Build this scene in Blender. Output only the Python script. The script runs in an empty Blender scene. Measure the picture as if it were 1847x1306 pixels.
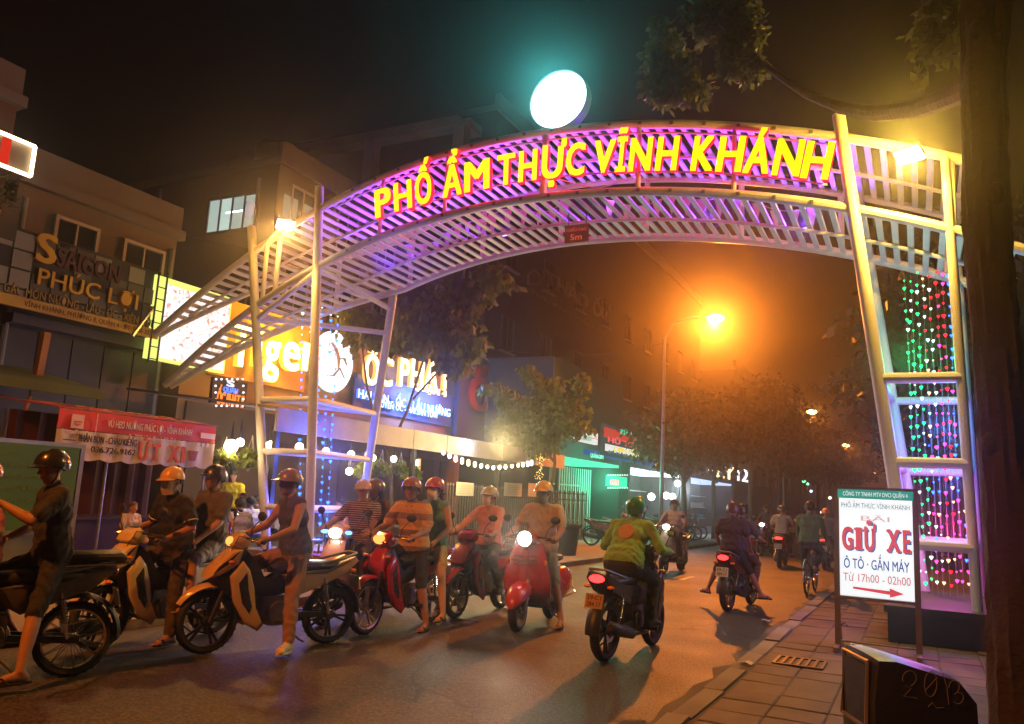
import bpy, math, random
import numpy as np
from mathutils import Matrix, Vector
S = bpy.context.scene
COL = S.collection
R_ = math.radians
rnd = random.Random(7)
nrg = np.random.default_rng(11)

# ------------------------------------------------------------------ camera, sky, moonlight, exposure
F, CX, CY, CAMZ = 1450.0, 923.5, 653.0, 1.5          # focal length and centre in photo pixels, eye height
VPX, VPY, ROLL = 1656.0, 930.0, R_(3.0)              # where the street vanishes, tilt of the horizon
_d = np.array([VPX - CX, -(VPY - CY), F]); _d /= np.linalg.norm(_d)
_z = np.cross(np.array([math.cos(ROLL), -math.sin(ROLL), 0]), _d); _z /= np.linalg.norm(_z)
if _z[1] < 0: _z = -_z
CAMR = np.stack([-np.cross(_d, _z), _d, _z])         # rows: world X (across the street), Y (along it), Z (up)
CAMC = np.array([0, 0, CAMZ])
cam_d = bpy.data.cameras.new('camera'); cam = bpy.data.objects.new('camera', cam_d); COL.objects.link(cam)
_m = np.eye(4); _m[:3, 0] = CAMR[:, 0]; _m[:3, 1] = CAMR[:, 1]; _m[:3, 2] = -CAMR[:, 2]; _m[:3, 3] = CAMC
cam.matrix_world = Matrix(_m.tolist())
cam_d.sensor_fit = 'HORIZONTAL'; cam_d.sensor_width = 36; cam_d.lens = F / 1847 * 36
cam_d.clip_start = 0.05; cam_d.clip_end = 3000
S.camera = cam

W = bpy.data.worlds.new('World'); S.world = W; W.use_nodes = True
_nt = W.node_tree; _bg = _nt.nodes['Background']
_sky = _nt.nodes.new('ShaderNodeTexSky'); _sky.sky_type = 'NISHITA'; _sky.sun_disc = False
_sky.sun_elevation = R_(1.0); _sky.sun_rotation = R_(140); _sky.dust_density = 4
_hs = _nt.nodes.new('ShaderNodeHueSaturation'); _hs.inputs['Saturation'].default_value = 0.25
_nt.links.new(_sky.outputs[0], _hs.inputs['Color']); _nt.links.new(_hs.outputs[0], _bg.inputs[0])
_bg.inputs[1].default_value = 0.0012
_sd = bpy.data.lights.new('moonlight', 'SUN'); _sd.energy = 0.004; _sd.angle = R_(0.5); _sd.color = (1, .95, .9)
_so = bpy.data.objects.new('moonlight', _sd); COL.objects.link(_so); _so.rotation_euler = (R_(60), 0, R_(140))
S.view_settings.view_transform = 'Standard'; S.view_settings.look = 'None'
S.view_settings.exposure = -0.38; S.view_settings.gamma = 1; S.view_settings.use_curve_mapping = False
S.render.engine = 'CYCLES'
S.cycles.use_denoising = True; S.cycles.max_bounces = 5; S.cycles.volume_bounces = 0
S.cycles.sample_clamp_indirect = 3; S.cycles.caustics_reflective = False; S.cycles.caustics_refractive = False
HAZE_DENSITY = 0.0036

# ------------------------------------------------------------------ pixel <-> place helpers
def ray(u, v): return CAMR @ np.array([u - CX, -(v - CY), F]) / F
def on_ground(u, v, z=0): r = ray(u, v); return CAMC + r * ((z - CAMZ) / r[2])
def on_x(u, v, X): r = ray(u, v); return CAMC + r * (X / r[0])
def on_y(u, v, Y): r = ray(u, v); return CAMC + r * (Y / r[1])
# ------------------------------------------------------------------ mesh helpers
def nrm(v):
    v = np.asarray(v, float); n = np.linalg.norm(v); return v / n if n > 1e-9 else v
def A(*v): return np.array(v, float)
def rotz(a): c, s = math.cos(a), math.sin(a); return np.array([[c, -s, 0], [s, c, 0], [0, 0, 1.]])
def roty(a): c, s = math.cos(a), math.sin(a); return np.array([[c, 0, s], [0, 1, 0], [-s, 0, c]])
def rotx(a): c, s = math.cos(a), math.sin(a); return np.array([[1, 0, 0], [0, c, -s], [0, s, c]])
class MB:
    def __init__(s): s.v = []; s.f = []; s.m = []; s.n = 0
    def add(s, v, f, mi=0):
        v = np.asarray(v, float); s.v.append(v)
        k = s.n
        for q in f: s.f.append([i + k for i in q]); s.m.append(mi)
        s.n += len(v); return s
    def box(s, c, d, mi=0, rot=None, taper=1.0):
        h = np.asarray(d, float) / 2
        v = np.array([[x * h[0] * (taper if z > 0 else 1), y * h[1] * (taper if z > 0 else 1), z * h[2]] for z in (-1, 1) for y in (-1, 1) for x in (-1, 1)])
        if rot is not None: v = v @ np.asarray(rot).T
        return s.add(v + np.asarray(c, float), [(0, 2, 3, 1), (4, 5, 7, 6), (0, 1, 5, 4), (2, 6, 7, 3), (0, 4, 6, 2), (1, 3, 7, 5)], mi)
    def bar(s, a, b, w, h, mi=0, up=(0, 0, 1)):
        a = np.asarray(a, float); b = np.asarray(b, float); x = nrm(b - a); up = (1, 0, 0) if abs(np.dot(up, x)) > .98 else up; y = nrm(np.cross(up, x)); z = np.cross(x, y)
        return s.box((a + b) / 2, (np.linalg.norm(b - a), w, h), mi, np.stack([x, y, z], 1))
    def tube(s, pts, r, n=8, mi=0, cap=True, flat=1.0):
        p = np.asarray(pts, float); k = len(p); r = np.broadcast_to(np.asarray(r, float), (k,))
        t = np.gradient(p, axis=0); t /= np.maximum(np.linalg.norm(t, axis=1, keepdims=True), 1e-9)
        u = nrm(np.cross(t[0], (0, 0, 1) if abs(t[0][2]) < .9 else (1, 0, 0)))
        an = np.arange(n) * 2 * math.pi / n; V = []
        for i in range(k):
            u = nrm(u - t[i] * np.dot(u, t[i])); w = np.cross(t[i], u)
            V.append(p[i] + r[i] * (np.cos(an)[:, None] * u + flat * np.sin(an)[:, None] * w))
        return s.rings(V, mi, cap)
    def rings(s, V, mi=0, cap=True, close=False):
        k = len(V); n = len(V[0]); f = []
        for i in range(k if close else k - 1):
            for j in range(n):
                a, b = i * n + j, i * n + (j + 1) % n; c = ((i + 1) % k) * n
                f.append((a, b, c + (j + 1) % n, c + j))
        if cap and not close: f.append(tuple(range(n))[::-1]); f.append(tuple((k - 1) * n + j for j in range(n)))
        return s.add(np.concatenate(V), f, mi)
    def lathe(s, prof, n=20, mi=0, M=None, o=(0, 0, 0), close=False, cap=False):
        V = []
        for r, h in prof:
            an = np.arange(n) * 2 * math.pi / n
            q = np.stack([r * np.cos(an), r * np.sin(an), np.full(n, h)], 1)
            if M is not None: q = q @ np.asarray(M).T
            V.append(q + np.asarray(o, float))
        return s.rings(V, mi, cap, close)
    def ell(s, c, d, nu=12, nv=8, mi=0, rot=None):
        V = []
        for i in range(1, nv):
            th = math.pi * i / nv; an = np.arange(nu) * 2 * math.pi / nu
            V.append(np.stack([d[0] * math.sin(th) * np.cos(an), d[1] * math.sin(th) * np.sin(an), np.full(nu, d[2] * math.cos(th))], 1))
        P = np.concatenate(V + [np.array([[0, 0, d[2]], [0, 0, -d[2]]])])
        if rot is not None: P = P @ np.asarray(rot).T
        f = []
        for i in range(nv - 2):
            for j in range(nu): f.append((i * nu + j, (i + 1) * nu + j, (i + 1) * nu + (j + 1) % nu, i * nu + (j + 1) % nu))
        t = (nv - 1) * nu
        for j in range(nu): f.append((t, j, (j + 1) % nu)); f.append((t + 1, (nv - 2) * nu + (j + 1) % nu, (nv - 2) * nu + j))
        return s.add(P + np.asarray(c, float), f, mi)
    def puff(s, poly, w, inset=.82, y0=0.0, mi=0, wtop=None):
        """side outline in (x, z) given thickness in y, its flanks drawn in"""
        p = np.asarray(poly, float); c = p.mean(0); q = c + (p - c) * inset; q2 = c + (p - c) * inset * .55
        w = np.broadcast_to(np.asarray(w, float), (len(p),))
        def ring(pp, y): return np.stack([pp[:, 0], y, pp[:, 1]], 1)
        V = [ring(q2, y0 - w * 1.06), ring(q, y0 - w), ring(c + (p - c) * .96, y0 - w * .78), ring(p, y0 - w * .45), ring(p, y0 + w * .45), ring(c + (p - c) * .96, y0 + w * .78), ring(q, y0 + w), ring(q2, y0 + w * 1.06)]
        return s.rings(V, mi, True)
    def loft(s, secs, n=14, mi=0, e=2.6, axis='x'):
        """secs: (pos, centre_z, half_y, half_z) rounded sections along x"""
        V = []
        for sec in secs:
            x, cz, hy, hz = sec[:4]; an = np.arange(n) * 2 * math.pi / n
            c, q = np.cos(an), np.sin(an)
            y = hy * np.sign(c) * np.abs(c) ** (2 / e); z = cz + hz * np.sign(q) * np.abs(q) ** (2 / e)
            V.append(np.stack([np.full(n, x), y, z], 1))
        return s.rings(V, mi, True)
    def sheet(s, G, th, mi=0):
        """grid of points thickened along its normals"""
        G = np.asarray(G, float); nu, nv = G.shape[:2]
        N = np.cross(np.gradient(G, axis=0), np.gradient(G, axis=1)); N /= np.maximum(np.linalg.norm(N, axis=2, keepdims=True), 1e-9)
        V = np.concatenate([(G + N * th / 2).reshape(-1, 3), (G - N * th / 2).reshape(-1, 3)]); k = nu * nv; f = []
        for i in range(nu - 1):
            for j in range(nv - 1):
                a = i * nv + j; f.append((a, a + 1, a + nv + 1, a + nv)); f.append((k + a, k + a + nv, k + a + nv + 1, k + a + 1))
        ed = [(i * nv, (i + 1) * nv) for i in range(nu - 1)] + [((i + 1) * nv + nv - 1, i * nv + nv - 1) for i in range(nu - 1)] + [(j + 1, j) for j in range(nv - 1)] + [((nu - 1) * nv + j, (nu - 1) * nv + j + 1) for j in range(nv - 1)]
        for a, b in ed: f.append((a, b, b + k, a + k))
        return s.add(V, f, mi)
    def text(s, body, h, o=(0, 0, 0), M=None, w=None, depth=.006, bold=0.0, mi=0, align='C', shear=0, side=None):
        V, Fc, lay = glyphs(body, bold, shear, depth > 0)
        V = V.copy(); V[:, :2] *= h / .682
        a, b = V[:, 0].min(), V[:, 0].max()
        if w: V[:, 0] *= w / (b - a); a, b = V[:, 0].min(), V[:, 0].max()
        V[:, 0] -= {'C': (a + b) / 2, 'L': a, 'R': b}[align]
        V[:, 2] *= depth
        if M is not None: V = V @ np.asarray(M).T
        k = s.n; s.v.append(V + np.asarray(o, float)); s.n += len(V)
        for q, z in zip(Fc, lay): s.f.append([i + k for i in q]); s.m.append(mi if (z or side is None) else side)
        return s
    def mesh(s, name, mats, smooth=True, ang=35):
        me = bpy.data.meshes.new(name)
        V = np.concatenate(s.v) if s.v else np.zeros((0, 3))
        me.from_pydata(V.tolist(), [], s.f)
        for m in (mats if isinstance(mats, (list, tuple)) else [mats]): me.materials.append(m)
        if any(s.m): me.polygons.foreach_set('material_index', s.m)
        if smooth:
            me.polygons.foreach_set('use_smooth', [True] * len(me.polygons)); me.set_sharp_from_angle(angle=R_(ang))
        me.update(); return me
    def build(s, name, mats, parent=None, smooth=True, ang=35, **kw):
        return obj(name, s.mesh(name, mats, smooth, ang), parent, **kw)
_gl = {}
def glyphs(body, bold, shear, deep):
    k = (body, bold, shear, deep)
    if k not in _gl:
        c = bpy.data.curves.new('lettering', 'FONT'); c.body = body; c.shear = shear; c.resolution_u = 3
        if deep: c.extrude = .5
        o = bpy.data.objects.new('lettering', c); m = o.to_mesh()
        V = np.array([v.co for v in m.vertices]); Fc = [tuple(p.vertices) for p in m.polygons]
        if deep: V[:, 2] += .5
        lay = [V[list(q), 2].min() > .9 if deep else True for q in Fc]
        if bold:                                      # thicker strokes: the same glyph struck several times, each a hair behind the other
            Vs, Fs, n = [], [], len(V)
            for i, (dx, dy) in enumerate(((-1, .6), (1, .6), (-1, -.6), (1, -.6), (0, 0))): Vs.append((V + A(dx * bold, dy * bold * .8, 0)) * A(1, 1, 1 - .012 * i)); Fs += [tuple(q + n * i for q in f) for f in Fc]
            V, Fc, lay = np.concatenate(Vs), Fs, lay * 5
        _gl[k] = (V, Fc, lay); o.to_mesh_clear(); bpy.data.objects.remove(o); bpy.data.curves.remove(c)
    return _gl[k]
MX = np.array([[0, 0, 1.], [1, 0, 0], [0, 1, 0]])     # sign plane facing the street (+X): columns right=+Y, up=+Z, out=+X
MY = np.array([[1., 0, 0], [0, 0, -1], [0, 1, 0]])    # sign plane facing the camera side (-Y)
def tag(o, label=None, cat=None, group=None, kind=None):
    if label: o['label'] = label
    if cat: o['category'] = cat
    if group: o['group'] = group
    if kind: o['kind'] = kind
    return o
def obj(name, me, parent=None, label=None, cat=None, group=None, kind=None, loc=None):
    o = bpy.data.objects.new(name, me); COL.objects.link(o)
    if parent: o.parent = parent
    if loc is not None: o.location = loc
    return tag(o, label, cat, group, kind)
def thing(name, label, cat, loc=(0, 0, 0), rz=0.0, group=None):
    o = bpy.data.objects.new(name, None); COL.objects.link(o); o.location = loc; o.rotation_euler = (0, 0, rz); o.empty_display_size = .2
    return tag(o, label, cat, group)
def dup(o, loc=None, rz=None, label=None, parent=None, scale=None, group=None):
    c = o.copy(); COL.objects.link(c)
    if parent: c.parent = parent
    if loc is not None: c.location = loc
    if rz is not None: c.rotation_euler = (0, 0, rz)
    if scale is not None: c.scale = (scale,) * 3
    if label: c['label'] = label
    if group: c['group'] = group
    for ch in o.children: dup(ch, parent=c)
    return c
def fast_mesh(name, V, Q, mats):
    me = bpy.data.meshes.new(name); n = len(V); k = len(Q)
    me.vertices.add(n); me.vertices.foreach_set('co', np.asarray(V, np.float32).ravel())
    me.loops.add(k * 4); me.loops.foreach_set('vertex_index', np.asarray(Q, np.int32).ravel())
    me.polygons.add(k); me.polygons.foreach_set('loop_start', np.arange(0, k * 4, 4, dtype=np.int32))
    me.update(calc_edges=True); me.materials.append(mats); return me

# ------------------------------------------------------------------ materials
def mat(name, col, rough=.5, metal=0, var=.18, sc=6.0, bump=0.0, bsc=60.0, coat=0.0, em=None, es=0.0, rv=.15, dirt=0.0, alpha=None):
    m = bpy.data.materials.new(name); m.use_nodes = True; nt = m.node_tree; b = nt.nodes['Principled BSDF']; L = nt.links
    tc = nt.nodes.new('ShaderNodeTexCoord'); no = nt.nodes.new('ShaderNodeTexNoise'); no.inputs['Scale'].default_value = sc; no.inputs['Detail'].default_value = 6
    L.new(tc.outputs['Object'], no.inputs['Vector'])
    mx = nt.nodes.new('ShaderNodeMixRGB'); c = A(*col)
    mx.inputs[1].default_value = (*np.clip(c * (1 - var), 0, 1), 1); mx.inputs[2].default_value = (*np.clip(c * (1 + var), 0, 1), 1)
    L.new(no.outputs['Fac'], mx.inputs[0]); out = mx.outputs[0]
    if dirt:
        n2 = nt.nodes.new('ShaderNodeTexNoise'); n2.inputs['Scale'].default_value = sc * .35; n2.inputs['Detail'].default_value = 8
        L.new(tc.outputs['Object'], n2.inputs['Vector'])
        rp = nt.nodes.new('ShaderNodeValToRGB'); rp.color_ramp.elements[0].position = .42; rp.color_ramp.elements[1].position = .68
        L.new(n2.outputs['Fac'], rp.inputs[0])
        ml = nt.nodes.new('ShaderNodeMath'); ml.operation = 'MULTIPLY'; ml.inputs[1].default_value = dirt; L.new(rp.outputs[0], ml.inputs[0])
        m3 = nt.nodes.new('ShaderNodeMixRGB'); m3.inputs[2].default_value = (*(c * .35 + A(.02, .015, .01)), 1)
        L.new(ml.outputs[0], m3.inputs[0]); L.new(out, m3.inputs[1]); out = m3.outputs[0]
    L.new(out, b.inputs['Base Color'])
    mr = nt.nodes.new('ShaderNodeMapRange'); mr.inputs[3].default_value = max(.03, rough - rv); mr.inputs[4].default_value = min(1, rough + rv)
    L.new(no.outputs['Fac'], mr.inputs[0]); L.new(mr.outputs[0], b.inputs['Roughness'])
    b.inputs['Metallic'].default_value = metal; b.inputs['Coat Weight'].default_value = coat; b.inputs['Coat Roughness'].default_value = .08
    if bump:
        nb = nt.nodes.new('ShaderNodeTexNoise'); nb.inputs['Scale'].default_value = bsc; nb.inputs['Detail'].default_value = 4
        L.new(tc.outputs['Object'], nb.inputs['Vector']); bp = nt.nodes.new('ShaderNodeBump'); bp.inputs['Strength'].default_value = bump; bp.inputs['Distance'].default_value = .02
        L.new(nb.outputs['Fac'], bp.inputs['Height']); L.new(bp.outputs[0], b.inputs['Normal'])
    if em: b.inputs['Emission Color'].default_value = (*em, 1); b.inputs['Emission Strength'].default_value = es
    return m
def glow(name, col, st, samp=False):
    m = bpy.data.materials.new(name); m.use_nodes = True; nt = m.node_tree; nt.nodes.clear()
    e = nt.nodes.new('ShaderNodeEmission'); o = nt.nodes.new('ShaderNodeOutputMaterial'); e.inputs[0].default_value = (*col, 1); e.inputs[1].default_value = st
    nt.links.new(e.outputs[0], o.inputs[0]); m.cycles.emission_sampling = 'AUTO' if samp else 'NONE'; return m
def bands(name, c1, c2, scale, duty=.5, rough=.85, phase=0.0):
    """cloth or paint in level stripes"""
    m = mat(name, c1, rough, bump=.15, bsc=90); nt = m.node_tree; b = nt.nodes['Principled BSDF']
    tc = nt.nodes.new('ShaderNodeTexCoord'); sp = nt.nodes.new('ShaderNodeSeparateXYZ'); nt.links.new(tc.outputs['Object'], sp.inputs[0])
    a = nt.nodes.new('ShaderNodeMath'); a.operation = 'MULTIPLY_ADD'; a.inputs[1].default_value = scale; a.inputs[2].default_value = phase
    fr = nt.nodes.new('ShaderNodeMath'); fr.operation = 'FRACT'; gt = nt.nodes.new('ShaderNodeMath'); gt.operation = 'GREATER_THAN'; gt.inputs[1].default_value = duty
    mx = nt.nodes.new('ShaderNodeMixRGB'); mx.inputs[1].default_value = (*c1, 1); mx.inputs[2].default_value = (*c2, 1)
    nt.links.new(sp.outputs['Z'], a.inputs[0]); nt.links.new(a.outputs[0], fr.inputs[0]); nt.links.new(fr.outputs[0], gt.inputs[0]); nt.links.new(gt.outputs[0], mx.inputs[0])
    nt.links.new(mx.outputs[0], b.inputs['Base Color']); return m
def lamp(name, kind, energy, col, loc, parent=None, size=.1, spot=None, aim=None, blend=.6):
    d = bpy.data.lights.new(name, kind); d.energy = energy; d.color = col
    if kind in ('POINT', 'SPOT'): d.shadow_soft_size = size
    if kind == 'SPOT': d.spot_size = R_(spot); d.spot_blend = blend
    if kind == 'AREA': d.size = size
    o = bpy.data.objects.new(name, d); COL.objects.link(o); o.location = loc
    if aim is not None: o.rotation_euler = (Vector(aim) - Vector(loc)).to_track_quat('-Z', 'Y').to_euler()
    if parent: o.parent = parent
    return o

asphalt = mat('asphalt', (.046, .041, .037), .5, var=.45, sc=.9, bump=.7, bsc=120, dirt=.45, rv=.22)
def weather_asphalt(m):
    nt = m.node_tree; L = nt.links; b = nt.nodes['Principled BSDF']; src = b.inputs['Base Color'].links[0].from_socket
    tc = nt.nodes.new('ShaderNodeTexCoord'); wn = nt.nodes.new('ShaderNodeTexNoise'); wn.inputs['Scale'].default_value = 1.6; wn.inputs['Detail'].default_value = 5
    L.new(tc.outputs['Object'], wn.inputs['Vector'])
    ad = nt.nodes.new('ShaderNodeMixRGB'); ad.blend_type = 'ADD'; ad.inputs[0].default_value = .55; L.new(tc.outputs['Object'], ad.inputs[1]); L.new(wn.outputs['Color'], ad.inputs[2])
    vo = nt.nodes.new('ShaderNodeTexVoronoi'); vo.feature = 'DISTANCE_TO_EDGE'; vo.inputs['Scale'].default_value = .42; L.new(ad.outputs[0], vo.inputs['Vector'])
    lt = nt.nodes.new('ShaderNodeMath'); lt.operation = 'LESS_THAN'; lt.inputs[1].default_value = .009; L.new(vo.outputs['Distance'], lt.inputs[0])
    pn = nt.nodes.new('ShaderNodeTexNoise'); pn.inputs['Scale'].default_value = .35; L.new(tc.outputs['Object'], pn.inputs['Vector'])
    gt = nt.nodes.new('ShaderNodeMath'); gt.operation = 'GREATER_THAN'; gt.inputs[1].default_value = .5; L.new(pn.outputs['Fac'], gt.inputs[0])
    mu = nt.nodes.new('ShaderNodeMath'); mu.operation = 'MULTIPLY'; L.new(lt.outputs[0], mu.inputs[0]); L.new(gt.outputs[0], mu.inputs[1])
    sp = nt.nodes.new('ShaderNodeTexNoise'); sp.inputs['Scale'].default_value = 42; sp.inputs['Detail'].default_value = 2; L.new(tc.outputs['Object'], sp.inputs['Vector'])
    rp = nt.nodes.new('ShaderNodeValToRGB'); rp.color_ramp.elements[0].position = .38; rp.color_ramp.elements[0].color = (.35, .35, .35, 1); rp.color_ramp.elements[1].position = .66; rp.color_ramp.elements[1].color = (2.4, 2.3, 2.1, 1); L.new(sp.outputs['Fac'], rp.inputs[0])
    m1 = nt.nodes.new('ShaderNodeMixRGB'); m1.blend_type = 'MULTIPLY'; m1.inputs[0].default_value = 1; L.new(src, m1.inputs[1]); L.new(rp.outputs[0], m1.inputs[2])
    m2 = nt.nodes.new('ShaderNodeMixRGB'); m2.inputs[2].default_value = (.012, .011, .01, 1); L.new(mu.outputs[0], m2.inputs[0]); L.new(m1.outputs[0], m2.inputs[1]); L.new(m2.outputs[0], b.inputs['Base Color'])
weather_asphalt(asphalt)
concrete = mat('concrete', (.26, .24, .22), .85, var=.25, sc=2.5, bump=.25, bsc=40, dirt=.5)
kerb_m = mat('kerb_concrete', (.22, .2, .18), .85, var=.3, sc=3, bump=.3, bsc=50, dirt=.6)
tile_m = mat('paving_stone', (.2, .16, .14), .75, var=.3, sc=2.2, bump=.3, bsc=70, dirt=.5)
road_paint = mat('road_paint', (.7, .68, .62), .7, var=.2, sc=9, dirt=.7)
white_steel = mat('white_steel', (.74, .72, .7), .42, var=.08, sc=3, bump=.05, bsc=30, dirt=.3)
grey_steel = mat('grey_steel', (.3, .3, .31), .4, metal=.7, var=.15, sc=8, dirt=.2)
dark_steel = mat('dark_steel', (.05, .05, .055), .45, metal=.5, var=.3, sc=10)
chrome = mat('chrome', (.72, .72, .72), .16, metal=1, var=.08, sc=8, rv=.08)
rubber = mat('rubber', (.018, .018, .018), .75, var=.3, sc=20, bump=.3, bsc=90)
black_plastic = mat('black_plastic', (.022, .022, .024), .42, var=.25, sc=14, bump=.1, bsc=200)
seat_vinyl = mat('seat_vinyl', (.03, .028, .027), .5, var=.2, sc=18, bump=.2, bsc=160)
engine_metal = mat('engine_metal', (.2, .19, .18), .45, metal=.8, var=.3, sc=15, bump=.2, bsc=60, dirt=.5)
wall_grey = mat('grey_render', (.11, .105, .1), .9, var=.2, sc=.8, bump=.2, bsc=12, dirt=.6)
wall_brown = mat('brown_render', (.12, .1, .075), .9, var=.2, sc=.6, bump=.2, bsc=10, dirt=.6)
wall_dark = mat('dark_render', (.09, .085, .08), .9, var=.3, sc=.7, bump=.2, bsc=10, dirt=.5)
wall_teal = mat('teal_render', (.12, .3, .27), .8, var=.15, sc=.8, dirt=.3)
wood = mat('dark_wood', (.11, .06, .035), .6, var=.3, sc=5, bump=.2, bsc=30)
glass_dark = mat('dark_glass', (.02, .022, .025), .08, var=.1)
bark = mat('bark', (.12, .085, .06), .9, var=.4, sc=9, bump=.9, bsc=22, dirt=.4)
leaf_a = mat('leaf_green', (.11, .16, .03), .5, var=.55, sc=1.6)
leaf_b = mat('leaf_olive', (.12, .13, .04), .5, var=.5, sc=1.8)
leaf_dark = mat('leaf_dark', (.045, .06, .022), .55, var=.5, sc=.8)
fern_m = mat('fern_leaf', (.2, .26, .03), .5, var=.4, sc=6)
def leafy(m, k=.4):
    """thin leaves let lamp light through"""
    nt = m.node_tree; b = nt.nodes['Principled BSDF']; o = nt.nodes['Material Output']; t = nt.nodes.new('ShaderNodeBsdfTranslucent'); x = nt.nodes.new('ShaderNodeMixShader'); x.inputs[0].default_value = k
    nt.links.new(b.inputs['Base Color'].links[0].from_socket, t.inputs['Color']); nt.links.new(b.outputs[0], x.inputs[1]); nt.links.new(t.outputs[0], x.inputs[2]); nt.links.new(x.outputs[0], o.inputs['Surface'])
for _m in (leaf_a, leaf_b, fern_m): leafy(_m)
leafy(leaf_dark, .25)
paper = mat('paper', (.55, .53, .5), .9, var=.1)
ink = mat('sign_ink_black', (.02, .02, .02), .7)
ink_w = mat('sign_ink_white', (.8, .78, .75), .6)
ink_red = mat('sign_ink_red', (.6, .04, .03), .6)
ink_blue = mat('sign_ink_blue', (.03, .09, .35), .6)
ink_gold = mat('sign_gold', (.75, .42, .04), .45, var=.2)
# ------------------------------------------------------------------ the setting: ground, road, pavements
RZ = -0.10                                            # road level, the pavements lie at 0
LK, RK = -7.4, -1.55                                  # kerb lines
gm = MB(); gm.add([(-90, -40, -.3), (90, -40, -.3), (90, 256, -.3), (-90, 256, -.3)], [(0, 1, 2, 3)])
gm.build('ground', mat('bare_ground', (.06, .055, .05), .95, sc=.2), kind='structure')
r = MB(); NX, NY = 12, 200
G = [[(LK + (RK - LK) * i / NX, -20 + 270 * (j / NY) ** 1.8, RZ + .02 * math.sin(math.pi * i / NX)) for j in range(NY + 1)] for i in range(NX + 1)]
r.sheet(np.array(G), .2); r.v[-1][:, 2] -= .1
road = r.build('road', asphalt, kind='structure')
def road_z(x): return RZ + .02 * math.sin(math.pi * (x - LK) / (RK - LK))
for (u0, v0, u1, v1) in ((1228, 1047, 1250, 1043), (1345, 1024, 1366, 1020), (1296, 1048, 1306, 1046), (1420, 1003, 1432, 1001)):
    a, b = on_ground(u0, v0, RZ), on_ground(u1, v1, RZ); c = (a + b) / 2; m = MB()
    ln = 1.0; x, y = c[0], c[1]; z = road_z(x) + .004
    m.add([(x - .06, y - ln / 2, z), (x + .06, y - ln / 2, z), (x + .055, y + ln / 2, z), (x - .06, y + ln / 2, z)], [(0, 1, 2, 3)])
    m.build('lane_dash', road_paint, kind='structure', smooth=False)
lp = MB(); lp.box((LK - 4.3, 95, -.09), (8.6, 230, .18)); lpav = lp.build('left_pavement', concrete, kind='structure', smooth=False)
rp = MB(); rp.box((RK + 6.25, 95, -.1), (12.5, 230, .18)); rpav = rp.build('right_pavement', mat('pavement_bed', (.07, .058, .05), .9, var=.3, sc=4, dirt=.5), kind='structure', smooth=False)
tm = []
for k in range(5):
    m = MB(); e = .392
    m.box((0, 0, -.02), (e, e, .034)); c = m.v[0]; m.v = []; m.f = []; m.m = []; m.n = 0
    q = .39 / 2; p = .37 / 2
    V = [(-q, -q, -.03), (q, -q, -.03), (q, q, -.03), (-q, q, -.03), (-q, -q, -.006), (q, -q, -.006), (q, q, -.006), (-q, q, -.006), (-p, -p, 0), (p, -p, 0), (p, p, 0), (-p, p, 0)]
    F_ = [(0, 1, 5, 4), (1, 2, 6, 5), (2, 3, 7, 6), (3, 0, 4, 7), (4, 5, 9, 8), (5, 6, 10, 9), (6, 7, 11, 10), (7, 4, 8, 11), (8, 9, 10, 11)]
    cc = A(.085, .068, .058) * (.85 + .08 * k)
    m.add(V, F_); tm.append(m.mesh('paving_tile', mat('paving_stone', cc, .75, var=.3, sc=3.0 + k, bump=.35, bsc=70, dirt=.5), False))
for i in range(10):
    for j in range(29):
        o = obj('paving_tile', rnd.choice(tm), rpav, loc=(RK + .31 + .4 * i, 4.6 + .4 * j, rnd.uniform(-.007, .004)))
        o.rotation_euler = (rnd.gauss(0, .011), rnd.gauss(0, .011), rnd.choice((0, 1, 2, 3)) * math.pi / 2)
ks = MB(); ks.box((0, 0, -.075), (.16, .985, .16)); ksm = ks.mesh('kerb_stone', kerb_m, False)
for j in range(40): o = obj('kerb_stone', ksm, rpav, loc=(RK + rnd.uniform(-.012, .012), 2.5 + j, rnd.uniform(-.012, .014))); o.rotation_euler = (rnd.gauss(0, .008), rnd.gauss(0, .03), rnd.gauss(0, .012))
for j in range(40): o = obj('kerb_stone', ksm, lpav, loc=(LK, 7.5 + j, rnd.uniform(0.004, .012)))
# broken edge of the gutter: an irregular strip of old cement along the kerb
g = MB(); pts = [(RK - .12 - .14 * abs(math.sin(k * 1.7)) - .08 * rnd.random(), 3 + k * .45) for k in range(40)]
V = [];
for x, y in pts: V += [(x, y, road_z(x) + .005), (RK - .07, y, road_z(RK - .07) + .006)]
g.add(V, [(2 * i, 2 * i + 1, 2 * i + 3, 2 * i + 2) for i in range(39)]); g.build('gutter', mat('old_cement', (.1, .09, .08), .85, var=.3, sc=3, bump=.3, bsc=40, dirt=.6), kind='structure', smooth=False)

# ------------------------------------------------------------------ buildings
pane_dark = glass_dark
def wall_box(m, x0, x1, y0, y1, z0, z1, mi=0): m.box(((x0 + x1) / 2, (y0 + y1) / 2, (z0 + z1) / 2), (abs(x1 - x0), abs(y1 - y0), z1 - z0), mi)
win_frame = mat('window_frame', (.3, .29, .27), .5, metal=.2)
def window_x(parent, X, y, z, w, h, pane=None, bars=2, fm=None):
    """a window in a wall that faces the street"""
    f = MB()
    for s in (-1, 1): f.box((X + .03, y + s * (w / 2), z), (.1, .07, h + .07)); f.box((X + .032, y, z + s * h / 2), (.1, w - .07, .07))
    for k in range(1, bars): f.box((X + .03, y - w / 2 + w * k / bars, z), (.06, .04, h - .07))
    fo = f.build('window', fm or win_frame, parent, False)
    for k in range(bars):
        p = MB(); p.box((X + .012, y - w / 2 + w * (k + .5) / bars, z), (.02, w / bars - .05, h - .08)); p.build('pane', pane or pane_dark, fo, False)
    sl = MB(); sl.box((X + .07, y, z - h / 2 - .07), (.16, w + .2, .06)); sl.build('sill', concrete, fo, False)
    return fo
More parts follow.
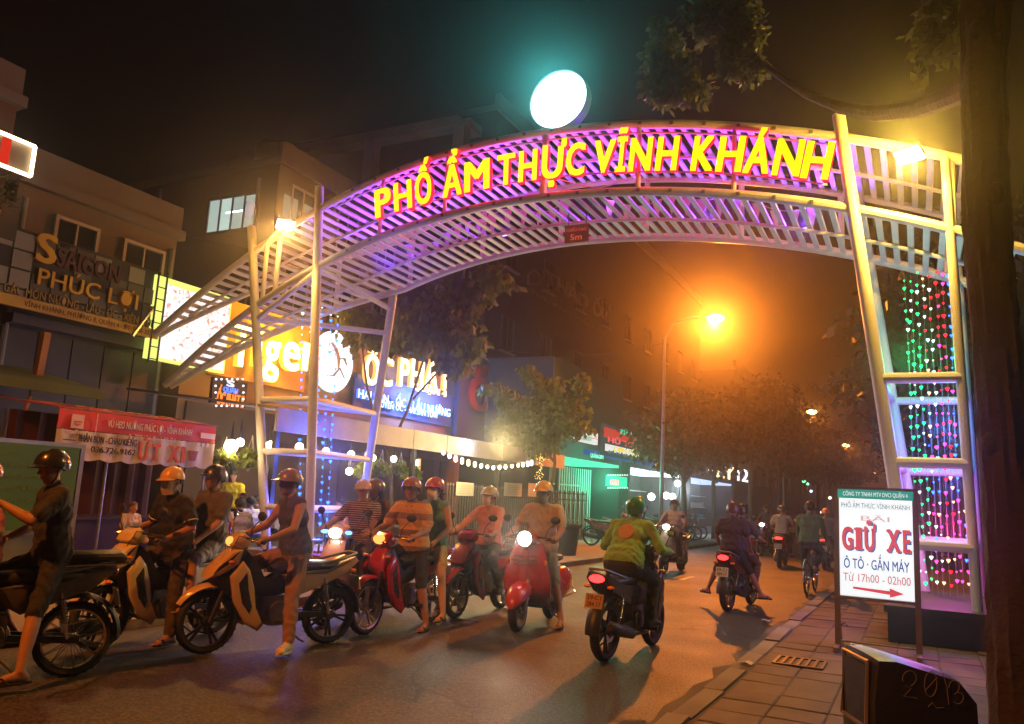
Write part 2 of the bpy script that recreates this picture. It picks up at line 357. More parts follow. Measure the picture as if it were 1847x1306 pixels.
def building(name, label, x0, x1, y0, y1, h, m, rows=(), cols=0, w=1.1, wh=1.4, roof=True, group=None, fm=None):
    t = thing(name, label, 'building', ((x0 + x1) / 2, (y0 + y1) / 2, 0), 0, group); ox, oy = (x0 + x1) / 2, (y0 + y1) / 2
    b = MB(); wall_box(b, x0 - ox, x1 - ox, y0 - oy, y1 - oy, 0, h); b.build('wall', m, t, False)
    if roof:
        r = MB(); wall_box(r, x0 - ox - .1, x1 - ox + .15, y0 - oy - .1, y1 - oy + .1, h, h + .22)
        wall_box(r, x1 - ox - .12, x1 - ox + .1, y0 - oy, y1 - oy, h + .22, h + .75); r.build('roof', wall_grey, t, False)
    for z in rows:
        for k in range(cols): window_x(t, x1 - ox, y0 - oy + (y1 - y0) * (k + .5) / cols, z, w, wh, fm=fm)
    return t
def px_text(m, body, a, b, X, cap, depth=.03, bold=.0, mi=0, side=None, off=.0):
    """lettering on a street-facing plane: baseline ends a, b in photo pixels, cap height in pixels"""
    p, q = on_x(*a, X), on_x(*b, X); h = on_x(a[0], a[1] - cap, X)[2] - p[2]
    m.text(body, h, (X + off, p[1], p[2]), MX, w=q[1] - p[1], depth=depth, bold=bold, mi=mi, align='L', side=side)
def px_box(m, u0, v0, u1, v1, X, d=.1, mi=0):
    """board on a street-facing plane from its top-left and bottom-right corner pixels"""
    p = on_x(u0, v0, X); q = on_x(u1, v1, X); m.box((X - d / 2, (p[1] + q[1]) / 2, (p[2] + q[2]) / 2), (d, q[1] - p[1], p[2] - q[2]), mi)
    return p, q
FX = -14.5
wall_black = mat('black_render', (.03, .028, .027), .9, var=.3, sc=.7, bump=.2, bsc=10, dirt=.5)  # near-black base colour, tone varied at random
# far left house with the neon-edged box on its upper floor
hA = building('corner_house', 'dark corner house whose upper balcony has a glowing neon-edged box', -24, -15.2, 3.5, 8.5, 8.3, mat('stained_red_render', (.08, .045, .035), .9, var=.25, sc=.8, dirt=.6))
m = MB(); wall_box(m, 4.4, 4.46, -2.4, 2.45, .1, 4.6); m.build('shop_front_shade', mat('front_shade', (.035, .032, .03), .6, var=.3), hA, False)  # added dark sheet, painted as the shade over the lower storey
p = MB(); wall_box(p, 4.4, 5.1, -2.4, 2.45, 5.55, 5.75); wall_box(p, 4.98, 5.1, -2.4, 2.45, 5.75, 6.25); p.build('balcony', wall_grey, hA, False)
for k in range(7): window_x(hA, 4.4, -2.1 + k * .7, 6.3, .5, .8, bars=1) if k % 2 else None
nb = thing('neon_sign', 'box sign edged with warm white neon tube above the corner balcony', 'sign', (FX, 7, 6.8))
m = MB(); wall_box(m, -.5, -.02, -1.2, 1.5, 0, .62); m.build('box', mat('sign_box', (.2, .17, .13), .6), nb, False)
m = MB()
y0, y1, z0, z1 = -1.2, 1.52, .02, .6
m.tube([(0.03, y1, z0), (.03, y1, z1)], .035); m.tube([(.03, y0, z0), (.03, y1, z0)], .035); m.tube([(.03, y0, z1), (.03, y1, z1)], .035); m.tube([(.03, y0, z0), (.03, y0, z1)], .035)
m.build('neon_tube', glow('neon_warm', (1, .72, .42), 9, True), nb)
m = MB(); m.box((.05, 1.0, .3), (.06, .14, .46)); m.build('red_plate', glow('red_plate', (1, .03, .01), .9), nb, False)
for k, (yy, s) in enumerate(((6.2, .5), (7.1, .42), (7.9, .55))):
    t = thing('balcony_plant', ['low bushy plant in a pot at the far left of the corner balcony', 'small potted plant in the middle of the corner balcony', 'tallest potted plant at the right end of the corner balcony'][k], 'potted plant', (-14.35, yy, 5.76), 0, 'plants on the corner balcony')
    m = MB(); m.lathe([(.09, 0), (.13, .2), (.12, .2), (.1, .17)], 12); m.build('pot', mat('clay_pot', (.3, .12, .06), .8), t)
    n = 260; C = nrg.normal(0, s * .33, (n, 3)) + A(0, 0, .2 + s * .5); dr = nrg.normal(size=(n, 3)); dr /= np.linalg.norm(dr, axis=1, keepdims=True); sd = np.cross(dr, A(.3, .5, .8)); 
    V = np.stack([C - dr * .07, C + sd * .025, C + dr * .07, C - sd * .025], 1).reshape(-1, 3); o = obj('foliage', fast_mesh('foliage', V, np.arange(n * 4).reshape(-1, 4), leaf_b), t)
# grilled-food shop with the broken letter board
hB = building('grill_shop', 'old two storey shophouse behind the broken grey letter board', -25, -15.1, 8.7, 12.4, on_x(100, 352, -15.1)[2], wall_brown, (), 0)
window_x(hB, 4.95, 1.0, 5.9, 1.0, 1.1); window_x(hB, 4.95, -.6, 5.9, .9, 1.1)
m = MB(); wall_box(m, 4.95, 5.25, -1.75, 1.75, 4.16, 4.34); m.build('canopy', wall_dark, hB, False)
for k in range(5): m = MB(); wall_box(m, 4.95, 5.02, -1.78 + .71 * k, -1.1 + .71 * k, .1, 4.1); m.build('shutter', mat('shutter_shade', (.03, .028, .027), .55, var=.3, sc=3, bump=.2, bsc=20), hB, False)  # added shutters, their black stands for the shade beneath the sign
tb = thing('shop_sign', 'long unlit grey panelled shop sign with gold letters and missing panels', 'shop sign', (FX, 10, 4.4))
def rel(o, parent_loc): o.location = (-parent_loc[0], -parent_loc[1], -parent_loc[2]); return o
SB = (FX, 10, 4.4)
sa, sb = on_x(30, 412, FX), on_x(280, 612, FX)
m = MB(); wall_box(m, FX - .16, FX - .07, sa[1] - 1.2, sb[1], sb[2], sa[2] + .05); rel(m.build('backing', mat('sign_backing', (.055, .05, .05), .7, dirt=.3), tb, False), SB)
panel_a, panel_b = mat('sign_panel_pale', (.36, .35, .34), .6, var=.2, sc=2, dirt=.4), mat('sign_panel_dark', (.14, .13, .12), .6, var=.2, sc=2, dirt=.4)
ncol = 11; pw = (sb[1] - sa[1] + 1.2) / ncol; phh = (sa[2] - sb[2]) / 4
for i in range(ncol):
    for j in range(4):
        if rnd.random() < .17: continue
        m = MB(); z = sb[2] + phh * (j + .5); y = sa[1] - 1.2 + pw * (i + .5)
        pale = (i in (1, 2, 3) and rnd.random() < .85) or rnd.random() < .15
        m.box((FX - .05 + rnd.uniform(-.006, .006), y, z), (.03, pw - .035, phh - .035)); rel(m.build('panel', panel_a if pale else panel_b, tb, False), SB)
mg = MB(); px_text(mg, 'PHÚC LỢI', (64, 512), (245, 556), FX, 30, .07, .012, off=-.02); rel(mg.build('lettering', ink_gold, tb, False), SB)
mg = MB(); px_text(mg, 'S', (60, 468), (98, 474), FX, 52, .07, .03, off=-.02); rel(mg.build('lettering', ink_gold, tb, False), SB)
mg = MB(); px_text(mg, 'SAIGON', (100, 478), (215, 500), FX, 33, .05, .02, off=-.02); rel(mg.build('lettering', mat('maroon_letters', (.1, .025, .03), .6), tb, False), SB)
mg = MB(); px_text(mg, 'BEST', (111, 445), (128, 448), FX, 7, .02, 0, off=-.02); rel(mg.build('lettering', ink, tb, False), SB)
mg = MB(); px_text(mg, 'CÁC MÓN NƯỚNG - LẨU - ỐC - XIÊN QUE', (6, 525), (277, 586), FX, 16, .035, .004, off=-.02); rel(mg.build('lettering', mat('dull_gold_letters', (.5, .33, .1), .5), tb, False), SB)
ya, yb = on_x(0, 545, FX), on_x(283, 600, FX)
m = MB(); wall_box(m, FX - .03, FX + .04, ya[1] - 1.5, on_x(283, 605, FX)[1], sb[2] - .0, sb[2] + .2); rel(m.build('strip', mat('gold_strip', (.62, .36, .06), .5, var=.15), tb, False), SB)
mg = MB(); mg.text('VĨNH KHÁNH, PHƯỜNG 8, QUẬN 4 - ĐT: 0945 333', .09, (FX + .042, ya[1] + .4, sb[2] + .055), MX, w=sb[1] - ya[1] - .55, depth=.006, align='L'); rel(mg.build('lettering', mat('brown_letters', (.12, .05, .02), .6), tb, False), SB)
m = MB(); m.bar((FX + .3, sb[1] - .8, sb[2] - .1), (FX - .02, sb[1] - .1, sa[2] - .7), .05, .05); rel(m.build('strut', grey_steel, tb, False), SB); m = MB(); m.bar((FX - .2, sa[1] - .9, sb[2] + .1), (FX - .2, sa[1] - .9, 0), .08, .08); rel(m.build('strut', grey_steel, tb, False), SB)
# beneath it: awning, slanting post, dark shop front
aw = thing('awning', 'dull green roller awning over the dark shop front at far left', 'awning', (-13, 6.5, 3.2))
a0, a1 = on_x(0, 690, -12.6), on_x(186, 706, -12.6)
m = MB(); m.sheet(np.array([[(-12.6 - 1.8 * i / 4, a0[1] - 2 + (a1[1] - a0[1] + 2) * j / 8, a1[2] + .02 + .35 * (i / 4) + .02 * math.sin(j * 2)) for j in range(9)] for i in range(5)]), .03)
wall_box(m, -12.6, -12.56, a0[1] - 2, a1[1], on_x(186, 722, -12.6)[2], a1[2] + .02); rel(m.build('canvas', mat('green_canvas', (.13, .17, .05), .8, dirt=.4), aw), (-13, 6.5, 3.2))
m = MB(); m.bar(on_x(83, 600, -13.4), on_x(66, 690, -13.4), .12, .12); m.tube([on_x(55, 715, -12.7), on_x(28, 790, -12.7), on_x(20, 905, -12.7)], .03); rel(m.build('post', mat('orange_primer', (.5, .2, .08), .6, dirt=.3), aw, False), (-13, 6.5, 3.2))
# tall brown building with the lit window
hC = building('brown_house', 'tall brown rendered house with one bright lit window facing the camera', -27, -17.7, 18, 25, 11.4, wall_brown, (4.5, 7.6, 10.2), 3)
wA, wB, wC = on_y(380, 362, 18), on_y(468, 345, 18), on_y(378, 422, 18)
wl = MB(); cx_, cz_ = (wA[0] + wB[0]) / 2, (wA[2] + wC[2]) / 2; ww, wh = wB[0] - wA[0], wA[2] - wC[2]
ox, oy = (-27 - 17.7) / 2, 21.5
f = MB()
for s in (-1, 1): f.box((cx_ + s * ww / 2 - ox, 17.97 - oy, cz_), (.06, .1, wh + .1)); f.box((cx_ - ox, 17.972 - oy, cz_ + s * wh / 2), (ww - .06, .1, .06))
for k in (1, 2, 3): f.box((cx_ - ww / 2 + ww * k / 4 - ox, 17.965 - oy, cz_), (.045, .07, wh - .06))
fo = f.build('window', dark_steel, hC, False)
lit = [glow('lit_room', (.62, .86, .8), s) for s in (.75, .95, .6, .5)]
for k in range(4):
    p = MB(); p.box((cx_ - ww / 2 + ww * (k + .5) / 4 - ox, 17.985 - oy, cz_), (ww / 4 - .05, .02, wh - .08)); p.build('pane', lit[k], fo, False)
p = MB(); p.ell((cx_ + ww * .38 - ox, 17.93 - oy, cz_ + .05), (.2, .05, .3), 16, 10); p.build('balloon', mat('white_balloon', (.8, .75, .75), .5, em=(1, .9, .9), es=.5), fo)
p = MB(); p.box((cx_ + ww * .05 - ox, 17.968 - oy, cz_ + .05), (ww * .35, .008, .06)); p.build('tube_light', glow('tube_light', (1, 1, .95), 3), fo, False)
for (yy, zz, hh) in ((18.6, 9.9, 1.2), (19.5, 9.9, 1.2)):
    f = MB(); f.box((-17.66 - ox, yy - oy, zz), (.05, .6, hh)); f.build('lit_vent', glow('lit_vent', (.8, .72, .5), .35), hC, False)
# unfinished concrete frame behind
hD = thing('concrete_frame_house', 'grey unfinished concrete frame house rising behind the gate', 'building', (-19, 29, 0))
top = on_y(560, 280, 26)[2]
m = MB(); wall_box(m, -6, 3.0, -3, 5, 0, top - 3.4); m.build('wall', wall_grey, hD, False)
for (x, y) in ((-6, -3), (-1.4, -3), (3.0, -3), (3.0, 1), (3.0, 5)):
    m = MB(); m.box((x, y, top - 1.7), (.5, .5, 3.4)); m.build('column', concrete, hD, False)
for (a, b) in (((-6, -3), (3.0, -3)), ((3.0, -3), (3.0, 5))):
    m = MB(); m.bar((a[0], a[1], top + .2), (b[0], b[1], top + .2), .7, .4); m.build('beam', concrete, hD, False)
    m = MB(); m.bar((a[0], a[1], top - 2.4), (b[0], b[1], top - 2.4), .1, .6); m.build('parapet', wall_dark, hD, False)
for k in range(3): window_x(hD, 3.0, -1.6 + 2.6 * k, top - 5.5, 1.2, 1.5); window_x(hD, 3.0, -1.6 + 2.6 * k, top - 9, 1.2, 1.5)
# clutter on the walls: air conditioners, pipes, a roof tank
def ac_unit(parent, x, y, z, face):
    m = MB(); d = (.32, .78, .55) if face == 'x' else (.78, .32, .55); m.box((x, y, z), d); m.bar((x - .1, y - .3, z - .3), (x - .1, y + .3, z - .3), .04, .04); a = m.build('air_conditioner', mat('ac_casing', (.36, .35, .33), .55, dirt=.5), parent, False)
    m = MB(); M_ = roty(math.pi / 2) if face == 'x' else rotx(math.pi / 2); o = (x + .165, y, z) if face == 'x' else (x, y - .165, z)
    for r in (.05, .11, .17, .22): m.lathe([(r, -.006), (r + .012, -.006), (r + .012, .006), (r, .006)], 20, 0, M_, o, close=True)
    m.build('fan_grille', dark_steel, a)
ac_unit(hC, .9, -3.7, 7.4, 'y'); ac_unit(hC, 3.1, -3.7, 6.2, 'y'); ac_unit(hC, 4.85, 1.2, 8.9, 'x'); ac_unit(hB, 5.15, -1.2, 5.0, 'x'); ac_unit(hA, 4.6, 1.5, 7.5, 'x')
for (x, y, h) in ((3.9, -3.56, 11.0), (-.6, -3.56, 11.2)): m = MB(); m.tube([(x, y, .2), (x, y, h * .5), (x, y, h)], .05, 8); m.build('drain_pipe', concrete, hC)
m = MB(); m.lathe([(0, 11.6), (.75, 11.6), (.75, 13.0), (.6, 13.2), (0, 13.3)], 24, 0, None, (2.5, -1.5, 0)); m.build('water_tank', grey_steel, hC)
for y in (-1.7, 1.72): m = MB(); m.tube([(5.0, y, .3), (5.0, y, 3.2), (5.0, y, 6.6)], .045, 8); m.build('drain_pipe', concrete, hB)
# snail restaurant with its terrace
hE = thing('snail_restaurant', 'low restaurant with glowing sign letters over an open terrace', 'building', (-14.8, 18.5, 0)); HE = (-14.8, 18.5, 0)
m = MB(); wall_box(m, -22, -14.7, 12.6, 25.2, 0, 5.7); rel(m.build('wall', mat('yellow_brown_render', (.3, .2, .09), .85, var=.15, sc=.8, dirt=.3), hE, False), HE)
m = MB(); wall_box(m, -14.69, -14.62, 13.3, 16.6, 3.9, 5.75); rel(m.build('orange_panel', mat('orange_panel', (.6, .3, .03), .6, var=.1), hE, False), HE)
m = MB(); m.sheet(np.array([[(-14.6 + 4.1 * i / 4, 11.2 + 13.6 * j / 10, 3.25 - .4 * i / 4) for j in range(11)] for i in range(5)]), .05); rel(m.build('terrace_roof', mat('roof_sheet', (.3, .27, .25), .7, dirt=.3), hE), HE)
for j in range(9):
    m = MB(); wall_box(m, -10.5, -10.44, 11.2 + 13.6 * j / 9 + .012, 11.2 + 13.6 * (j + 1) / 9 - .012, 2.42, 2.86); rel(m.build('fascia_panel', mat('fascia', (.42, .36, .33), .6, var=.12, dirt=.25), hE, False), HE)
for y in (11.4, 16, 20.4, 24.6):
    m = MB(); m.box((-10.6, y, 1.22), (.1, .1, 2.44)); rel(m.build('terrace_post', dark_steel, hE, False), HE)
m = MB(); wall_box(m, -14.68, -14.62, 12.8, 25, .0, 3.2); rel(m.build('back_wall', mat('panelled_wood', (.16, .11, .075), .7, var=.3, sc=2), hE, False), HE)
for k in range(9):
    m = MB(); m.box((-14.6, 13.4 + 1.35 * k, 1.5), (.06, .95, 2.0)); o = rel(m.build('shutter', wood, hE, False), HE)
warm = (1, .74, .4)
def px_letters(parent, P, body, a, b, X, cap, face, side, bold=.02, depth=.12, name='letter'):
    """lit channel letters, each a part; glyph widths share out the baseline"""
    ws = [max(.25, glyphs(ch, bold, 0, True)[0][:, 0].max() + .06) if ch != ' ' else .28 for ch in body]; tot = sum(ws); x = 0
    for ch, w in zip(body, ws):
        if ch != ' ':
            t0, t1 = (x + .03) / tot, (x + w - .03) / tot; m = MB()
            pa = (a[0] + (b[0] - a[0]) * t0, a[1] + (b[1] - a[1]) * t0); pb = (a[0] + (b[0] - a[0]) * t1, a[1] + (b[1] - a[1]) * t1)
            px_text(m, ch, pa, pb, X, cap, depth, bold, 0, 1); rel(m.build(name, [face, side], parent, False), P)
        x += w
# neon signs on the restaurant
tg = thing('beer_neon_sign', 'huge glowing golden beer name in rounded letters behind the gate slats', 'neon sign', (-14.6, 15, 4)); TG = (-14.6, 15, 4)
gold_face, gold_side = glow('gold_neon', (1, .72, .2), 9, True), glow('gold_neon_side', (1, .45, .03), 2.5)
px_letters(tg, TG, 'Tiger', (402, 655), (566, 668), -14.45, 74, gold_face, gold_side, .03, .15)
td = thing('tiger_disc_sign', 'round blown-out white sign with a dark tiger shape beside the golden letters', 'neon sign', (-14.6, 17.6, 4.9)); TD = (-14.6, 17.6, 4.9)
m = MB(); m.lathe([(0, .12), (.8, .12), (.86, .06), (.86, 0), (0, 0)], 36, 0, MX); m.build('disc', glow('white_sign', (.86, .9, 1), 2, True), td)
m = MB()
for pts, rr in (([(-.25, .5), (-.05, .35), (.1, .1), (.15, -.2)], .09), ([(.1, .1), (.35, .15), (.5, -.02)], .07), ([(.15, -.2), (-.05, -.4), (-.3, -.45)], .07), ([(.2, -.15), (.45, -.4)], .06), ([(-.05, .35), (-.3, .2)], .05)):
    m.tube([(.13, p[0], p[1]) for p in pts], [rr * .7] + [rr] * (len(pts) - 2) + [rr * .4], 8, flat=.3)
m.build('tiger_figure', mat('tiger_bronze', (.35, .2, .08), .5), td)
oc = thing('snail_sign_letters', 'white-hot channel letters over the terrace with two smaller lit lines beneath', 'neon sign', (-14.5, 21, 4.6)); OC = (-14.5, 21, 4.6)
wface, wside = glow('warm_white_letters', (1, .8, .5), 4, True), glow('warm_letter_sides', (1, .5, .1), 2)
px_letters(oc, OC, 'ỐC PHÁT', (650, 690), (808, 702), -14.4, 50, wface, wside, .03, .12)
bface, bside = glow('cold_white_letters', (.7, .82, 1), 3, True), glow('blue_letter_sides', (.1, .25, 1), 2)
for (body, a, b, cap) in (('HẢI SẢN - ỐC - LẨU NƯỚNG', (642, 717), (809, 742), 16), ('CHUYÊN ỐC - HẢI SẢN TƯƠI', (668, 731), (785, 752), 11)):
    m = MB(); px_text(m, body, a, b, -14.4, cap, .08, .02, 0, 1); rel(m.build('lettering', [bface, bside], oc, False), OC)
m = MB(); px_text(m, 'QUẬN 4', (742, 701), (803, 716), -14.4, 11, .06, .02, 0, 1); rel(m.build('lettering', [wface, wside], oc, False), OC)
m = MB(); pa, pb = on_x(640, 690, -14.55), on_x(815, 770, -14.55); wall_box(m, -14.62, -14.55, pa[1], pb[1], pb[2], pa[2] + .3); rel(m.build('backing', mat('blue_backing', (.06, .09, .25), .6), oc, False), OC)
od = thing('snail_led_sign', 'small square red and blue LED sign edged with white bulbs under the wing', 'LED sign', (-12, 12, 3.2)); OD = (-12, 12, 3.2)
m = MB(); px_box(m, 386, 680, 442, 736, -12.2, .08); rel(m.build('board', mat('led_board', (.03, .03, .05), .5), od, False), OD)
m = MB(); px_text(m, 'ỐC PHÁT II', (390, 728), (438, 730), -12.2, 22, .02, .02); rel(m.build('lettering', glow('led_orange', (1, .22, .03), 2.2), od, False), OD)
m = MB(); px_text(m, 'QUÁN', (402, 706), (428, 707), -12.2, 9, .02, .02); rel(m.build('lettering', glow('led_blue', (.1, .2, 1), 2.5), od, False), OD)
m = MB(); px_text(m, 'S', (408, 696), (422, 696), -12.2, 11, .02, .03); rel(m.build('emblem', glow('led_white', (.9, .9, 1), 1.6), od, False), OD)
m = MB()
for k in range(6):
    for v in (684, 732): m.ell(on_x(390 + k * 9.6, v, -12.17), (.02, .022, .022), 8, 6)
for v in (696, 708, 720):
    for u in (389, 439): m.ell(on_x(u, v, -12.17), (.02, .022, .022), 8, 6)
rel(m.build('bulbs', glow('led_white_bulb', (.9, .9, 1), 2.5), od, kind='stuff'), OD)
lamp('gold_sign_light', 'POINT', 450, (1, .45, .03), (-13.9, 15, 4.9), None, .3); lamp('blue_sign_light', 'POINT', 650, (.15, .3, 1), (-13.9, 21.5, 4.2), None, .3)
# lit food billboard
bb = thing('food_billboard', 'yellow-edged backlit billboard with pictures of dishes behind the wing', 'billboard', (-14.6, 12.4, 4.8)); BB = (-14.6, 12.4, 4.8)
p0, p1 = on_x(283, 495, -14.5), on_x(404, 674, -14.5)
m = MB(); wall_box(m, -14.62, -14.5, p0[1], p1[1], p1[2] + .0, p0[2]); rel(m.build('lightbox', glow('billboard_edge', (.9, .95, .2), 1.5, True), bb, False), BB)
mb = bpy.data.materials.new('billboard_print'); mb.use_nodes = True; nt = mb.node_tree; nt.nodes.clear()
e = nt.nodes.new('ShaderNodeEmission'); o_ = nt.nodes.new('ShaderNodeOutputMaterial'); tc = nt.nodes.new('ShaderNodeTexCoord'); no = nt.nodes.new('ShaderNodeTexNoise'); no.inputs['Scale'].default_value = 5; no.inputs['Detail'].default_value = 3; no.inputs['Distortion'].default_value = 1.5
cr = nt.nodes.new('ShaderNodeValToRGB'); el = cr.color_ramp.elements
el[0].position = .3; el[0].color = (.75, .5, .2, 1); el[1].position = .45; el[1].color = (1, .95, .9, 1)
for ps, c in ((.36, (.9, .25, .2, 1)), (.62, (1, .97, .93, 1)), (.68, (.95, .4, .5, 1)), (.73, (.6, .85, .3, 1)), (.8, (1, 1, .9, 1))): q = el.new(ps); q.color = c
nt.links.new(tc.outputs['Object'], no.inputs[0]); nt.links.new(no.outputs[0], cr.inputs[0]); nt.links.new(cr.outputs[0], e.inputs[0]); nt.links.new(e.outputs[0], o_.inputs[0]); e.inputs[1].default_value = 1.7; mb.cycles.emission_sampling = 'NONE'
m = MB(); wall_box(m, -14.5, -14.485, p0[1] + .28, p1[1] - .06, p1[2] + .06, p0[2] - .14); rel(m.build('print', mb, bb, False), BB)
m = MB()
for t in (0.0, .22): m.bar((-14.47, p0[1] + .03 + t, p0[2] + .1), (-14.47, p0[1] + .03 + t, p1[2] - .1), .03, .03)
for k in range(8): z = p1[2] + (p0[2] - p1[2]) * k / 7; m.bar((-14.468, p0[1] + .03, z), (-14.468, p0[1] + .25, z), .02, .02)
rel(m.build('ladder_frame', dark_steel, bb, False), BB)
# red unlit letters and dark house beyond the restaurant
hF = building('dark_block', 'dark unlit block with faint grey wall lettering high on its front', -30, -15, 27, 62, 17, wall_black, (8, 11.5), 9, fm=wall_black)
m = MB(); px_text(m, 'THẢO ỐC', (983, 512), (1100, 514), -14.98, 26, .08, .02); rel(m.build('lettering', mat('grey_letters', (.12, .1, .09), .7), hF, False), (-22.5, 44.5, 0)); m = MB(); px_text(m, 'THƯƠNG HIỆU ỐC', (955, 527), (1095, 530), -14.98, 6, .03, 0); rel(m.build('lettering', mat('grey_letters', (.12, .1, .09), .7), hF, False), (-22.5, 44.5, 0)); m = MB()
hp = [on_x(u, v, -14.9) for u, v in ((953, 512), (953, 496), (963, 486), (974, 496), (974, 512), (953, 512))]; m.tube(hp, .05, 6)
rel(m.build('house_logo', mat('grey_letters', (.12, .1, .09), .7), hF, False), (-22.5, 44.5, 0))
hR = thing('red_wall_sign', 'unlit red letters on the dark wall right of the glowing snail letters', 'sign', (-14.4, 25, 4.5))
m = MB(); px_text(m, 'Ốc', (842, 734), (905, 742), -14.3, 52, .08, .04); m.text('Quán', .4, (-14.3, on_x(860, 690, -14.3)[1], 5.75), MX, depth=.06); rel(m.build('lettering', mat('dull_red', (.35, .03, .03), .6), hR, False), (-14.4, 25, 4.5))
m = MB(); wall_box(m, -14.5, -14.31, 24.2, 29.5, 3.4, 6.2); rel(m.build('board', mat('dark_blue_board', (.05, .05, .1), .6), hR, False), (-14.4, 25, 4.5))
# row of lit shops farther along
def shop(name, label, y0, y1, h, wallm, X=-11.5, inside=(.3, .9, .75), st=1.2):
    t = thing(name, label, 'shop', (X - 3, (y0 + y1) / 2, 0)); P = (X - 3, (y0 + y1) / 2, 0)
    m = MB(); wall_box(m, X - 8, X - 2.2, y0, y1, 0, h); wall_box(m, X - 2.2, X, y0, y1, 3.0, h); wall_box(m, X - 2.2, X, y0, y0 + .25, 0, 3.0); wall_box(m, X - 2.2, X, y1 - .25, y1, 0, 3.0); rel(m.build('wall', wallm, t, False), P)
    m = MB(); wall_box(m, X - 2.2, X - .02, y0 + .3, y1 - .3, 2.86, 2.98); rel(m.build('lit_ceiling', glow(name + '_ceiling', inside, st, True), t, False), P)
    m = MB()
    for k in range(3): wall_box(m, X - 2.15, X - 1.8, y0 + .4, y1 - .4, .5 + .75 * k, .55 + .75 * k)
    rel(m.build('shelf', ink_w, t, False), P)
    k = 0
    for zz in (.55, 1.3):
        m = MB()
        for q in range(int((y1 - y0 - 1) / .22)): m.box((X - 1.95, y0 + .5 + .22 * q, zz + .16), (.2, .16, rnd.uniform(.2, .32)))
        rel(m.build('goods', [mat('goods_mixed', rnd.choice(((.6, .5, .4), (.2, .4, .5), (.6, .2, .15))), .5, var=.6, sc=9)], t, False, kind='stuff'), P)
    return t, P
sh1, P1 = shop('green_shop', 'shop glowing green behind white bars with a round-cornered LED board', 26.2, 34, 6.5, mat('dark_teal_render', (.035, .075, .07), .85, var=.25, sc=.8, dirt=.4), -11.6, (.1, 1, .62), 1.3)
for k in range(16):
    m = MB(); m.box((-11.5, 26.7 + .22 * k, 1.35), (.03, .04, 2.5)); rel(m.build('white_bar', ink_w, sh1, False), P1)
m = MB(); p, q = on_x(1097, 857, -11.4), on_x(1131, 880, -11.4); wall_box(m, -11.5, -11.4, p[1], q[1], q[2], p[2]); rel(m.build('led_board', glow('led_green', (.02, .8, .42), 1.4), sh1, False), P1)
m = MB(); px_text(m, 'OPEN', (1100, 874), (1115, 875), -11.39, 10, .02, .02); rel(m.build('lettering', glow('led_pink', (1, .35, .4), 1.6), sh1, False), P1)
m = MB()
for k in range(9):
    for v in (857, 880): m.ell(on_x(1097 + 4.3 * k, v, -11.38), (.035, .035, .035), 6, 5)
rel(m.build('bulbs', glow('led_white_bulb2', (.8, 1, .9), 2), sh1, kind='stuff'), P1)
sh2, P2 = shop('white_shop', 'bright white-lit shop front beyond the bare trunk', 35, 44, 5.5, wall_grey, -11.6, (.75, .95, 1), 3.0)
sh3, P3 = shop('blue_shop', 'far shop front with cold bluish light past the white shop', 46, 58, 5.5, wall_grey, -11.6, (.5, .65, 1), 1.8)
def board(name, label, boxes, texts, X, cat='shop sign'):
    c = on_x(*boxes[0][:2], X); t = thing(name, label, cat, tuple(c)); P = tuple(c)
    for k, (u0, v0, u1, v1, mt, nm) in enumerate(boxes):
        m = MB(); px_box(m, u0, v0, u1, v1, X + .012 * k, .12); rel(m.build(nm, mt, t, False), P)
    for (s, a, b, cap, mt) in texts:
        m = MB(); px_text(m, s, a, b, X, cap, .02, .02, off=.05); rel(m.build('lettering', mt, t, False), P)
    return t
wlit, rlit, glit = glow('white_lightbox', (1, .97, .95), 1.1), glow('red_lightbox', (.9, .05, .04), .8), glow('green_letters', (.05, .75, .45), 1.2)
blit, ylit = glow('blue_lightbox', (.02, .16, .75), .55), glow('yellow_letters', (1, .75, .1), 1.2)
board('shop_board', 'long red and white lit shop board nearest the terrace roof', [(1031, 770, 1078, 803, wlit, 'white_panel'), (1032, 782, 1078, 792, rlit, 'red_band')], [('NHÀ THUỐC', (1035, 790), (1066, 791), 6, ink_w)], -11.2)
board('framed_board', 'tall white-framed lit menu board with red and green writing', [(1089, 764, 1158, 834, glow('framed_back', (.1, .14, .2), .3), 'back'), (1092, 800, 1155, 826, wlit, 'white_panel'), (1090, 788, 1172, 793, rlit, 'red_band')],
      [('BÚN BÒ', (1117, 783), (1152, 786), 9, glit), ('HỦ TIẾU', (1094, 797), (1152, 801), 9, glow('pink_letters', (1, .1, .15), 1.3)), ('CƠM TẤM', (1104, 813), (1150, 818), 8, ylit), ('MÌ XÀO', (1095, 817), (1130, 822), 5, ink_blue)], -10.4)
board('blue_board', 'blue lit board running behind the white-framed menu board', [(1058, 810, 1182, 842, blit, 'panel')], [('QUÁN CƠM', (1062, 824), (1086, 826), 7, ink_w)], -11.0)
board('menu_lightbox', 'large plain white lit panel over the white shop', [(1195, 783, 1233, 813, wlit, 'panel'), (1187, 786, 1196, 796, rlit, 'red_band')], [], -11.3)
board('small_lightbox', 'pair of small white lit panels right of the bare trunk', [(1239, 783, 1251, 818, wlit, 'panel'), (1256, 803, 1266, 822, wlit, 'panel')], [], -11.3)
board('yellow_sign', 'narrow yellow upright sign beside the lamp pole', [(1186, 823, 1194, 847, glow('yellow_upright', (1, .6, .03), .9), 'panel')], [], -10.6, 'sign')
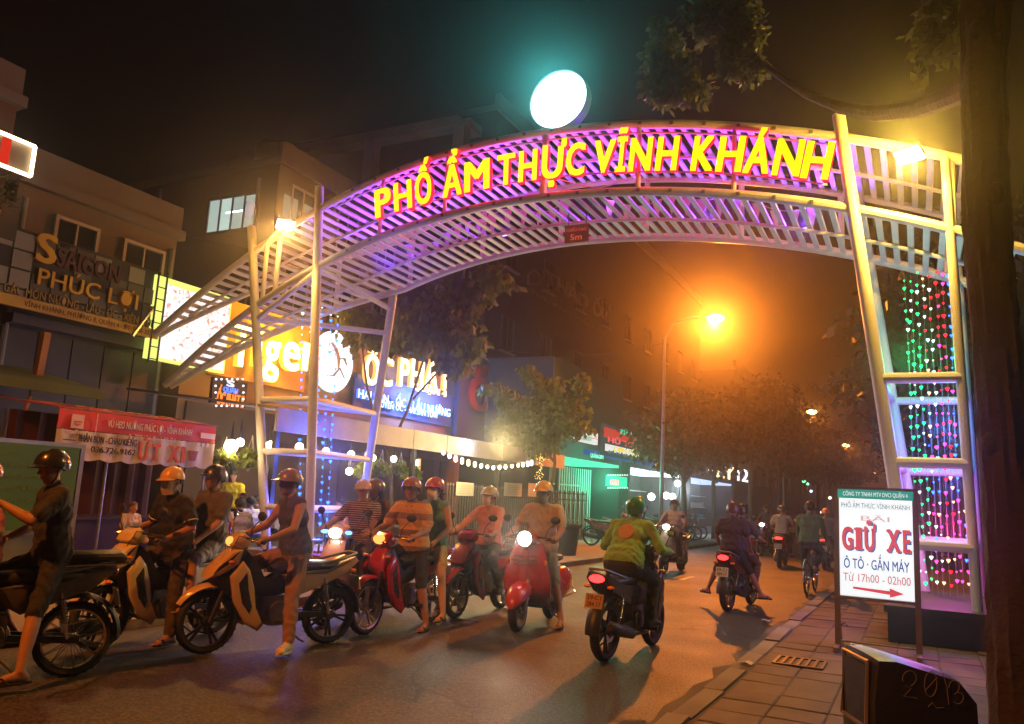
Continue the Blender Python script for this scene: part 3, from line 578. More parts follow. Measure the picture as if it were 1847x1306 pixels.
board('white_letters_sign', 'far blue-white glowing letters with two warm ones over the street', [(1274, 830, 1352, 868, mat('navy_board', (.05, .06, .14), .6), 'back')],
      [('BI', (1276, 853), (1288, 854), 18, glow('white_far', (.9, .93, 1), 3)), ('LY', (1291, 860), (1322, 861), 24, glow('warm_far', (1, .8, .45), 3)), ('12', (1328, 866), (1348, 867), 22, glow('white_far2', (.85, .9, 1), 3))], -10.6)
# farther houses of both sides, dark
for k, (y0, y1, h) in enumerate(((63, 80, 12), (81, 100, 9), (101, 130, 14), (131, 175, 10))):
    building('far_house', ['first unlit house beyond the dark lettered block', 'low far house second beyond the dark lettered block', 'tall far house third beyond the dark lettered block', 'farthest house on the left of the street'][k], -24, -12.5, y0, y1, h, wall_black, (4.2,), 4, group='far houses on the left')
for k, (y0, y1, h) in enumerate(((18, 34, 9), (35, 60, 12), (61, 100, 8), (101, 170, 12))):
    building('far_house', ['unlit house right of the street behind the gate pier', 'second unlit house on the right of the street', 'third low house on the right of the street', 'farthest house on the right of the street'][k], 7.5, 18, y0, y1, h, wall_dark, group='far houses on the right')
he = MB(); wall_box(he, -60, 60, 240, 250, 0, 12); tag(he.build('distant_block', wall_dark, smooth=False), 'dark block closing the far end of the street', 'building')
# ------------------------------------------------------------------ the arched food-street gate
GY, GB = 11.3, 13.6
up_pts = [(-14.15, 4.37), (-12.8, 5.2), (-11.52, 5.93), (-10.6, 6.42), (-9.8, 6.76), (-8.58, 7.05), (-7.18, 7.3), (-5.33, 7.42), (-3.58, 7.28), (-2.27, 7.02), (-.9, 6.64), (.63, 6.05), (1.6, 5.6), (2.4, 5.2)]
lo_pts = [(-13.56, 3.37), (-12.5, 4.1), (-11.5, 4.72), (-10.5, 5.28), (-9.7, 5.62), (-8.5, 5.95), (-7, 6.18), (-5.27, 6.27), (-3.29, 6.14), (-2, 5.92), (-.81, 5.61), (.72, 5.02), (1.4, 4.7), (2.4, 4.2)]
pu = np.polyfit(*zip(*up_pts), 5); pl = np.polyfit(*zip(*lo_pts), 5)
zu = lambda x: float(np.polyval(pu, x)); zl = lambda x: float(np.polyval(pl, x))
du = lambda x: float(np.polyval(np.polyder(pu), x)); dl = lambda x: float(np.polyval(np.polyder(pl), x))
gate = thing('street_gate', 'white steel arched gate over the street with a double slatted canopy and glowing yellow letters', 'gate', (-5.3, 12.4, 0))
GP = (-5.3, 12.4, 0)
def gpart(m, name, mats, **k): return rel(m.build(name, mats, gate, **k), GP)
def yback(x): return GB if x > -10 else GB + (GY + .12 - GB) * min(1, (-10 - x) / 4.0)
def chord(z, x0, x1, y, r):
    m = MB(); xs = np.linspace(x0, x1, 56); m.tube([(x, y(x) if callable(y) else y, z(x)) for x in xs], r, 10); gpart(m, 'chord', white_steel)
chord(zu, -14.1, .78, GY, .07); chord(zl, -13.6, 1.28, GY, .07); chord(zu, -14.1, .78, yback, .06); chord(zl, -13.6, 1.28, lambda x: yback(x - .4), .075)
chord(lambda x: zu(x) - .06, -13.4, .78, lambda x: (GY + yback(x)) / 2, .03); chord(lambda x: zl(x) - .06, -13.0, 1.28, lambda x: (GY + yback(x)) / 2, .03)
sm = MB(); sm.box((0, 0, 0), (.082, GB - GY - .16, .03)); slat_me = sm.mesh('slat', white_steel, False)
def slats(z, d, x0, x1, st):
    x = x0
    while x < x1:
        yb2 = yback(x - (.4 if z is zl else 0)); ln = yb2 - GY - .16
        if yb2 < GB - .01:
            if ln < .1: x += st; continue
            q_ = MB(); q_.box((0, 0, 0), (.082, ln, .03)); me_ = q_.mesh('slat', white_steel, False)
        else: me_ = slat_me
        o = obj('slat', me_, gate, loc=(x - GP[0], (GY + yb2) / 2 - GP[1], z(x))); o.rotation_euler = (rnd.gauss(0, .003), -math.atan(d(x)), 0)
        x += st * math.cos(math.atan(d(x)))
slats(zu, du, -13.95, .75, .205); slats(zl, dl, -13.4, 1.25, .205)
for x, rr in ((-8.55, .035), (-7.2, .035), (-5.33, .06), (-3.72, .04), (-2.27, .035)):
    m = MB(); m.tube([(x, GY, zl(x) + .06), (x, GY, zu(x) - .05)], rr, 8); gpart(m, 'upright', white_steel)
for x in (-9.4, -7.7, -6, -4.3, -2.6, -1.0):
    m = MB(); m.tube([(x, GB, zl(x) + .06), (x, GB, zu(x) - .05)], .05, 8); gpart(m, 'upright', white_steel)
for off in (.28, .86):
    m = MB(); m.tube([(x, GY - .03, zl(x) + off * (zu(x) - zl(x))) for x in np.linspace(-9.6, -1, 30)], .016, 6); gpart(m, 'letter_rail', white_steel)
for x in (.5, -10.9):
    m = MB(); m.tube([(x, GY, zl(x)), (x, GY, zu(x))], .05, 8); gpart(m, 'upright', white_steel)
    m = MB(); m.tube([(x, yback(x), zl(x)), (x, yback(x), zu(x))], .05, 8); gpart(m, 'upright', white_steel)
def post(pts, r=.085): m = MB(); m.tube(pts, r, 12); gpart(m, 'post', white_steel)
pA, pA0 = A(-10.03, GY - .02, 7.08), A(-9.47, GY - .02, .0)
pB, pB0 = A(-11.67, GY - .02, 6.46), A(-10.4, GY - .02, .0)
pC, pC0 = A(-9.78, GB, 5.75), A(-10.25, GB, 0)
pP, pP0 = A(-.84, GY - .02, 6.94), A(-.08, GY - .02, .4)
pQ, pQ0 = A(-.77, GB, 6.8), A(.05, GB, .4)
pU, pU0 = A(.44, GY - .02, 6.15), A(.6, GY - .02, .4)
pV, pV0 = A(.6, GB, 6.05), A(.75, GB, .4)
for a, b in ((pA, pA0), (pB, pB0), (pC, pC0), (pP, pP0), (pQ, pQ0), (pV, pV0)): post([a, (a + b) / 2, b])
post([pU, (pU + pU0) / 2, pU0], .06)
def at(a, b, z): return a + (b - a) * ((a[2] - z) / (a[2] - b[2]))
def cross(p, q, z, r=.06):
    m = MB(); m.tube([at(*p, z), at(*q, z)], r, 10); gpart(m, 'crossbar', white_steel)
for z in (3.22, 2.15, 1.15): cross((pP, pP0), (pU, pU0), z, .07); cross((pQ, pQ0), (pV, pV0), z, .06); cross((pP, pP0), (pQ, pQ0), z, .05); cross((pU, pU0), (pV, pV0), z, .05)
for z in (3.0, 2.05, 1.05): cross((pA, pA0), (pB, pB0), z, .06); cross((pA, pA0), (pC, pC0), z, .06); cross((pB, pB0), (pC, pC0), z, .05)
for a, b in ((at(pA, pA0, 5.4), at(pB, pB0, 4.55)), (at(pA, pA0, 5.5), at(pC, pC0, 5.2)), (at(pB, pB0, 4.6), at(pC, pC0, 4.7))):
    m = MB(); m.tube([a, b], .055, 8); gpart(m, 'brace', white_steel)
m = MB(); x = -11.2; m.tube([(x, GY, zl(x)), (x, GY - .02, 6.1)], .045, 8); gpart(m, 'upright', white_steel)
m = MB(); wall_box(m, -.36, 2.6, GY - .27, GB + .35, .0, .34); wall_box(m, -.4, 2.6, GY - .31, GB + .39, .34, .42); gpart(m, 'plinth', mat('plinth_paint', (.05, .065, .06), .75, var=.3, sc=3, dirt=.5), smooth=False)
m = MB(); wall_box(m, -10.9, -9.2, GY - .27, GB + .35, .0, .3); gpart(m, 'plinth', concrete, smooth=False)
# letters of the gate
CAPH = .515
LET = [('P', 685, 713), ('H', 718, 749), ('Ố', 755, 783), ('Ẩ', 803, 836), ('M', 841, 885), ('T', 899, 930), ('H', 937, 969), ('Ự', 978, 1020), ('C', 1021, 1054), ('V', 1070, 1107), ('Ĩ', 1110, 1128), ('N', 1134, 1173), ('H', 1182, 1220), ('K', 1246, 1285), ('H', 1291, 1337), ('Á', 1340, 1386), ('N', 1392, 1442), ('H', 1444, 1494)]
bl = [on_y(u, v, GY - .12) for u, v in ((690, 390), (735, 377), (865, 350), (1036, 318), (1090, 312), (1150, 309), (1215, 306), (1262, 306), (1310, 309), (1420, 321), (1470, 326))]
pb_ = np.polyfit([b[0] for b in bl], [b[2] for b in bl], 2); zb = lambda x: float(np.polyval(pb_, x)); db = lambda x: float(np.polyval(np.polyder(pb_), x))
yface, rside = glow('letter_yellow', (1, .86, .0), 1.75, True), glow('letter_red_sides', (1, .01, .03), 3, True)
for ch, u0, u1 in LET:
    v = 340; xa, xb = on_y(u0, v, GY - .12)[0], on_y(u1, v, GY - .12)[0]; xc = (xa + xb) / 2; m = MB()
    m.text(ch, CAPH, (0, 0, 0), MY, w=(xb - xa) * 1.03, depth=.1, bold=.036, align='C', side=1)
    ang = -math.atan(db(xc)) * .8; V = m.v[-1] @ roty(ang).T + A(xc, GY - .08, zb(xc)); m.v[-1] = V
    gpart(m, 'letter', [yface, rside], smooth=False)
for k in range(5):
    xa = -8.0 + 1.45 * k; lamp('letter_glow', 'POINT', 26, (1, .012, .02), (xa - GP[0], GY + .06 - GP[1], zb(xa) + .22), gate, .05)
for (xa, xb, dz, sg_) in ((-5.2, -3.6, .25, .28), (-8.2, -6.9, .3, .2), (-2.9, -1.6, .22, .16)):
    m = MB(); m.tube([(xa + (xb - xa) * s, GY + .04, zl(xa + (xb - xa) * s) + dz + .1 - sg_ * 4 * s * (1 - s) * .8 + .02 * math.sin(9 * s)) for s in np.linspace(0, 1, 14)], .009, 5); gpart(m, 'cable', ink_w)
for x in np.linspace(-9.2, -1.2, 17):
    for z in (zu, zl):
        m = MB(); m.box((x, GY - .068, z(x) - .005), (.05, .012, .05)); gpart(m, 'clamp', grey_steel, smooth=False)
# purple floodlights inside the canopy
pv = (.15, .02, 1)
for k, x in enumerate((-9.55, -8.9, -7.0, -4.9, -3.0, -1.5)):
    z = zl(x) + .2; y = 13.0 if k < 2 else 13.25
    t = thing('purple_floodlight', ['round purple floodlight nearest the post at the left inside the canopy', 'second round purple floodlight from the left inside the canopy', 'purple floodlight behind the first word of the gate', 'purple floodlight behind the middle words of the gate', 'purple floodlight behind the third word of the gate', 'purple floodlight behind the last letters of the gate'][k], 'floodlight', (x, y, z), 0, 'purple floodlights inside the canopy')
    m = MB(); Mx = rotx(.5) ; m.lathe([(0, -.1), (.07, -.1), (.1, 0), (.1, .03), (.085, .03)], 16, 0, Mx); m.build('housing', black_plastic, t)
    m = MB(); m.lathe([(.085, .025), (0, .03)], 16, 0, Mx); m.build('lens', glow('purple_lens', (.65, .4, 1), 6), t)
    m = MB(); m.bar((0, 0, -.08), (0, .05, -.2), .03, .03); m.build('bracket', dark_steel, t, False)
    lamp('purple_beam', 'SPOT', 380, pv, (0, -.05, .08), t, .06, 150, (0 if k > 1 else .5, -1.1, 1.1))
# round lit sign on the crown of the arch
t = thing('round_light_sign', 'round glowing white light box standing on the crown of the gate', 'light sign', (-5.1, GY, 7.42))
m = MB(); m.lathe([(0, .09), (.47, .09), (.5, .07), (.5, -.07), (.47, -.09), (0, -.09)], 40, 0, np.array([[1, 0, 0], [0, 0, -1], [0, 1, 0.]]), (0, 0, .5)); m.build('drum', glow('disc_white', (.8, 1, 1), 3, True), t)
m = MB(); m.lathe([(.502, .1), (.515, .1), (.515, -.1), (.502, -.1)], 40, 0, np.array([[1, 0, 0], [0, 0, -1], [0, 1, 0.]]), (0, 0, .5), close=True); m.build('rim_band', grey_steel, t)
m = MB(); m.tube([(-.12, 0, -.03), (-.12, 0, .06)], .03); m.tube([(.12, 0, -.03), (.12, 0, .06)], .03); m.build('foot', white_steel, t)
lamp('disc_light', 'SPOT', 1200, (.12, 1, .95), (0, -.14, .5), t, .3, 140, (0, -2, 1.6), .3)
# height sign hanging under the canopy
t = thing('height_sign', 'small dark board with red letters giving the clearance hanging under the canopy', 'sign', (0, 0, 0)); p, q = on_y(1020, 408, 12.1), on_y(1061, 435, 12.1); t.location = p
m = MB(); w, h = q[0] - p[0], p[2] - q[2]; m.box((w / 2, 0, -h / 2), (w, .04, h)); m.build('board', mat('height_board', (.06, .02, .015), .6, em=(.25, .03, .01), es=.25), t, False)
m = MB(); m.text('CHIỀU CAO', .05, (w / 2, -.024, -h * .38), MY, w=w * .84, depth=.006); m.build('lettering', glow('height_letters', (.85, .12, .05), .8), t, False); m = MB(); m.text('5m', .1, (w / 2, -.024, -h * .88), MY, w=w * .5, depth=.006, bold=.01); m.build('lettering', glow('height_letters', (.85, .12, .05), .8), t, False)
m = MB(); m.tube([(.05, 0, 0), (.05, 0, .35)], .008, 6); m.tube([(w - .05, 0, 0), (w - .05, 0, .35)], .008, 6); m.build('hanger', dark_steel, t)
# strings of pennants hung inside the canopy
pen = mat('pennant_cloth', (.5, .48, .5), .9, var=.2)
for k, (x0, x1, y, lab) in enumerate(((-9.2, -5.6, 13.0, 'string of pale pennants sagging inside the left half of the canopy'), (-5.0, -1.3, 13.2, 'string of pale pennants sagging inside the right half of the canopy'))):
    t = thing('pennant_string', lab, 'pennants', ((x0 + x1) / 2, y, 6), 0, 'pennant strings inside the canopy')
    f = lambda s: A(x0 + (x1 - x0) * s - (x0 + x1) / 2, .15 * math.sin(s * 9), (zl(x0 + (x1 - x0) * s) + .62 - 6) - .12 * math.sin(s * math.pi * 3) ** 2)
    m = MB(); m.tube([f(s) for s in np.linspace(0, 1, 24)], .006, 5); m.build('cord', ink_w, t)
    for s in np.linspace(.03, .97, 13):
        c = f(s); m = MB(); tw = rnd.uniform(-.5, .5); hw = .09
        G = [[c + A(math.cos(tw) * hw * (a - 1) * (1 - .45 * b), math.sin(tw) * hw * (a - 1) + .02 * b, -.16 * b) for a in range(3)] for b in range(3)]
        m.sheet(np.array(G), .004); m.build('pennant', pen, t)
# floodlights on the gate
def flood(label, p, aim, col, en, arm, spot=130):
    t = thing('floodlight', label, 'floodlight', tuple(p), 0, 'bright floodlights on the gate')
    d = nrm(np.array(aim) - p); q = Vector(d).to_track_quat('-Z', 'Y').to_matrix(); M_ = np.array(q)
    m = MB(); m.box((0, 0, .03), (.34, .24, .07), 0, None, .8); m.v[0] = m.v[0] @ M_.T
    m2 = MB()
    for k in range(6): m.v.append((np.array([[x * .006 + (-.14 + .056 * k), y * .1, .065 + z * .025] for z in (-1, 1) for y in (-1, 1) for x in (-1, 1)])) @ M_.T); m.f += [[i + m.n for i in qd] for qd in [(0, 2, 3, 1), (4, 5, 7, 6), (0, 1, 5, 4), (2, 6, 7, 3), (0, 4, 6, 2), (1, 3, 7, 5)]]; m.m += [0] * 6; m.n += 8
    m.build('housing', grey_steel, t, False)
    m = MB(); m.box((0, 0, -.012), (.3, .2, .02)); m.v[0] = m.v[0] @ M_.T; m.build('lens', glow('flood_lens', (1, .93, .7), 40), t, False)
    m = MB(); m.tube([A(*arm) - p, A(0, 0, .05)], .025, 8); m.build('arm', white_steel, t)
    lamp('flood_beam', 'SPOT', en, col, tuple(d * .06), t, .12, spot, tuple(d * 3), .5); return t
flood('floodlight on the arm above the left wing of the gate', on_y(515, 405, 10.7), (-7.6, 8.6, 0), (1, .47, .1), 1150, (-11.4, GY, 6.0), 118)
flood('floodlight in front of the right end of the gate beside the trunk', on_y(1640, 280, 10.8), (-1.2, 8.2, 0), (1, .5, .08), 650, (.05, GY, zu(.05)), 160)
lamp('flood_fill', 'POINT', 50, (1, .45, .06), (-10.75, 11.0, 5.9), None, .1); lamp('flood_fill', 'POINT', 1500, (1, .6, .07), (.0, 10.75, 6.05), None, .1)  # added point lamps beside the floodlights, for leaf light and halo
# curtains of heart-shaped fairy lights in the two piers
hp_ = [(0, .75), (.35, 1), (.8, .85), (.95, .45), (.7, -.05), (0, -1), (-.7, -.05), (-.95, .45), (-.8, .85), (-.35, 1)]
def heart(m, c, s, mi, a):
    V = [A(x * s * math.cos(a), x * s * math.sin(a), z * s) + A(0, dy, 0) for dy in (-s * .35, s * .35) for x, z in hp_]
    n = 10; m.add(np.array(V) + c, [tuple(range(n))[::-1], tuple(range(n, 2 * n))] + [(i, (i + 1) % n, n + (i + 1) % n, n + i) for i in range(n)], mi)
cg = [glow('bulb_green', (.015, 1, .22), 4.5), glow('bulb_white', (.7, 1, .9), 3), glow('bulb_red', (1, .012, .03), 4.5), glow('bulb_pink', (1, .05, .45), 5), glow('bulb_blue', (.03, .16, 1), 6), glow('bulb_warm', (1, .55, .3), 3.5)]
wire_m = mat('fairy_wire', (.3, .32, .3), .5)
def curtain(label, Y, strands, z0, z1, pick, sz):
    t = thing('fairy_light_curtain', label, 'fairy lights', (strands[len(strands) // 2][0], Y, z0), 0, 'fairy light curtains in the gate piers'); P = (strands[len(strands) // 2][0], Y, z0)
    for i, (xa, xb) in enumerate(strands):
        w = MB(); y = Y + .12 * math.sin(i * 2.1); pts = [A(xa + (xb - xa) * s + .01 * math.sin(7 * s + i), y, z0 + (z1 - z0) * s) for s in np.linspace(0, 1, 12)]; w.tube(pts, .0025, 5); wo = rel(w.build('wire', wire_m, t), P)
        b = MB(); n = int((z0 - z1) / .15); ph_ = rnd.uniform(0, .6)
        for k in range(n):
            s = (k + ph_ + .35 * rnd.random()) / (n + .6); c = A(xa + (xb - xa) * s + rnd.gauss(0, .008), y - .01, z0 + (z1 - z0) * s); heart(b, c, sz * rnd.choice((.55, .8, 1, 1.1)), pick(i, s), rnd.uniform(-.6, .6))
        bo = b.build('bulbs', cg, wo, kind='stuff'); 
    return t
tops = [on_y(u, 492 + 3 * (i % 3), 12.3) for i, u in enumerate((1630, 1641, 1653, 1664, 1676, 1688, 1699, 1711, 1722))]; bots = [on_y(u, 1078, 12.3) for u in (1660, 1671, 1682, 1693, 1704, 1715, 1727, 1738, 1748)]
def pickR(i, s):
    if i < 3: return 0 if rnd.random() < .85 - .3 * s else 1
    if i < 5: return rnd.choice((1, 1, 2, 5) if s < .45 else (1, 4, 3, 5))
    if i < 7: return rnd.choice((2, 2, 3) if s < .6 else (3, 5, 2))
    return rnd.choice((3, 4, 4) if s < .7 else (3, 5, 4))
curtain('curtain of heart shaped fairy lights in green, red and pink in the right pier', 12.3, [(a[0], b[0]) for a, b in zip(tops, bots)], tops[0][2], .48, pickR, .024)
for (z, c, e, x) in ((3.6, (.03, 1, .25), 60, -.05), (2.7, (.1, .25, 1), 120, .4), (1.3, (1, .06, .45), 90, .4), (2.0, (.1, .15, 1), 90, .5)): lamp('fairy_glow', 'POINT', e, c, (x, 12.15, z), None, .25)
t2 = [on_y(u, 555, 12.2) for u in (546, 556, 588, 598, 604)]; b2 = [on_y(u, 1000, 12.2) for u in (540, 548, 566, 574, 582)]
curtain('curtain of blue fairy lights in the left pier behind the riders', 12.2, [(a[0], b[0]) for a, b in zip(t2, b2)], t2[0][2], .1, lambda i, s: 4 if s > .35 or rnd.random() < .6 else 1, .028)
for z in (1.0, 2.1): lamp('fairy_glow', 'POINT', 160, (.05, .12, 1), (-9.9, 12.2, z), None, .25)
for (p, q_) in (((pA, pA0), 'x'), ((pC, pC0), 'x')):
    pass

# ------------------------------------------------------------------ street lamps
sod = (1, .235, .02)
lab = ['street lamp standing behind the riders nearest the camera', 'large orange street lamp glaring under the arch', 'second orange street lamp farther along, behind leaves', 'third and smaller orange street lamp down the street', 'fourth tiny orange street lamp far down the street', 'farthest orange street lamp of the row']
lens_m = glow('sodium_lens', (1, .62, .16), 60)
for k in range(6):
    y = -1.2 + 29.2 * k; t = thing('street_lamp', lab[k], 'street lamp', (-8.05, y, 0), 0, 'street lamps along the left pavement')
    m = MB(); m.tube([(0, 0, 0), (0, 0, .5), (0, 0, .52), (0, 0, 7.4)], [.11, .11, .075, .05], 10); m.build('pole', grey_steel, t)
    m = MB(); m.tube([(0, 0, 7.35), (.25, 0, 7.85), (.8, 0, 8.08), (1.5, 0, 8.12)], [.045, .04, .035, .035], 8); m.build('arm', grey_steel, t)
    m = MB(); m.loft([(1.4, 8.12, .05, .05), (1.55, 8.12, .12, .07), (1.85, 8.13, .15, .08), (2.1, 8.12, .1, .05)], 12); m.build('lamp_head', grey_steel, t)
    m = MB(); m.ell((1.82, 0, 8.02), (.3, .2, .16), 14, 8); m.build('lens', lens_m, t)
    lamp('sodium_light', 'POINT', (0, 0, 700, 600, 600, 600)[k], sod, (1.82, 0, 7.68), t, .1) if k > 1 else lamp('sodium_light', 'SPOT', 10500, sod, (1.82, -.28, 7.74), t, .1, 158, (1.82, -3.4, 6.3), .6) if k else lamp('sodium_light', 'SPOT', 4200, sod, (1.82, 0, 7.68), t, .1, 150, (1.82, 0, 0), .5)

# ------------------------------------------------------------------ trees
def leaf_cloud(clusters, size, droop=.5, seed=1, wid=.3):
    g = np.random.default_rng(seed); Cs = []
    for c, r, n in clusters:
        p = g.normal(size=(n, 3)); p /= np.linalg.norm(p, axis=1, keepdims=True); p *= g.uniform(.25, 1, (n, 1)) ** .5
        sub = g.normal(size=(max(3, n // 60), 3)) * .45                      # clumps with gaps between them
        near = sub[g.integers(0, len(sub), n)] + g.normal(size=(n, 3)) * .22
        q = np.where(g.random((n, 1)) < .62, near, p); Cs.append(q * np.asarray(r) + np.asarray(c))
    C = np.concatenate(Cs); n = len(C); d = g.normal(size=(n, 3)); d[:, 2] -= droop * 1.6; d /= np.linalg.norm(d, axis=1, keepdims=True)
    s = np.cross(d, g.normal(size=(n, 3))); s /= np.linalg.norm(s, axis=1, keepdims=True); L = size * g.uniform(.6, 1.3, (n, 1))
    V = np.stack([C, C + d * L * .5 + s * L * wid, C + d * L, C + d * L * .5 - s * L * wid], 1).reshape(-1, 3)
    return V, np.arange(n * 4).reshape(-1, 4)
def tree(name, label, loc, trunk, limbs, clusters, leafm, size, seed, group=None, droop=.5):
    t = thing(name, label, 'tree', loc, 0, group)
    m = MB(); m.tube(*trunk, 10); m.build('trunk', bark, t)
    for L in limbs: m = MB(); m.tube(*L, 7); m.build('limb', bark, t)
    V, Q = leaf_cloud(clusters, size, droop, seed); obj('crown', fast_mesh('crown', V, Q, leafm), t); return t
# slim tree before the terrace fence
b = on_ground(985, 990, 0); B = lambda u, v, dy=0: on_y(u, v, b[1] + dy) - b
tree('slim_tree', 'slim street tree with bright green layered crown in front of the terrace fence', tuple(b),
     ([(0, 0, 0), B(990, 930), B(994, 880), B(1001, 835), B(998, 790)], [.07, .055, .05, .045, .04]),
     [([B(1001, 835), B(975, 800), B(930, 760, .3), B(890, 720, .5)], [.04, .035, .03, .015]), ([B(998, 800), B(1000, 750), B(965, 690), B(955, 665)], [.04, .03, .02, .012]), ([B(1000, 800), B(1030, 760, -.3), B(1058, 690, -.4)], [.04, .03, .012]), ([B(985, 800), B(960, 760, -.6), B(930, 745, -.8)], [.03, .025, .012])],
     [(B(895, 700, .4), (.45, .5, .22), 230), (B(925, 725, .2), (.5, .6, .3), 420), (B(955, 672, 0), (.3, .5, .3), 300), (B(985, 700, .2), (.45, .6, .4), 500), (B(1050, 690, -.3), (.3, .5, .28), 260), (B(1020, 730, -.2), (.55, .7, .4), 560), (B(960, 760, -.3), (.8, .9, .4), 1200), (B(915, 775, .2), (.5, .7, .35), 600), (B(1035, 770, .2), (.5, .7, .35), 500), (B(965, 800, .2), (.9, .8, .3), 800)], leaf_a, .19, 5, None, .7)
# bigger tree beside the snail sign, forked thin trunk
b = A(-10.0, 16.2, 0); B = lambda u, v, dy=0: on_y(u, v, b[1] + dy) - b
tree('fork_tree', 'forked street tree whose dark crown hangs beside the snail sign', tuple(b),
     ([(0, 0, 0), B(706, 920), B(704, 850), B(700, 815)], [.07, .06, .05, .045]),
     [([B(700, 815), B(680, 770), B(662, 700), B(650, 600)], [.04, .035, .03, .015]), ([B(700, 815), B(735, 740), B(760, 660), B(790, 580)], [.04, .035, .03, .015]), ([B(745, 720), B(800, 660), B(840, 560)], [.03, .025, .012])],
     [(B(655, 590), (.7, .6, .5), 700), (B(720, 600, .3), (.9, .8, .5), 1100), (B(790, 580), (.8, .8, .5), 1000), (B(840, 530, .3), (.8, .7, .35), 900), (B(890, 500, .3), (.5, .6, .22), 350), (B(830, 620), (.55, .6, .3), 600), (B(760, 540, .6), (.8, .7, .4), 700), (B(825, 660), (.35, .4, .3), 300)], leaf_b, .24, 6, None, .7)
# street trees in two rows, farther off
far_m = []
V, Q = leaf_cloud([((0, 0, 6), (2.3, 2.3, 1.6), 2600), ((1.4, .6, 5), (1.5, 1.5, 1.0), 1300), ((-1.4, -.4, 5.2), (1.5, 1.5, 1.1), 1300), ((.3, -1.2, 7.2), (1.4, 1.4, .9), 1000), ((-.8, 1.2, 4.4), (1.2, 1.2, .7), 700)], .3, .5, 21)
crown_me = fast_mesh('crown', V, Q, leaf_dark)
m = MB(); m.tube([(0, 0, 0), (.03, .02, 1.5), (-.04, .05, 3), (.05, 0, 4.4), (0, 0, 6)], [.17, .13, .12, .09, .04], 9); trunk_me = m.mesh('trunk', bark)
m = MB(); m.tube([(0, 0, 3.1), (.7, .4, 4.3), (1.4, .6, 5.3)], [.07, .05, .02], 7); m.tube([(0, 0, 3.3), (-.6, -.2, 4.4), (-1.4, -.4, 5.6)], [.07, .05, .02], 7); limb_me = m.mesh('limb', bark)
def street_tree(x, y, s, rz, label, grp):
    t = thing('street_tree', label, 'tree', (x, y, 0), rz, grp); t.scale = (s, s, s); obj('trunk', trunk_me, t); obj('limb', limb_me, t); obj('crown', crown_me, t)
for k, (x, y, s) in enumerate(((-7.9, 30.5, .72), (-8.2, 37, .8), (-8.2, 46, 1.1), (-8, 55, 1), (-8.4, 66, 1.15), (-8, 78, 1.1), (-8.2, 92, 1.2), (-8, 110, 1.3))):
    street_tree(x, y, s, k * 1.3, ['dark street tree with bare trunk before the white shop', 'dark street tree just behind the bare trunk', 'street tree under the second orange lamp on the left row', 'fourth tree of the dark left row', 'fifth tree of the dark left row', 'sixth tree of the dark left row', 'seventh tree of the dark left row', 'last tree of the dark left row'][k], 'street trees on the left pavement')
for k, (x, y, s) in enumerate(((1.3, 19.5, 1.0), (1.2, 27, 1.1), (.9, 36, 1.1), (1.0, 46, 1.15), (1.0, 58, 1.2), (1.0, 72, 1.2), (1.0, 90, 1.3), (1.0, 112, 1.4))):
    street_tree(x, y, s, k * 1.9 + .5, ['nearest tree of the right row, its leaves showing left of the gate pier', 'second tree of the right row', 'third tree of the right row', 'fourth tree of the right row', 'fifth tree of the right row', 'sixth tree of the right row', 'seventh tree of the right row', 'last tree of the right row'][k], 'street trees on the right pavement')
# the near trunk at the right edge with its long branch over the gate
t = thing('near_tree', 'backlit tree trunk at the right edge with a long branch reaching over the gate', 'tree', (.47, 5.1, 0)); b = A(.47, 5.1, 0); bark_backlit = mat('bark_backlit', (.03, .024, .02), .95, var=.4, sc=9, bump=.9, bsc=22)  # bark colour darkened to stand for the trunk's backlit side
tp = []; tr = []
for z, r in ((0, .32), (.25, .25), (.6, .17), (1.2, .14), (2, .122), (3, .115), (4, .118), (4.6, .13), (5.6, .12), (7, .1), (8.5, .05)): tp.append((.27 + r - .47 + .035 * math.sin(z * 1.3) + .012 * z, 0, z)); tr.append(r)
m = MB(); zz_ = np.concatenate([np.linspace(0, 1.2, 14), np.linspace(1.3, 5.6, 50), np.linspace(5.8, 8.5, 8)]); tp_ = np.array(tp); tr_ = np.array(tr)
m.tube([(np.interp(z, tp_[:, 2], tp_[:, 0]), 0, z) for z in zz_], np.interp(zz_, tp_[:, 2], tr_), 30)
V = m.v[-1]; ax_ = np.stack([np.interp(V[:, 2], tp_[:, 2], tp_[:, 0]), 0 * V[:, 2]], 1); dv = V[:, :2] - ax_; an = np.arctan2(dv[:, 1], dv[:, 0])
f_ = 1 + .07 * np.sin(an * 7 + 2.2 * np.sin(V[:, 2] * 2.1)) * np.sin(V[:, 2] * 5.3 + an * 2) + .05 * np.sin(an * 13 + V[:, 2] * 3) + .035 * nrg.normal(size=len(V)); V[:, :2] = ax_ + dv * f_[:, None]
for z, a_ in ((1.9, -2.4), (3.3, -1.2), (4.3, -2.0)): m.ell((np.interp(z, tp_[:, 2], tp_[:, 0]) + .1 * math.cos(a_), .1 * math.sin(a_), z), (.05, .05, .07), 10, 8)
m.build('trunk', bark_backlit, t)
br = [A(.0, .02, 4.05) , on_y(1660, 195, 6.6) - b, on_y(1585, 205, 7.3) - b, on_y(1520, 195, 7.7) - b, on_y(1455, 170, 8.0) - b, on_y(1385, 122, 8.2) - b, on_y(1325, 78, 8.3) - b, on_y(1250, 36, 8.4) - b]
m = MB(); m.tube(br, [.085, .075, .07, .06, .045, .036, .026, .015], 9); m.build('limb', bark, t)
tw = [on_y(1250, 36, 8.4) - b, on_y(1225, 25, 8.4) - b, on_y(1200, 50, 8.4) - b, on_y(1195, 90, 8.4) - b]; m = MB(); m.tube(tw, [.015, .012, .01, .006], 6); m.build('limb', bark, t)
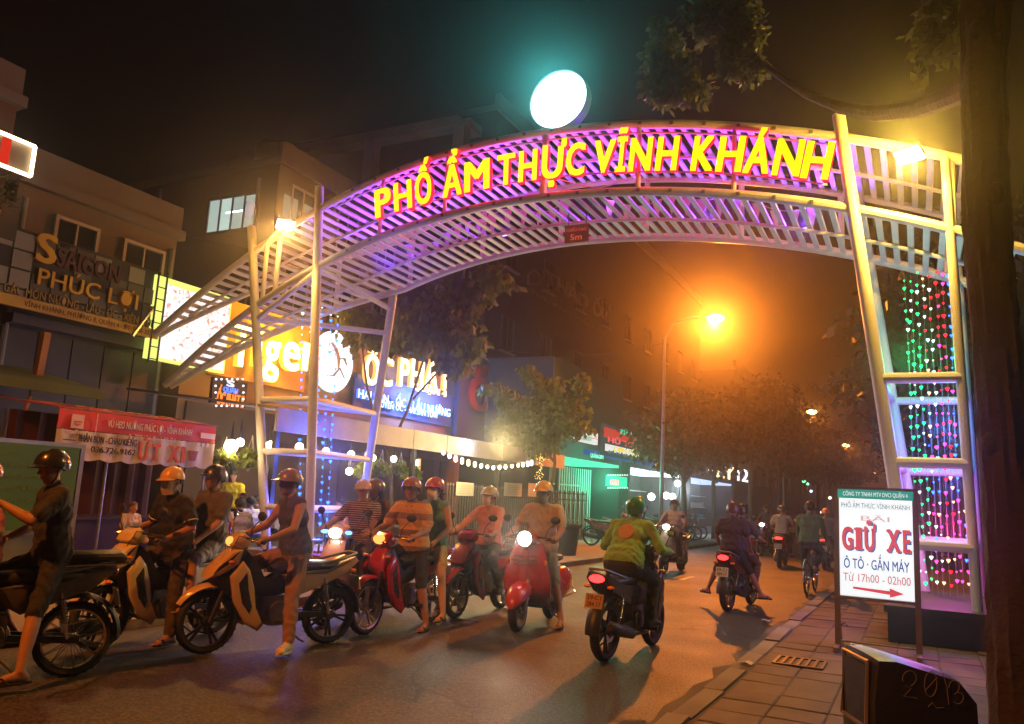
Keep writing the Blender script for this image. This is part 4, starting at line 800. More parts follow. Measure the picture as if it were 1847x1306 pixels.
cl = [(on_y(u, v, y) - b, (a * .0068, .3, c * .0068), int(n * 1.9)) for u, v, y, a, c, n in ((1200, 95, 8.4, 26, 36, 420), (1215, 150, 8.4, 40, 34, 560), (1185, 150, 8.3, 20, 30, 200), (1195, 55, 8.4, 20, 22, 160), (1250, 168, 8.4, 22, 16, 160), (1310, 20, 8.3, 50, 34, 520), (1335, 55, 8.3, 38, 30, 380), (1320, 100, 8.3, 26, 18, 240), (1360, 108, 8.2, 18, 12, 120), (1275, 15, 8.4, 26, 26, 200), (1366, 128, 8.2, 8, 8, 40), (1256, 54, 8.4, 8, 8, 40), (1710, 45, 6.4, 35, 55, 260))]
cl += [((0, -.6, 8.4), (2.6, 2.2, 1.1), 2600), ((-1.8, -1.2, 7.6), (1.6, 1.6, .8), 1200), ((1.6, .6, 7.6), (1.6, 1.6, .9), 1200)]
V, Q = leaf_cloud(cl, .115, .5, 9, .26); obj('crown', fast_mesh('crown', V, Q, leaf_b), t)
# ------------------------------------------------------------------ motorbikes and a bicycle (local: +x forward, +y left, z up)
def paint(name, c, rough=.28, metal=0.0, **k): return mat(name, c, rough, metal=metal, var=.08, sc=4, coat=.6, dirt=.12, **k)
lens_on = glow('headlight_on', (1, .93, .78), 25); lens_dim = glow('headlight_amber', (1, .42, .08), 2.2)
lens_off = mat('headlight_glass', (.5, .5, .48), .08, metal=.4); tail_on = glow('tail_light_on', (1, .03, .03), 6); tail_off = mat('tail_light_off', (.3, .01, .01), .2, coat=.5)
amber = mat('indicator_amber', (.8, .25, .02), .25, coat=.5); plate_m = mat('plate_white', (.62, .6, .55), .6, dirt=.3); plate_y = mat('plate_tan', (.5, .3, .12), .6, dirt=.3)
led_blue = glow('position_led', (.1, .3, 1), 7); mirror_m = mat('mirror_glass', (.6, .6, .62), .06, metal=1)
_wc = {}
def wheel_meshes(R, w, spokes, rim):
    k = (round(R, 3), w, spokes, rim.name)
    if k in _wc: return _wc[k]
    MYy = np.array([[1., 0, 0], [0, 0, 1], [0, -1, 0]]).T
    t = MB(); prof = [(R - .062, -w * .42), (R - .03, -w * .5), (R - .008, -w * .3), (R, 0), (R - .008, w * .3), (R - .03, w * .5), (R - .062, w * .42), (R - .058, 0)]
    t.lathe(prof, 32, 0, MYy, close=True)
    for a in range(30):
        an = a * math.pi * 2 / 30; c = A((R - .004) * math.cos(an), 0, (R - .004) * math.sin(an)); t.box(c, (.01, w * .5, .012), 0, roty(-an))
    m = MB(); m.lathe([(R - .07, -w * .4), (R - .056, -w * .44), (R - .05, 0), (R - .056, w * .44), (R - .07, w * .4), (R - .076, 0)], 32, 0, MYy, close=True)
    m.lathe([(0, -.06), (.04, -.06), (.05, -.03), (.05, .03), (.04, .06), (0, .06)], 14, 0, MYy)
    if spokes > 12:
        for a in range(spokes):
            an = a * math.pi * 2 / spokes; a2 = an + (.28 if a % 2 else -.28); m.tube([A(.042 * math.cos(an), (.03 if a % 4 < 2 else -.03), .042 * math.sin(an)), A((R - .07) * math.cos(a2), 0, (R - .07) * math.sin(a2))], .0035, 5)
    else:
        for a in range(spokes):
            for d in (-.13, .13):
                an = a * math.pi * 2 / spokes; m.bar(A(.035 * math.cos(an), 0, .035 * math.sin(an)), A((R - .066) * math.cos(an + d), 0, (R - .066) * math.sin(an + d)), .022, .02)
    d = MB(); d.lathe([(.06, .052), (.1, .052), (.1, .057), (.06, .057)], 24, 0, MYy, close=True)
    _wc[k] = (m.mesh('wheel', rim), t.mesh('tyre', rubber), d.mesh('brake_disc', chrome)); return _wc[k]
def wheel(root, x, R, w, spokes, rim, z=None):
    a, b, c = wheel_meshes(R, w, spokes, rim); o = obj('wheel', a, root, loc=(x, 0, R if z is None else z)); obj('tyre', b, o)
    if spokes < 13: obj('brake_disc', c, o)
    o.rotation_euler = (0, rnd.uniform(0, 6), 0); return o
def fender_mesh(R, x, a0, a1, hw, th=.006, dz=0, ntip=1.0):
    G = []
    for i in range(13):
        a = R_(a0 + (a1 - a0) * i / 12); k = min(1, .35 + 2.2 * min(i, 12 - i) / 12) if ntip else 1
        G.append([(x + (R - .035 * (abs(j - 3) / 3) ** 2.2) * math.cos(a), hw * k * (j - 3) / 3, R - .03 + dz + (R - .035 * (abs(j - 3) / 3) ** 2.2) * math.sin(a)) for j in range(7)])
    m = MB(); m.sheet(np.array(G), th); return m
def seat_m(x0, x1, z0, w=.125):
    m = MB(); n = 9; secs = []
    for i in range(n):
        s = i / (n - 1); hw = w * (.62 + .55 * math.sin(min(1, s * 1.5) * math.pi / 2) - .25 * max(0, s - .7) / .3); secs.append((x0 + (x1 - x0) * s, z0 + .035 * math.sin(s * 5) * .4 + .05 * s, hw * (.75 if i in (0, n - 1) else 1), .05 if 0 < i < n - 1 else .03))
    m.loft(secs, 14, 0, 2.8); return m
def handlebar(root, x, z, kind, head=True, w=.33):
    m = MB(); m.tube([(x - .07, -w, z - .02), (x - .03, -w + .12, z), (x + .02, -.1, z + .01), (x + .02, .1, z + .01), (x - .03, w - .12, z), (x - .07, w, z - .02)], .012, 8); h = m.build('handlebar', dark_steel, root)
    for s in (-1, 1):
        g = MB(); g.tube([(x - .036, s * (w - .13), z - .004), (x - .075, s * (w + .01), z - .022)], [.02, .019], 10); g.build('grip', rubber, h)
        g = MB(); g.tube([(x - .02, s * (w - .14), z), (x + .03, s * (w - .08), z - .005), (x + .0, s * (w + .0), z - .015)], .007, 6); g.build('brake_lever', chrome, h)
        g = MB(); g.tube([(x - .0, s * .2, z + .01), (x + .02, s * .24, z + .1), (x - .03, s * .3, z + .19)], .006, 6); mi = g.build('mirror', black_plastic, root)
        g = MB(); g.ell((x - .035, s * .315, z + .22), (.018, .062, .045), 14, 8, 0, rotz(.25 * s)); g.build('mirror_housing', black_plastic, mi)
        g = MB(); g.ell((x - .05, s * .313, z + .22), (.008, .05, .036), 12, 6, 0, rotz(.25 * s)); g.build('mirror_face', mirror_m, mi)
def cables(root, x, z, xf, zf):
    m = MB()
    for s in (-1, 1): m.tube([(x - .02, s * .2, z), (x + .1, s * .16, z + .03), (x + .13, s * .07, z - .12), (xf, s * .06, zf)], .005, 5)
    m.build('brake_cable', rubber, root)
def plate(root, p, tilt, mt, txt=('59-C1', '284.17'), face=-1):
    m = MB(); Rr = roty(tilt); m.box((0, 0, 0), (.008, .19, .14)); m.v[-1] = m.v[-1] @ Rr.T + A(*p); o = m.build('number_plate', mt, root, False)
    Mt = np.array([[0, 0, -1.], [-1, 0, 0], [0, 1, 0]]); m = MB()
    for s, zz in zip(txt, (.012, -.05)): m.text(s, .042, (-.005, 0, zz), Mt, w=.15, depth=.002, bold=.01)
    m.v = [v @ Rr.T + A(*p) for v in m.v]; m.build('lettering', ink, o, False)
def common_drive(root, wb, Rr, scooter=False):
    m = MB(); L = .0
    if not scooter:
        m.box((.0, 0, .4), (.3, .17, .2)); m.ell((-.02, .0, .34), (.17, .13, .13), 14, 10)
        for s in (-1, 1): m.lathe([(0, 0), (.1, 0), (.115, .02), (.11, .035), (0, .045)], 18, 0, rotx(-s * math.pi / 2), (-.03, s * .085, .34))
        m.tube([(.08, 0, .4), (.28, 0, .44)], .062, 12)
        for k in range(6): m.box((.12 + .028 * k, 0, .415 + .006 * k), (.01, .17, .15))
    else:
        m.box((-.4, .07, .3), (.5, .1, .16)); m.ell((-.22, .1, .31), (.14, .06, .12), 14, 8); m.ell((-wb / 2, .1, .27), (.12, .06, .11), 14, 8)
    m.build('engine', engine_metal, root)
    m = MB()
    if not scooter: m.tube([(.28, -.06, .4), (.3, -.11, .3), (.12, -.14, .22), (-.3, -.145, .24)], .02, 8)
    m.loft([(-.3, .25, .03, .03), (-.36, .26, .052, .055), (-.75, .34, .058, .065), (-.84, .36, .045, .05), (-.86, .365, .03, .03)], 14); m.v[-1][:, 1] -= .165; m.build('exhaust', dark_steel if not scooter else black_plastic, root)
    m = MB()
    for s in (-1, 1): m.bar((-.16, s * .09, .33), (-wb / 2 - .03, s * .085, Rr), .022, .05)
    m.build('swingarm', dark_steel, root, False)
    for s in (-1, 1):
        m = MB(); pts = [A(-wb / 2 + .06, s * .11, Rr + .02), A(-wb / 2 + .14, s * .12, .66)]
        for k in range(9): c = pts[0] + (pts[1] - pts[0]) * (.35 + .5 * k / 8); m.lathe([(.02, -.008), (.03, 0), (.02, .008)], 12, 0, None, c)
        m.tube(pts, .014, 8); m.build('shock_absorber', chrome, root)
        m = MB(); m.tube([(.0, s * .1, .27), (.0, s * .3, .28)], .014, 8); m.tube([(.0, s * .2, .28), (.0, s * .31, .282)], .022, 8); m.build('footpeg', rubber, root)
    m = MB(); m.tube([(-.05, .1, .26), (-.22, .2, .1), (-.26, .22, .08)], .01, 6); m.build('side_stand', dark_steel, root)
def fork(root, x, R, xt, zt, sp=.075, mt=None):
    m = MB()
    for s in (-1, 1): m.tube([(x, s * sp, R), (x - (x - xt) * .45, s * sp, R + (zt - R) * .45), (xt, s * sp, zt)], [.024, .022, .016], 10)
    m.tube([(x, -.1, R), (x, .1, R)], .012, 8); m.build('fork', mt or dark_steel, root)
def underbone(label, loc, rz, body, accent, rim, spokes=5, head='dim', tail=True, plate_mt=None, cub=False, sport=False, group='motorbikes in the street', name='motorbike'):
    wb = 1.24; R = .288; t = thing(name, label, 'motorbike', loc, rz, group); xf, xr = wb / 2, -wb / 2
    wheel(t, xf, R, .085, spokes, rim); wheel(t, xr, R, .1, spokes, rim)
    fork(t, xf, R, .40, .92, mt=chrome if cub else None)
    fender_mesh(R + .045, xf, 28, 165, .075, ntip=1).build('front_fender', body if not cub else accent, t)
    m = MB(); m.puff([(.33, .93), (.44, .78), (.3, .52), (.12, .47), (-.12, .52), (-.3, .62), (-.12, .74), (.06, .64), (.2, .72)], .085); m.build('frame_cover', black_plastic, t)
    if sport:
        m = MB(); m.puff([(.36, .98), (.48, .94), (.66, .76), (.69, .68), (.62, .68), (.50, .74), (.40, .80)], .12, .75); m.build('front_cowl', body, t)
        m = MB(); m.puff([(.46, .76), (.62, .68), (.56, .58), (.46, .50), (.38, .62)], .105, .8); m.build('nose', black_plastic, t)
        for s in (-1, 1):
            m = MB(); m.ell((.635, s * .062, .715), (.05, .04, .028), 12, 8, 0, roty(.5)); m.build('headlight', lens_on if head == 'on' else lens_off, t)
        if head == 'dim': m = MB(); m.ell((.478, 0, 1.01), (.035, .075, .045), 16, 10); m.build('headlight', lens_dim, t)
    else:
        m = MB(); m.puff([(.38, .95), (.48, .86), (.52, .70), (.46, .56), (.38, .56), (.36, .74)], .11, .8); m.build('front_cowl', body, t)
    for s in (-1, 1):
        m = MB(); m.puff([(.40, .84), (.51, .70), (.46, .48), (.34, .28), (.2, .2), (.15, .25), (.24, .42), (.27, .6), (.33, .76)], .022, .85, s * .165); m.build('side_fairing', body, t)
        m = MB(); m.puff([(.36, .74), (.43, .64), (.38, .46), (.3, .36), (.28, .42), (.33, .58)], .012, .8, s * .182); m.build('fairing_trim', accent, t)
        m = MB(); m.ell((.50, s * .15, .83), (.03, .04, .018), 10, 6, 0, rotz(-s * .4)); m.build('indicator', amber, t)
        m = MB(); m.ell((-.8, s * .13, .73), (.025, .04, .02), 10, 6); m.build('indicator', amber, t)
    m = MB(); m.puff([(.30, 1.03), (.38, 1.1), (.47, 1.05), (.50, .98), (.42, .93), (.33, .95)], .12, .75); m.build('handlebar_cowl', body if not cub else accent, t)
    if not sport:
        m = MB(); m.ell((.475, 0, 1.01), (.04, .085, .055), 16, 10); m.build('headlight', lens_on if head == 'on' else lens_dim if head == 'dim' else lens_off, t)
    m = MB(); m.puff([(.31, 1.06), (.35, 1.11), (.40, 1.1), (.37, 1.06)], .07, .8); m.build('speedometer', black_plastic, t)
    handlebar(t, .36, 1.04, 0); cables(t, .36, 1.04, .44, .8)
    for s in (-1, 1):
        m = MB(); m.puff([(-.14, .70), (-.5, .735), (-.78, .83), (-.5, .70)], .004, .9, s * .127); m.build('stripe', accent if not sport else grey_steel, t)
        m = MB(); m.puff([(.365, .93), (.47, .87), (.5, .83), (.38, .88)] if not sport else [(.42, .93), (.6, .79), (.66, .72), (.5, .82)], .004, .9, s * (.112 if not sport else .124)); m.build('stripe', accent, t)
    common_drive(t, wb, R)
    seat_m(.06, -.72, .745).build('seat', seat_vinyl, t)
    for s in (-1, 1):
        m = MB(); m.puff([(-.02, .70), (-.15, .715), (-.5, .75), (-.82, .87), (-.86, .82), (-.7, .68), (-.42, .57), (-.22, .5), (-.12, .56)], .028, .85, s * .098); m.build('tail_fairing', body, t)
    m = MB(); m.puff([(-.3, .72), (-.6, .75), (-.84, .85), (-.86, .80), (-.7, .66), (-.5, .6)], .07); m.build('tail_core', black_plastic, t)
    m = MB(); m.tube([(-.42, .13, .80), (-.7, .13, .86), (-.84, .09, .90), (-.84, -.09, .90), (-.7, -.13, .86), (-.42, -.13, .80)], .013, 8); m.build('grab_rail', grey_steel, t)
    m = MB(); m.ell((-.855, 0, .81), (.035, .085, .04), 14, 8); m.build('tail_light', tail_on if tail else tail_off, t)
    fender_mesh(R + .05, xr, 60, 185, .075, ntip=0).build('rear_fender', black_plastic, t)
    plate(t, (-.90, 0, .6), .25, plate_mt or plate_m)
    if cub:
        for y in (-.14, -.05, .05, .14): m = MB(); m.tube([(-.45, y, .86), (-.95, y, .88)], .01, 6); m.build('rack_bar', chrome, t)
        m = MB(); m.loft([(-.46, .91, .12, .03), (-.5, .92, .14, .045), (-.88, .93, .14, .045), (-.92, .92, .12, .03)], 14); m.build('rear_cushion', seat_vinyl, t)
    return t
def scooter(label, loc, rz, body, head='on', blue=False, tail=True, group='motorbikes in the street'):
    wb = 1.26; R = .25; t = thing('scooter', label, 'scooter', loc, rz, group); xf, xr = wb / 2, -wb / 2; rim = dark_steel
    wheel(t, xf, R, .09, 5, rim); wheel(t, xr, R, .1, 5, rim); fork(t, xf, R, .42, .8)
    fender_mesh(R + .045, xf, 20, 165, .08).build('front_fender', body, t)
    m = MB(); m.puff([(.34, 1.0), (.43, .99), (.55, .80), (.64, .64), (.60, .54), (.50, .46), (.42, .40), (.36, .42), (.33, .6)], [.12, .12, .15, .12, .12, .16, .17, .19, .19], .86); m.build('front_apron', body, t)
    m = MB(); m.puff([(.33, .98), (.37, .9), (.37, .38), (.28, .24), (.22, .24), (.28, .45)], .205, .96); m.build('leg_shield', black_plastic, t)
    for s in (-1, 1):
        m = MB(); m.tube([(.36, s * .2, .95), (.42, s * .195, .75), (.40, s * .2, .5), (.28, s * .2, .26)], .008, 6); m.build('edge_trim', chrome, t)
        m = MB(); m.ell((.53, s * .14, .66), (.04, .03, .07), 10, 8, 0, roty(-.4)); m.build('indicator', lens_off, t)
    m = MB(); m.box((.1, 0, .27), (.42, .36, .05)); m.build('footboard', black_plastic, t, False)
    for s in (-1, 1):
        m = MB(); m.puff([(-.02, .30), (.0, .62), (-.1, .70), (-.5, .73), (-.84, .82), (-.88, .75), (-.66, .54), (-.4, .42), (-.2, .28)], .045, .86, s * .115); m.build('body_panel', body, t)
    m = MB(); m.puff([(-.02, .3), (0, .68), (-.6, .72), (-.82, .78), (-.6, .55), (-.3, .34)], .1); m.build('body_core', black_plastic, t)
    seat_m(.02, -.74, .75, .14).build('seat', seat_vinyl, t); common_drive(t, wb, R, True)
    m = MB(); m.puff([(.26, 1.03), (.34, 1.12), (.46, 1.09), (.52, 1.02), (.46, .95), (.32, .95)], [.13, .12, .12, .11, .13, .14], .8); m.build('handlebar_cowl', body, t)
    m = MB(); m.ell((.50, 0, 1.03), (.045, .085, .06), 16, 10); m.build('headlight', lens_on if head == 'on' else lens_off, t)
    for s in (-1, 1):
        m = MB(); m.ell((.46, s * .155, 1.04), (.035, .055, .022), 12, 8, 0, rotz(-s * .5)); m.build('position_light', led_blue if blue else lens_off, t)
    handlebar(t, .36, 1.06, 0); cables(t, .36, 1.06, .45, .7)
    m = MB(); m.ell((-.87, 0, .79), (.03, .11, .035), 14, 8); m.build('tail_light', tail_on if tail else tail_off, t)
    fender_mesh(R + .06, xr, 80, 185, .075, ntip=0).build('rear_fender', black_plastic, t); plate(t, (-.9, 0, .58), .25, plate_m, ('59-X2', '730.46'))
    m = MB(); m.tube([(-.45, .14, .8), (-.75, .13, .86), (-.86, 0, .88), (-.75, -.13, .86), (-.45, -.14, .8)], .014, 8); m.build('grab_rail', grey_steel, t)
    return t
def classic(label, loc, rz, body, group='motorbikes in the street'):
    wb = 1.28; R = .24; t = thing('classic_scooter', label, 'scooter', loc, rz, group); xf, xr = wb / 2, -wb / 2
    wheel(t, xf, R, .1, 5, grey_steel); wheel(t, xr, R, .1, 5, grey_steel)
    m = MB(); m.tube([(xf, .08, R), (xf - .06, .085, .42), (.44, .04, .6), (.40, 0, .9)], [.026, .03, .03, .03], 10); m.build('fork', grey_steel, t)
    m = MB(); m.loft([(.36, .40, .05, .06), (.42, .43, .10, .1), (.52, .46, .125, .11), (.64, .45, .125, .11), (.76, .41, .115, .1), (.86, .35, .08, .07), (.9, .31, .03, .03)], 16, 0, 2.3); m.build('front_fender', body, t)
    G = []
    for i in range(13):
        s = i / 12; z = 1.0 - .74 * s; hw = .17 + .13 * math.sin(min(1, s * 1.35) * math.pi / 2) - .05 * max(0, s - .7) / .3; x = .42 - .03 * s + .07 * math.sin(s * math.pi) - .12 * max(0, s - .75) / .25
        G.append([(x - .11 * (abs(j - 6) / 6) ** 2.4, hw * (j - 6) / 6, z) for j in range(13)])
    m = MB(); m.sheet(np.array(G), .018); m.build('leg_shield', body, t)
    m = MB(); m.tube([(G[i][j][0], G[i][j][1], G[i][j][2]) for i, j in [(k, 0) for k in range(12, -1, -1)] + [(0, k) for k in range(13)] + [(k, 12) for k in range(13)]], .011, 6); m.build('edge_trim', chrome, t)
    m = MB(); m.puff([(.42, .98), (.47, .94), (.52, .72), (.52, .56), (.46, .52)], .045, .7); m.build('horn_cover', body, t)
    for k in range(3): m = MB(); m.tube([(.475, -.15, .86 - .045 * k), (.535, -.05, .85 - .045 * k), (.535, .05, .85 - .045 * k), (.475, .15, .86 - .045 * k)], .006, 6); m.build('front_rack_bar', chrome, t)
    m = MB(); m.box((.1, 0, .27), (.5, .4, .035)); m.build('footboard', rubber, t, False)
    m = MB(); m.loft([(.0, .5, .1, .2), (-.1, .52, .15, .22), (-.5, .55, .16, .2), (-.85, .56, .1, .14), (-.95, .56, .04, .06)], 16); m.build('body', body, t)
    for s in (-1, 1):
        m = MB(); m.ell((-.48, s * .17, .5), (.4, .12, .2), 20, 12); m.build('side_cowl', body, t)
        m = MB(); m.tube([(-.1, s * .26, .32), (-.35, s * .34, .36), (-.7, s * .32, .36), (-.9, s * .2, .42)], .013, 8); m.build('crash_bar', chrome, t)
        m = MB(); m.ell((.42, s * .24, .78), (.03, .03, .04), 10, 8); m.build('indicator', amber, t)
    seat_m(.02, -.74, .76, .15).build('seat', seat_vinyl, t); common_drive(t, wb, R, True)
    m = MB(); m.loft([(.26, 1.05, .06, .05), (.32, 1.06, .12, .07), (.42, 1.06, .12, .075), (.50, 1.06, .095, .09)], 16, 0, 2.2); m.build('headset', body, t)
    m = MB(); m.lathe([(.092, .0), (.1, .0), (.1, .03), (.09, .04)], 24, 0, roty(math.pi / 2), (.49, 0, 1.06), close=True); m.build('headlight_ring', chrome, t)
    m = MB(); m.ell((.51, 0, 1.06), (.035, .088, .088), 18, 12); m.build('headlight', lens_on, t)
    handlebar(t, .34, 1.07, 0)
    m = MB(); m.ell((-.94, 0, .6), (.03, .06, .05), 12, 8); m.build('tail_light', tail_on, t); plate(t, (-.96, 0, .42), .1, plate_m, ('59-V3', '118.52'))
    return t
def bicycle(label, loc, rz):
    t = thing('bicycle', label, 'bicycle', loc, rz); R = .33; fr = mat('bicycle_paint', (.05, .06, .06), .4)
    wheel(t, .52, R, .04, 28, chrome); wheel(t, -.52, R, .04, 28, chrome)
    m = MB()
    for a, b in (((.40, 0, .85), (-.02, 0, .3)), ((.40, 0, .78), (-.15, 0, .72)), ((-.02, 0, .3), (-.17, 0, .85))): m.tube([a, b], .017, 8)
    for s in (-1, 1): m.tube([(-.02, s * .02, .3), (-.52, s * .06, R)], .01, 6); m.tube([(-.16, s * .02, .74), (-.52, s * .06, R)], .01, 6); m.tube([(.41, s * .04, .74), (.52, s * .05, R)], .012, 6)
    m.build('frame', fr, t)
    m = MB(); m.loft([(-.05, .88, .03, .02), (-.15, .885, .05, .03), (-.28, .89, .1, .035), (-.31, .89, .08, .02)], 12); m.build('saddle', seat_vinyl, t)
    m = MB(); m.tube([(.30, -.28, .98), (.38, -.2, 1.0), (.40, 0, .95), (.38, .2, 1.0), (.30, .28, .98)], .012, 8); m.tube([(.4, 0, .8), (.4, 0, .96)], .012, 8); m.build('handlebar', chrome, t)
    m = MB(); m.lathe([(.02, -.005), (.1, -.005), (.1, .005), (.02, .005)], 20, 0, rotx(math.pi / 2), (-.02, .04, .3), close=True); m.tube([(-.02, .05, .3), (.1, .06, .18)], .01, 6); m.tube([(-.02, -.05, .3), (-.14, -.06, .42)], .01, 6); m.build('crank', chrome, t)
    for s, p in ((1, (.1, .1, .18)), (-1, (-.14, -.1, .42))): m = MB(); m.box(p, (.09, .09, .02)); m.build('pedal', rubber, t, False)
    fender_mesh(R + .03, -.52, 40, 190, .03).build('rear_mudguard', grey_steel, t)
    m = MB(); m.ell((-.87, 0, .5), (.015, .025, .035), 8, 6); m.build('reflector', tail_off, t); return t
# ------------------------------------------------------------------ people: one continuous skinned body each, clothes coloured on it; headgear, masks and shoes are parts
skin_m = mat('skin', (.36, .19, .115), .55, var=.12, sc=12, bump=.05, bsc=150); skin_f = mat('skin_fair', (.48, .28, .19), .55, var=.1, sc=12)
hair_m = mat('hair_black', (.015, .012, .01), .45, var=.3, sc=40, bump=.4, bsc=120); hair_c = mat('hair_brown', (.1, .06, .03), .5, var=.3, sc=40, bump=.4, bsc=120)
eye_w = mat('eye_white', (.7, .68, .65), .3); eye_d = mat('eye_dark', (.015, .01, .008), .15); lip_m = mat('lips', (.3, .1, .08), .5); brow_m = mat('brow', (.02, .015, .01), .7)
def cloth(name, c, **k): return mat('cloth_' + name, c, .85, var=.16, sc=7, bump=.55, bsc=26, **k)
def caps(m, p0, p1, r0, r1, n=10):
    p0 = A(*p0); p1 = A(*p1); d = p1 - p0; L = np.linalg.norm(d)
    if L < 1e-4: return m.ell(p0, (r0,) * 3, n, 8)
    u = d / L; pts = [p0 - u * r0 * .98, p0 - u * r0 * .7, p0 - u * r0 * .3] + [p0 + d * s for s in (0.05, .5, .95)] + [p1 + u * r1 * .3, p1 + u * r1 * .7, p1 + u * r1 * .98]
    rr = [r0 * .2, r0 * .71, r0 * .95] + [r0 + (r1 - r0) * s for s in (.05, .5, .95)] + [r1 * .95, r1 * .71, r1 * .2]
    m.tube(pts, rr, n)
def ik(a, b, l1, l2, pole):
    d = b - a; L = min(np.linalg.norm(d), (l1 + l2) * .998); u = nrm(d); x = (l1 * l1 - l2 * l2 + L * L) / (2 * L); h = math.sqrt(max(0, l1 * l1 - x * x))
    p = nrm(pole - u * np.dot(pole, u)); return a + u * x + p * h, a + u * L
def hand(m, w, f, n, side, curl):
    """five fingers on the palm; f forward, n back of the hand, side +1 when the thumb lies along +s"""
    f = nrm(f); n = nrm(n - f * np.dot(n, f)); s = np.cross(n, f) * side; pts = []
    for k, (off, ln) in enumerate(((.030, .9), (.010, 1.0), (-.010, .95), (-.029, .75))):
        p = w + f * .082 + s * off; a = 0.0; P = [w + f * .05 + s * off * .8, p]
        for q in range(3): a += curl * (.8 if q == 0 else 1); dv = f * math.cos(a) - n * math.sin(a); p = p + dv * (.036, .026, .02)[q] * ln; P.append(p)
        m.tube(P, [.0105, .0105, .0095, .0088, .006], 7)
    p = w + f * .025 + s * .034; dv = nrm(f * .75 + s * .75 - n * .25); P = [w + f * .02 + s * .018, p, p + dv * .035]; dv2 = nrm(f * .8 - n * (.3 + curl * .45) + s * .1); P.append(P[-1] + dv2 * .032); m.tube(P, [.014, .013, .011, .007], 7)
def person(label, loc, rz, pose, look, group=None, vox=.0135, name='person'):
    t = thing(name, label, 'person', loc, rz, group); k = look.get('s', .96); fem = look.get('fem', False)
    pel = A(*pose['pelvis']); lean = R_(pose.get('lean', 8)); tw = R_(pose.get('twist', 0)); Rt = rotz(tw)
    u = Rt @ A(math.sin(lean), 0, math.cos(lean)); l = Rt @ A(0, 1, 0); fwd = np.cross(l, u)
    S_ = []                                                    # segments: p0, p1, r0, r1, material tag
    def seg(a, b, r0, r1, tg): S_.append((a, b, r0 * k, r1 * k, tg))
    shw = (.150 if fem else .172) * k; hpw = (.095 if fem else .088) * k; fat = look.get('fat', 1.0 if fem else 1.07)
    T = lambda a: pel + u * a * k
    seg(pel - l * .07 * k, pel + l * .07 * k, .118 * fat, .118 * fat, 'bot'); seg(T(.1) - l * .065 * k, T(.1) + l * .065 * k, .122 * fat, .122 * fat, 'top'); seg(T(.035) - l * .068 * k, T(.035) + l * .068 * k, .126 * fat, .126 * fat, 'top')
    seg(T(.2) - l * .06 * k + fwd * .01, T(.2) + l * .06 * k + fwd * .01, .112 * fat, .112 * fat, 'top'); seg(T(.33) - l * .085 * k, T(.33) + l * .085 * k, .118, .118, 'top'); seg(T(.43) - l * .1 * k, T(.43) + l * .1 * k, .088, .088, 'top')
    seg(T(.475) - l * shw, T(.475) + l * shw, .062, .062, 'top'); seg(T(.49), T(.54), .075, .055, 'top')
    if fem: seg(T(.33) - l * .06 * k + fwd * .06 * k, T(.33) + l * .06 * k + fwd * .06 * k, .062, .062, 'top')
    nk = T(.53); hc = nk + (u * .5 + A(0, 0, .5)) * .135 * k + fwd * .03 * k
    seg(nk - u * .02, hc - A(0, 0, .04), .052, .05, 'skin')
    yaw, pit = pose.get('head', (0, 0)); Hm = Rt @ rotz(R_(yaw)) @ roty(R_(pit))          # columns: face, left, up
    hp = lambda x, y, z: hc + Hm @ (A(x, y, z) * k)
    # limbs
    arms = {}
    for sd, key in ((1, 'hl'), (-1, 'hr')):
        sh = T(.465) + l * sd * (shw + .015); tgt = A(*pose[key]); pol = A(*pose.get('elbow', (-.35, sd * .5, -.8))) ; pol = A(pol[0], abs(pol[1]) * sd, pol[2])
        el, wr = ik(sh, tgt, .275 * k, .245 * k, Rt @ pol); arms[sd] = (sh, el, wr)
        sl = look.get('sleeve', 'short')
        if sl == 'none': seg(sh, el, .05, .039, 'skin')
        elif sl == 'short': mid = sh + (el - sh) * .72; seg(sh, mid, .068, .07, 'top'); seg(mid, el, .043, .039, 'skin')
        else: seg(sh, el, .064, .055, 'top')
        if sl == 'long': seg(el, wr, .052, .042, 'top')
        else: seg(el, el + (wr - el) * .35, .04, .041, 'skin'); seg(el + (wr - el) * .35, wr, .041, .027, 'skin')
        f = nrm(wr - el); hd = nrm(A(*pose['hdir' + key[1]])) if 'hdir' + key[1] in pose else f
        seg(wr + hd * .02 * k, wr + hd * .06 * k, .03, .034, 'skin'); arms[sd] += (hd,)
    feet = {}
    for sd, key in ((1, 'fl'), (-1, 'fr')):
        hpj = pel + l * sd * hpw - u * .02; ank = A(*pose[key]) + A(0, 0, .085 * k); pol = A(*pose.get('knee' + key[1], (1, sd * .25, .25)))
        kn, an = ik(hpj, ank, .42 * k, .41 * k, pol); lg = look.get('legs', 'long'); feet[sd] = (kn, an)
        loose = look.get('loose', 1.12)
        seg(hpj, hpj + (kn - hpj) * .6, .094, .078 * (1 if lg != 'long' else loose), 'bot')
        if lg == 'short': seg(hpj + (kn - hpj) * .6, kn, .075, .068, 'bot'); seg(kn, kn + (an - kn) * .3, .054, .056, 'skin'); seg(kn + (an - kn) * .3, an, .056, .034, 'skin')
        elif lg == 'mini': seg(hpj + (kn - hpj) * .6, kn, .068, .056, 'skin'); seg(kn, kn + (an - kn) * .3, .052, .054, 'skin'); seg(kn + (an - kn) * .3, an, .054, .034, 'skin')
        else: seg(hpj + (kn - hpj) * .6, kn, .074 * loose, .064 * loose, 'bot'); seg(kn, kn + (an - kn) * .35, .062 * loose, .062 * loose, 'bot'); seg(kn + (an - kn) * .35, an + (kn - an) * .06, .062 * loose, .05 * loose, 'bot')
        toe = nrm(A(*pose.get('toe' + key[1], (1, sd * .2, 0)))); feet[sd] += (toe,)
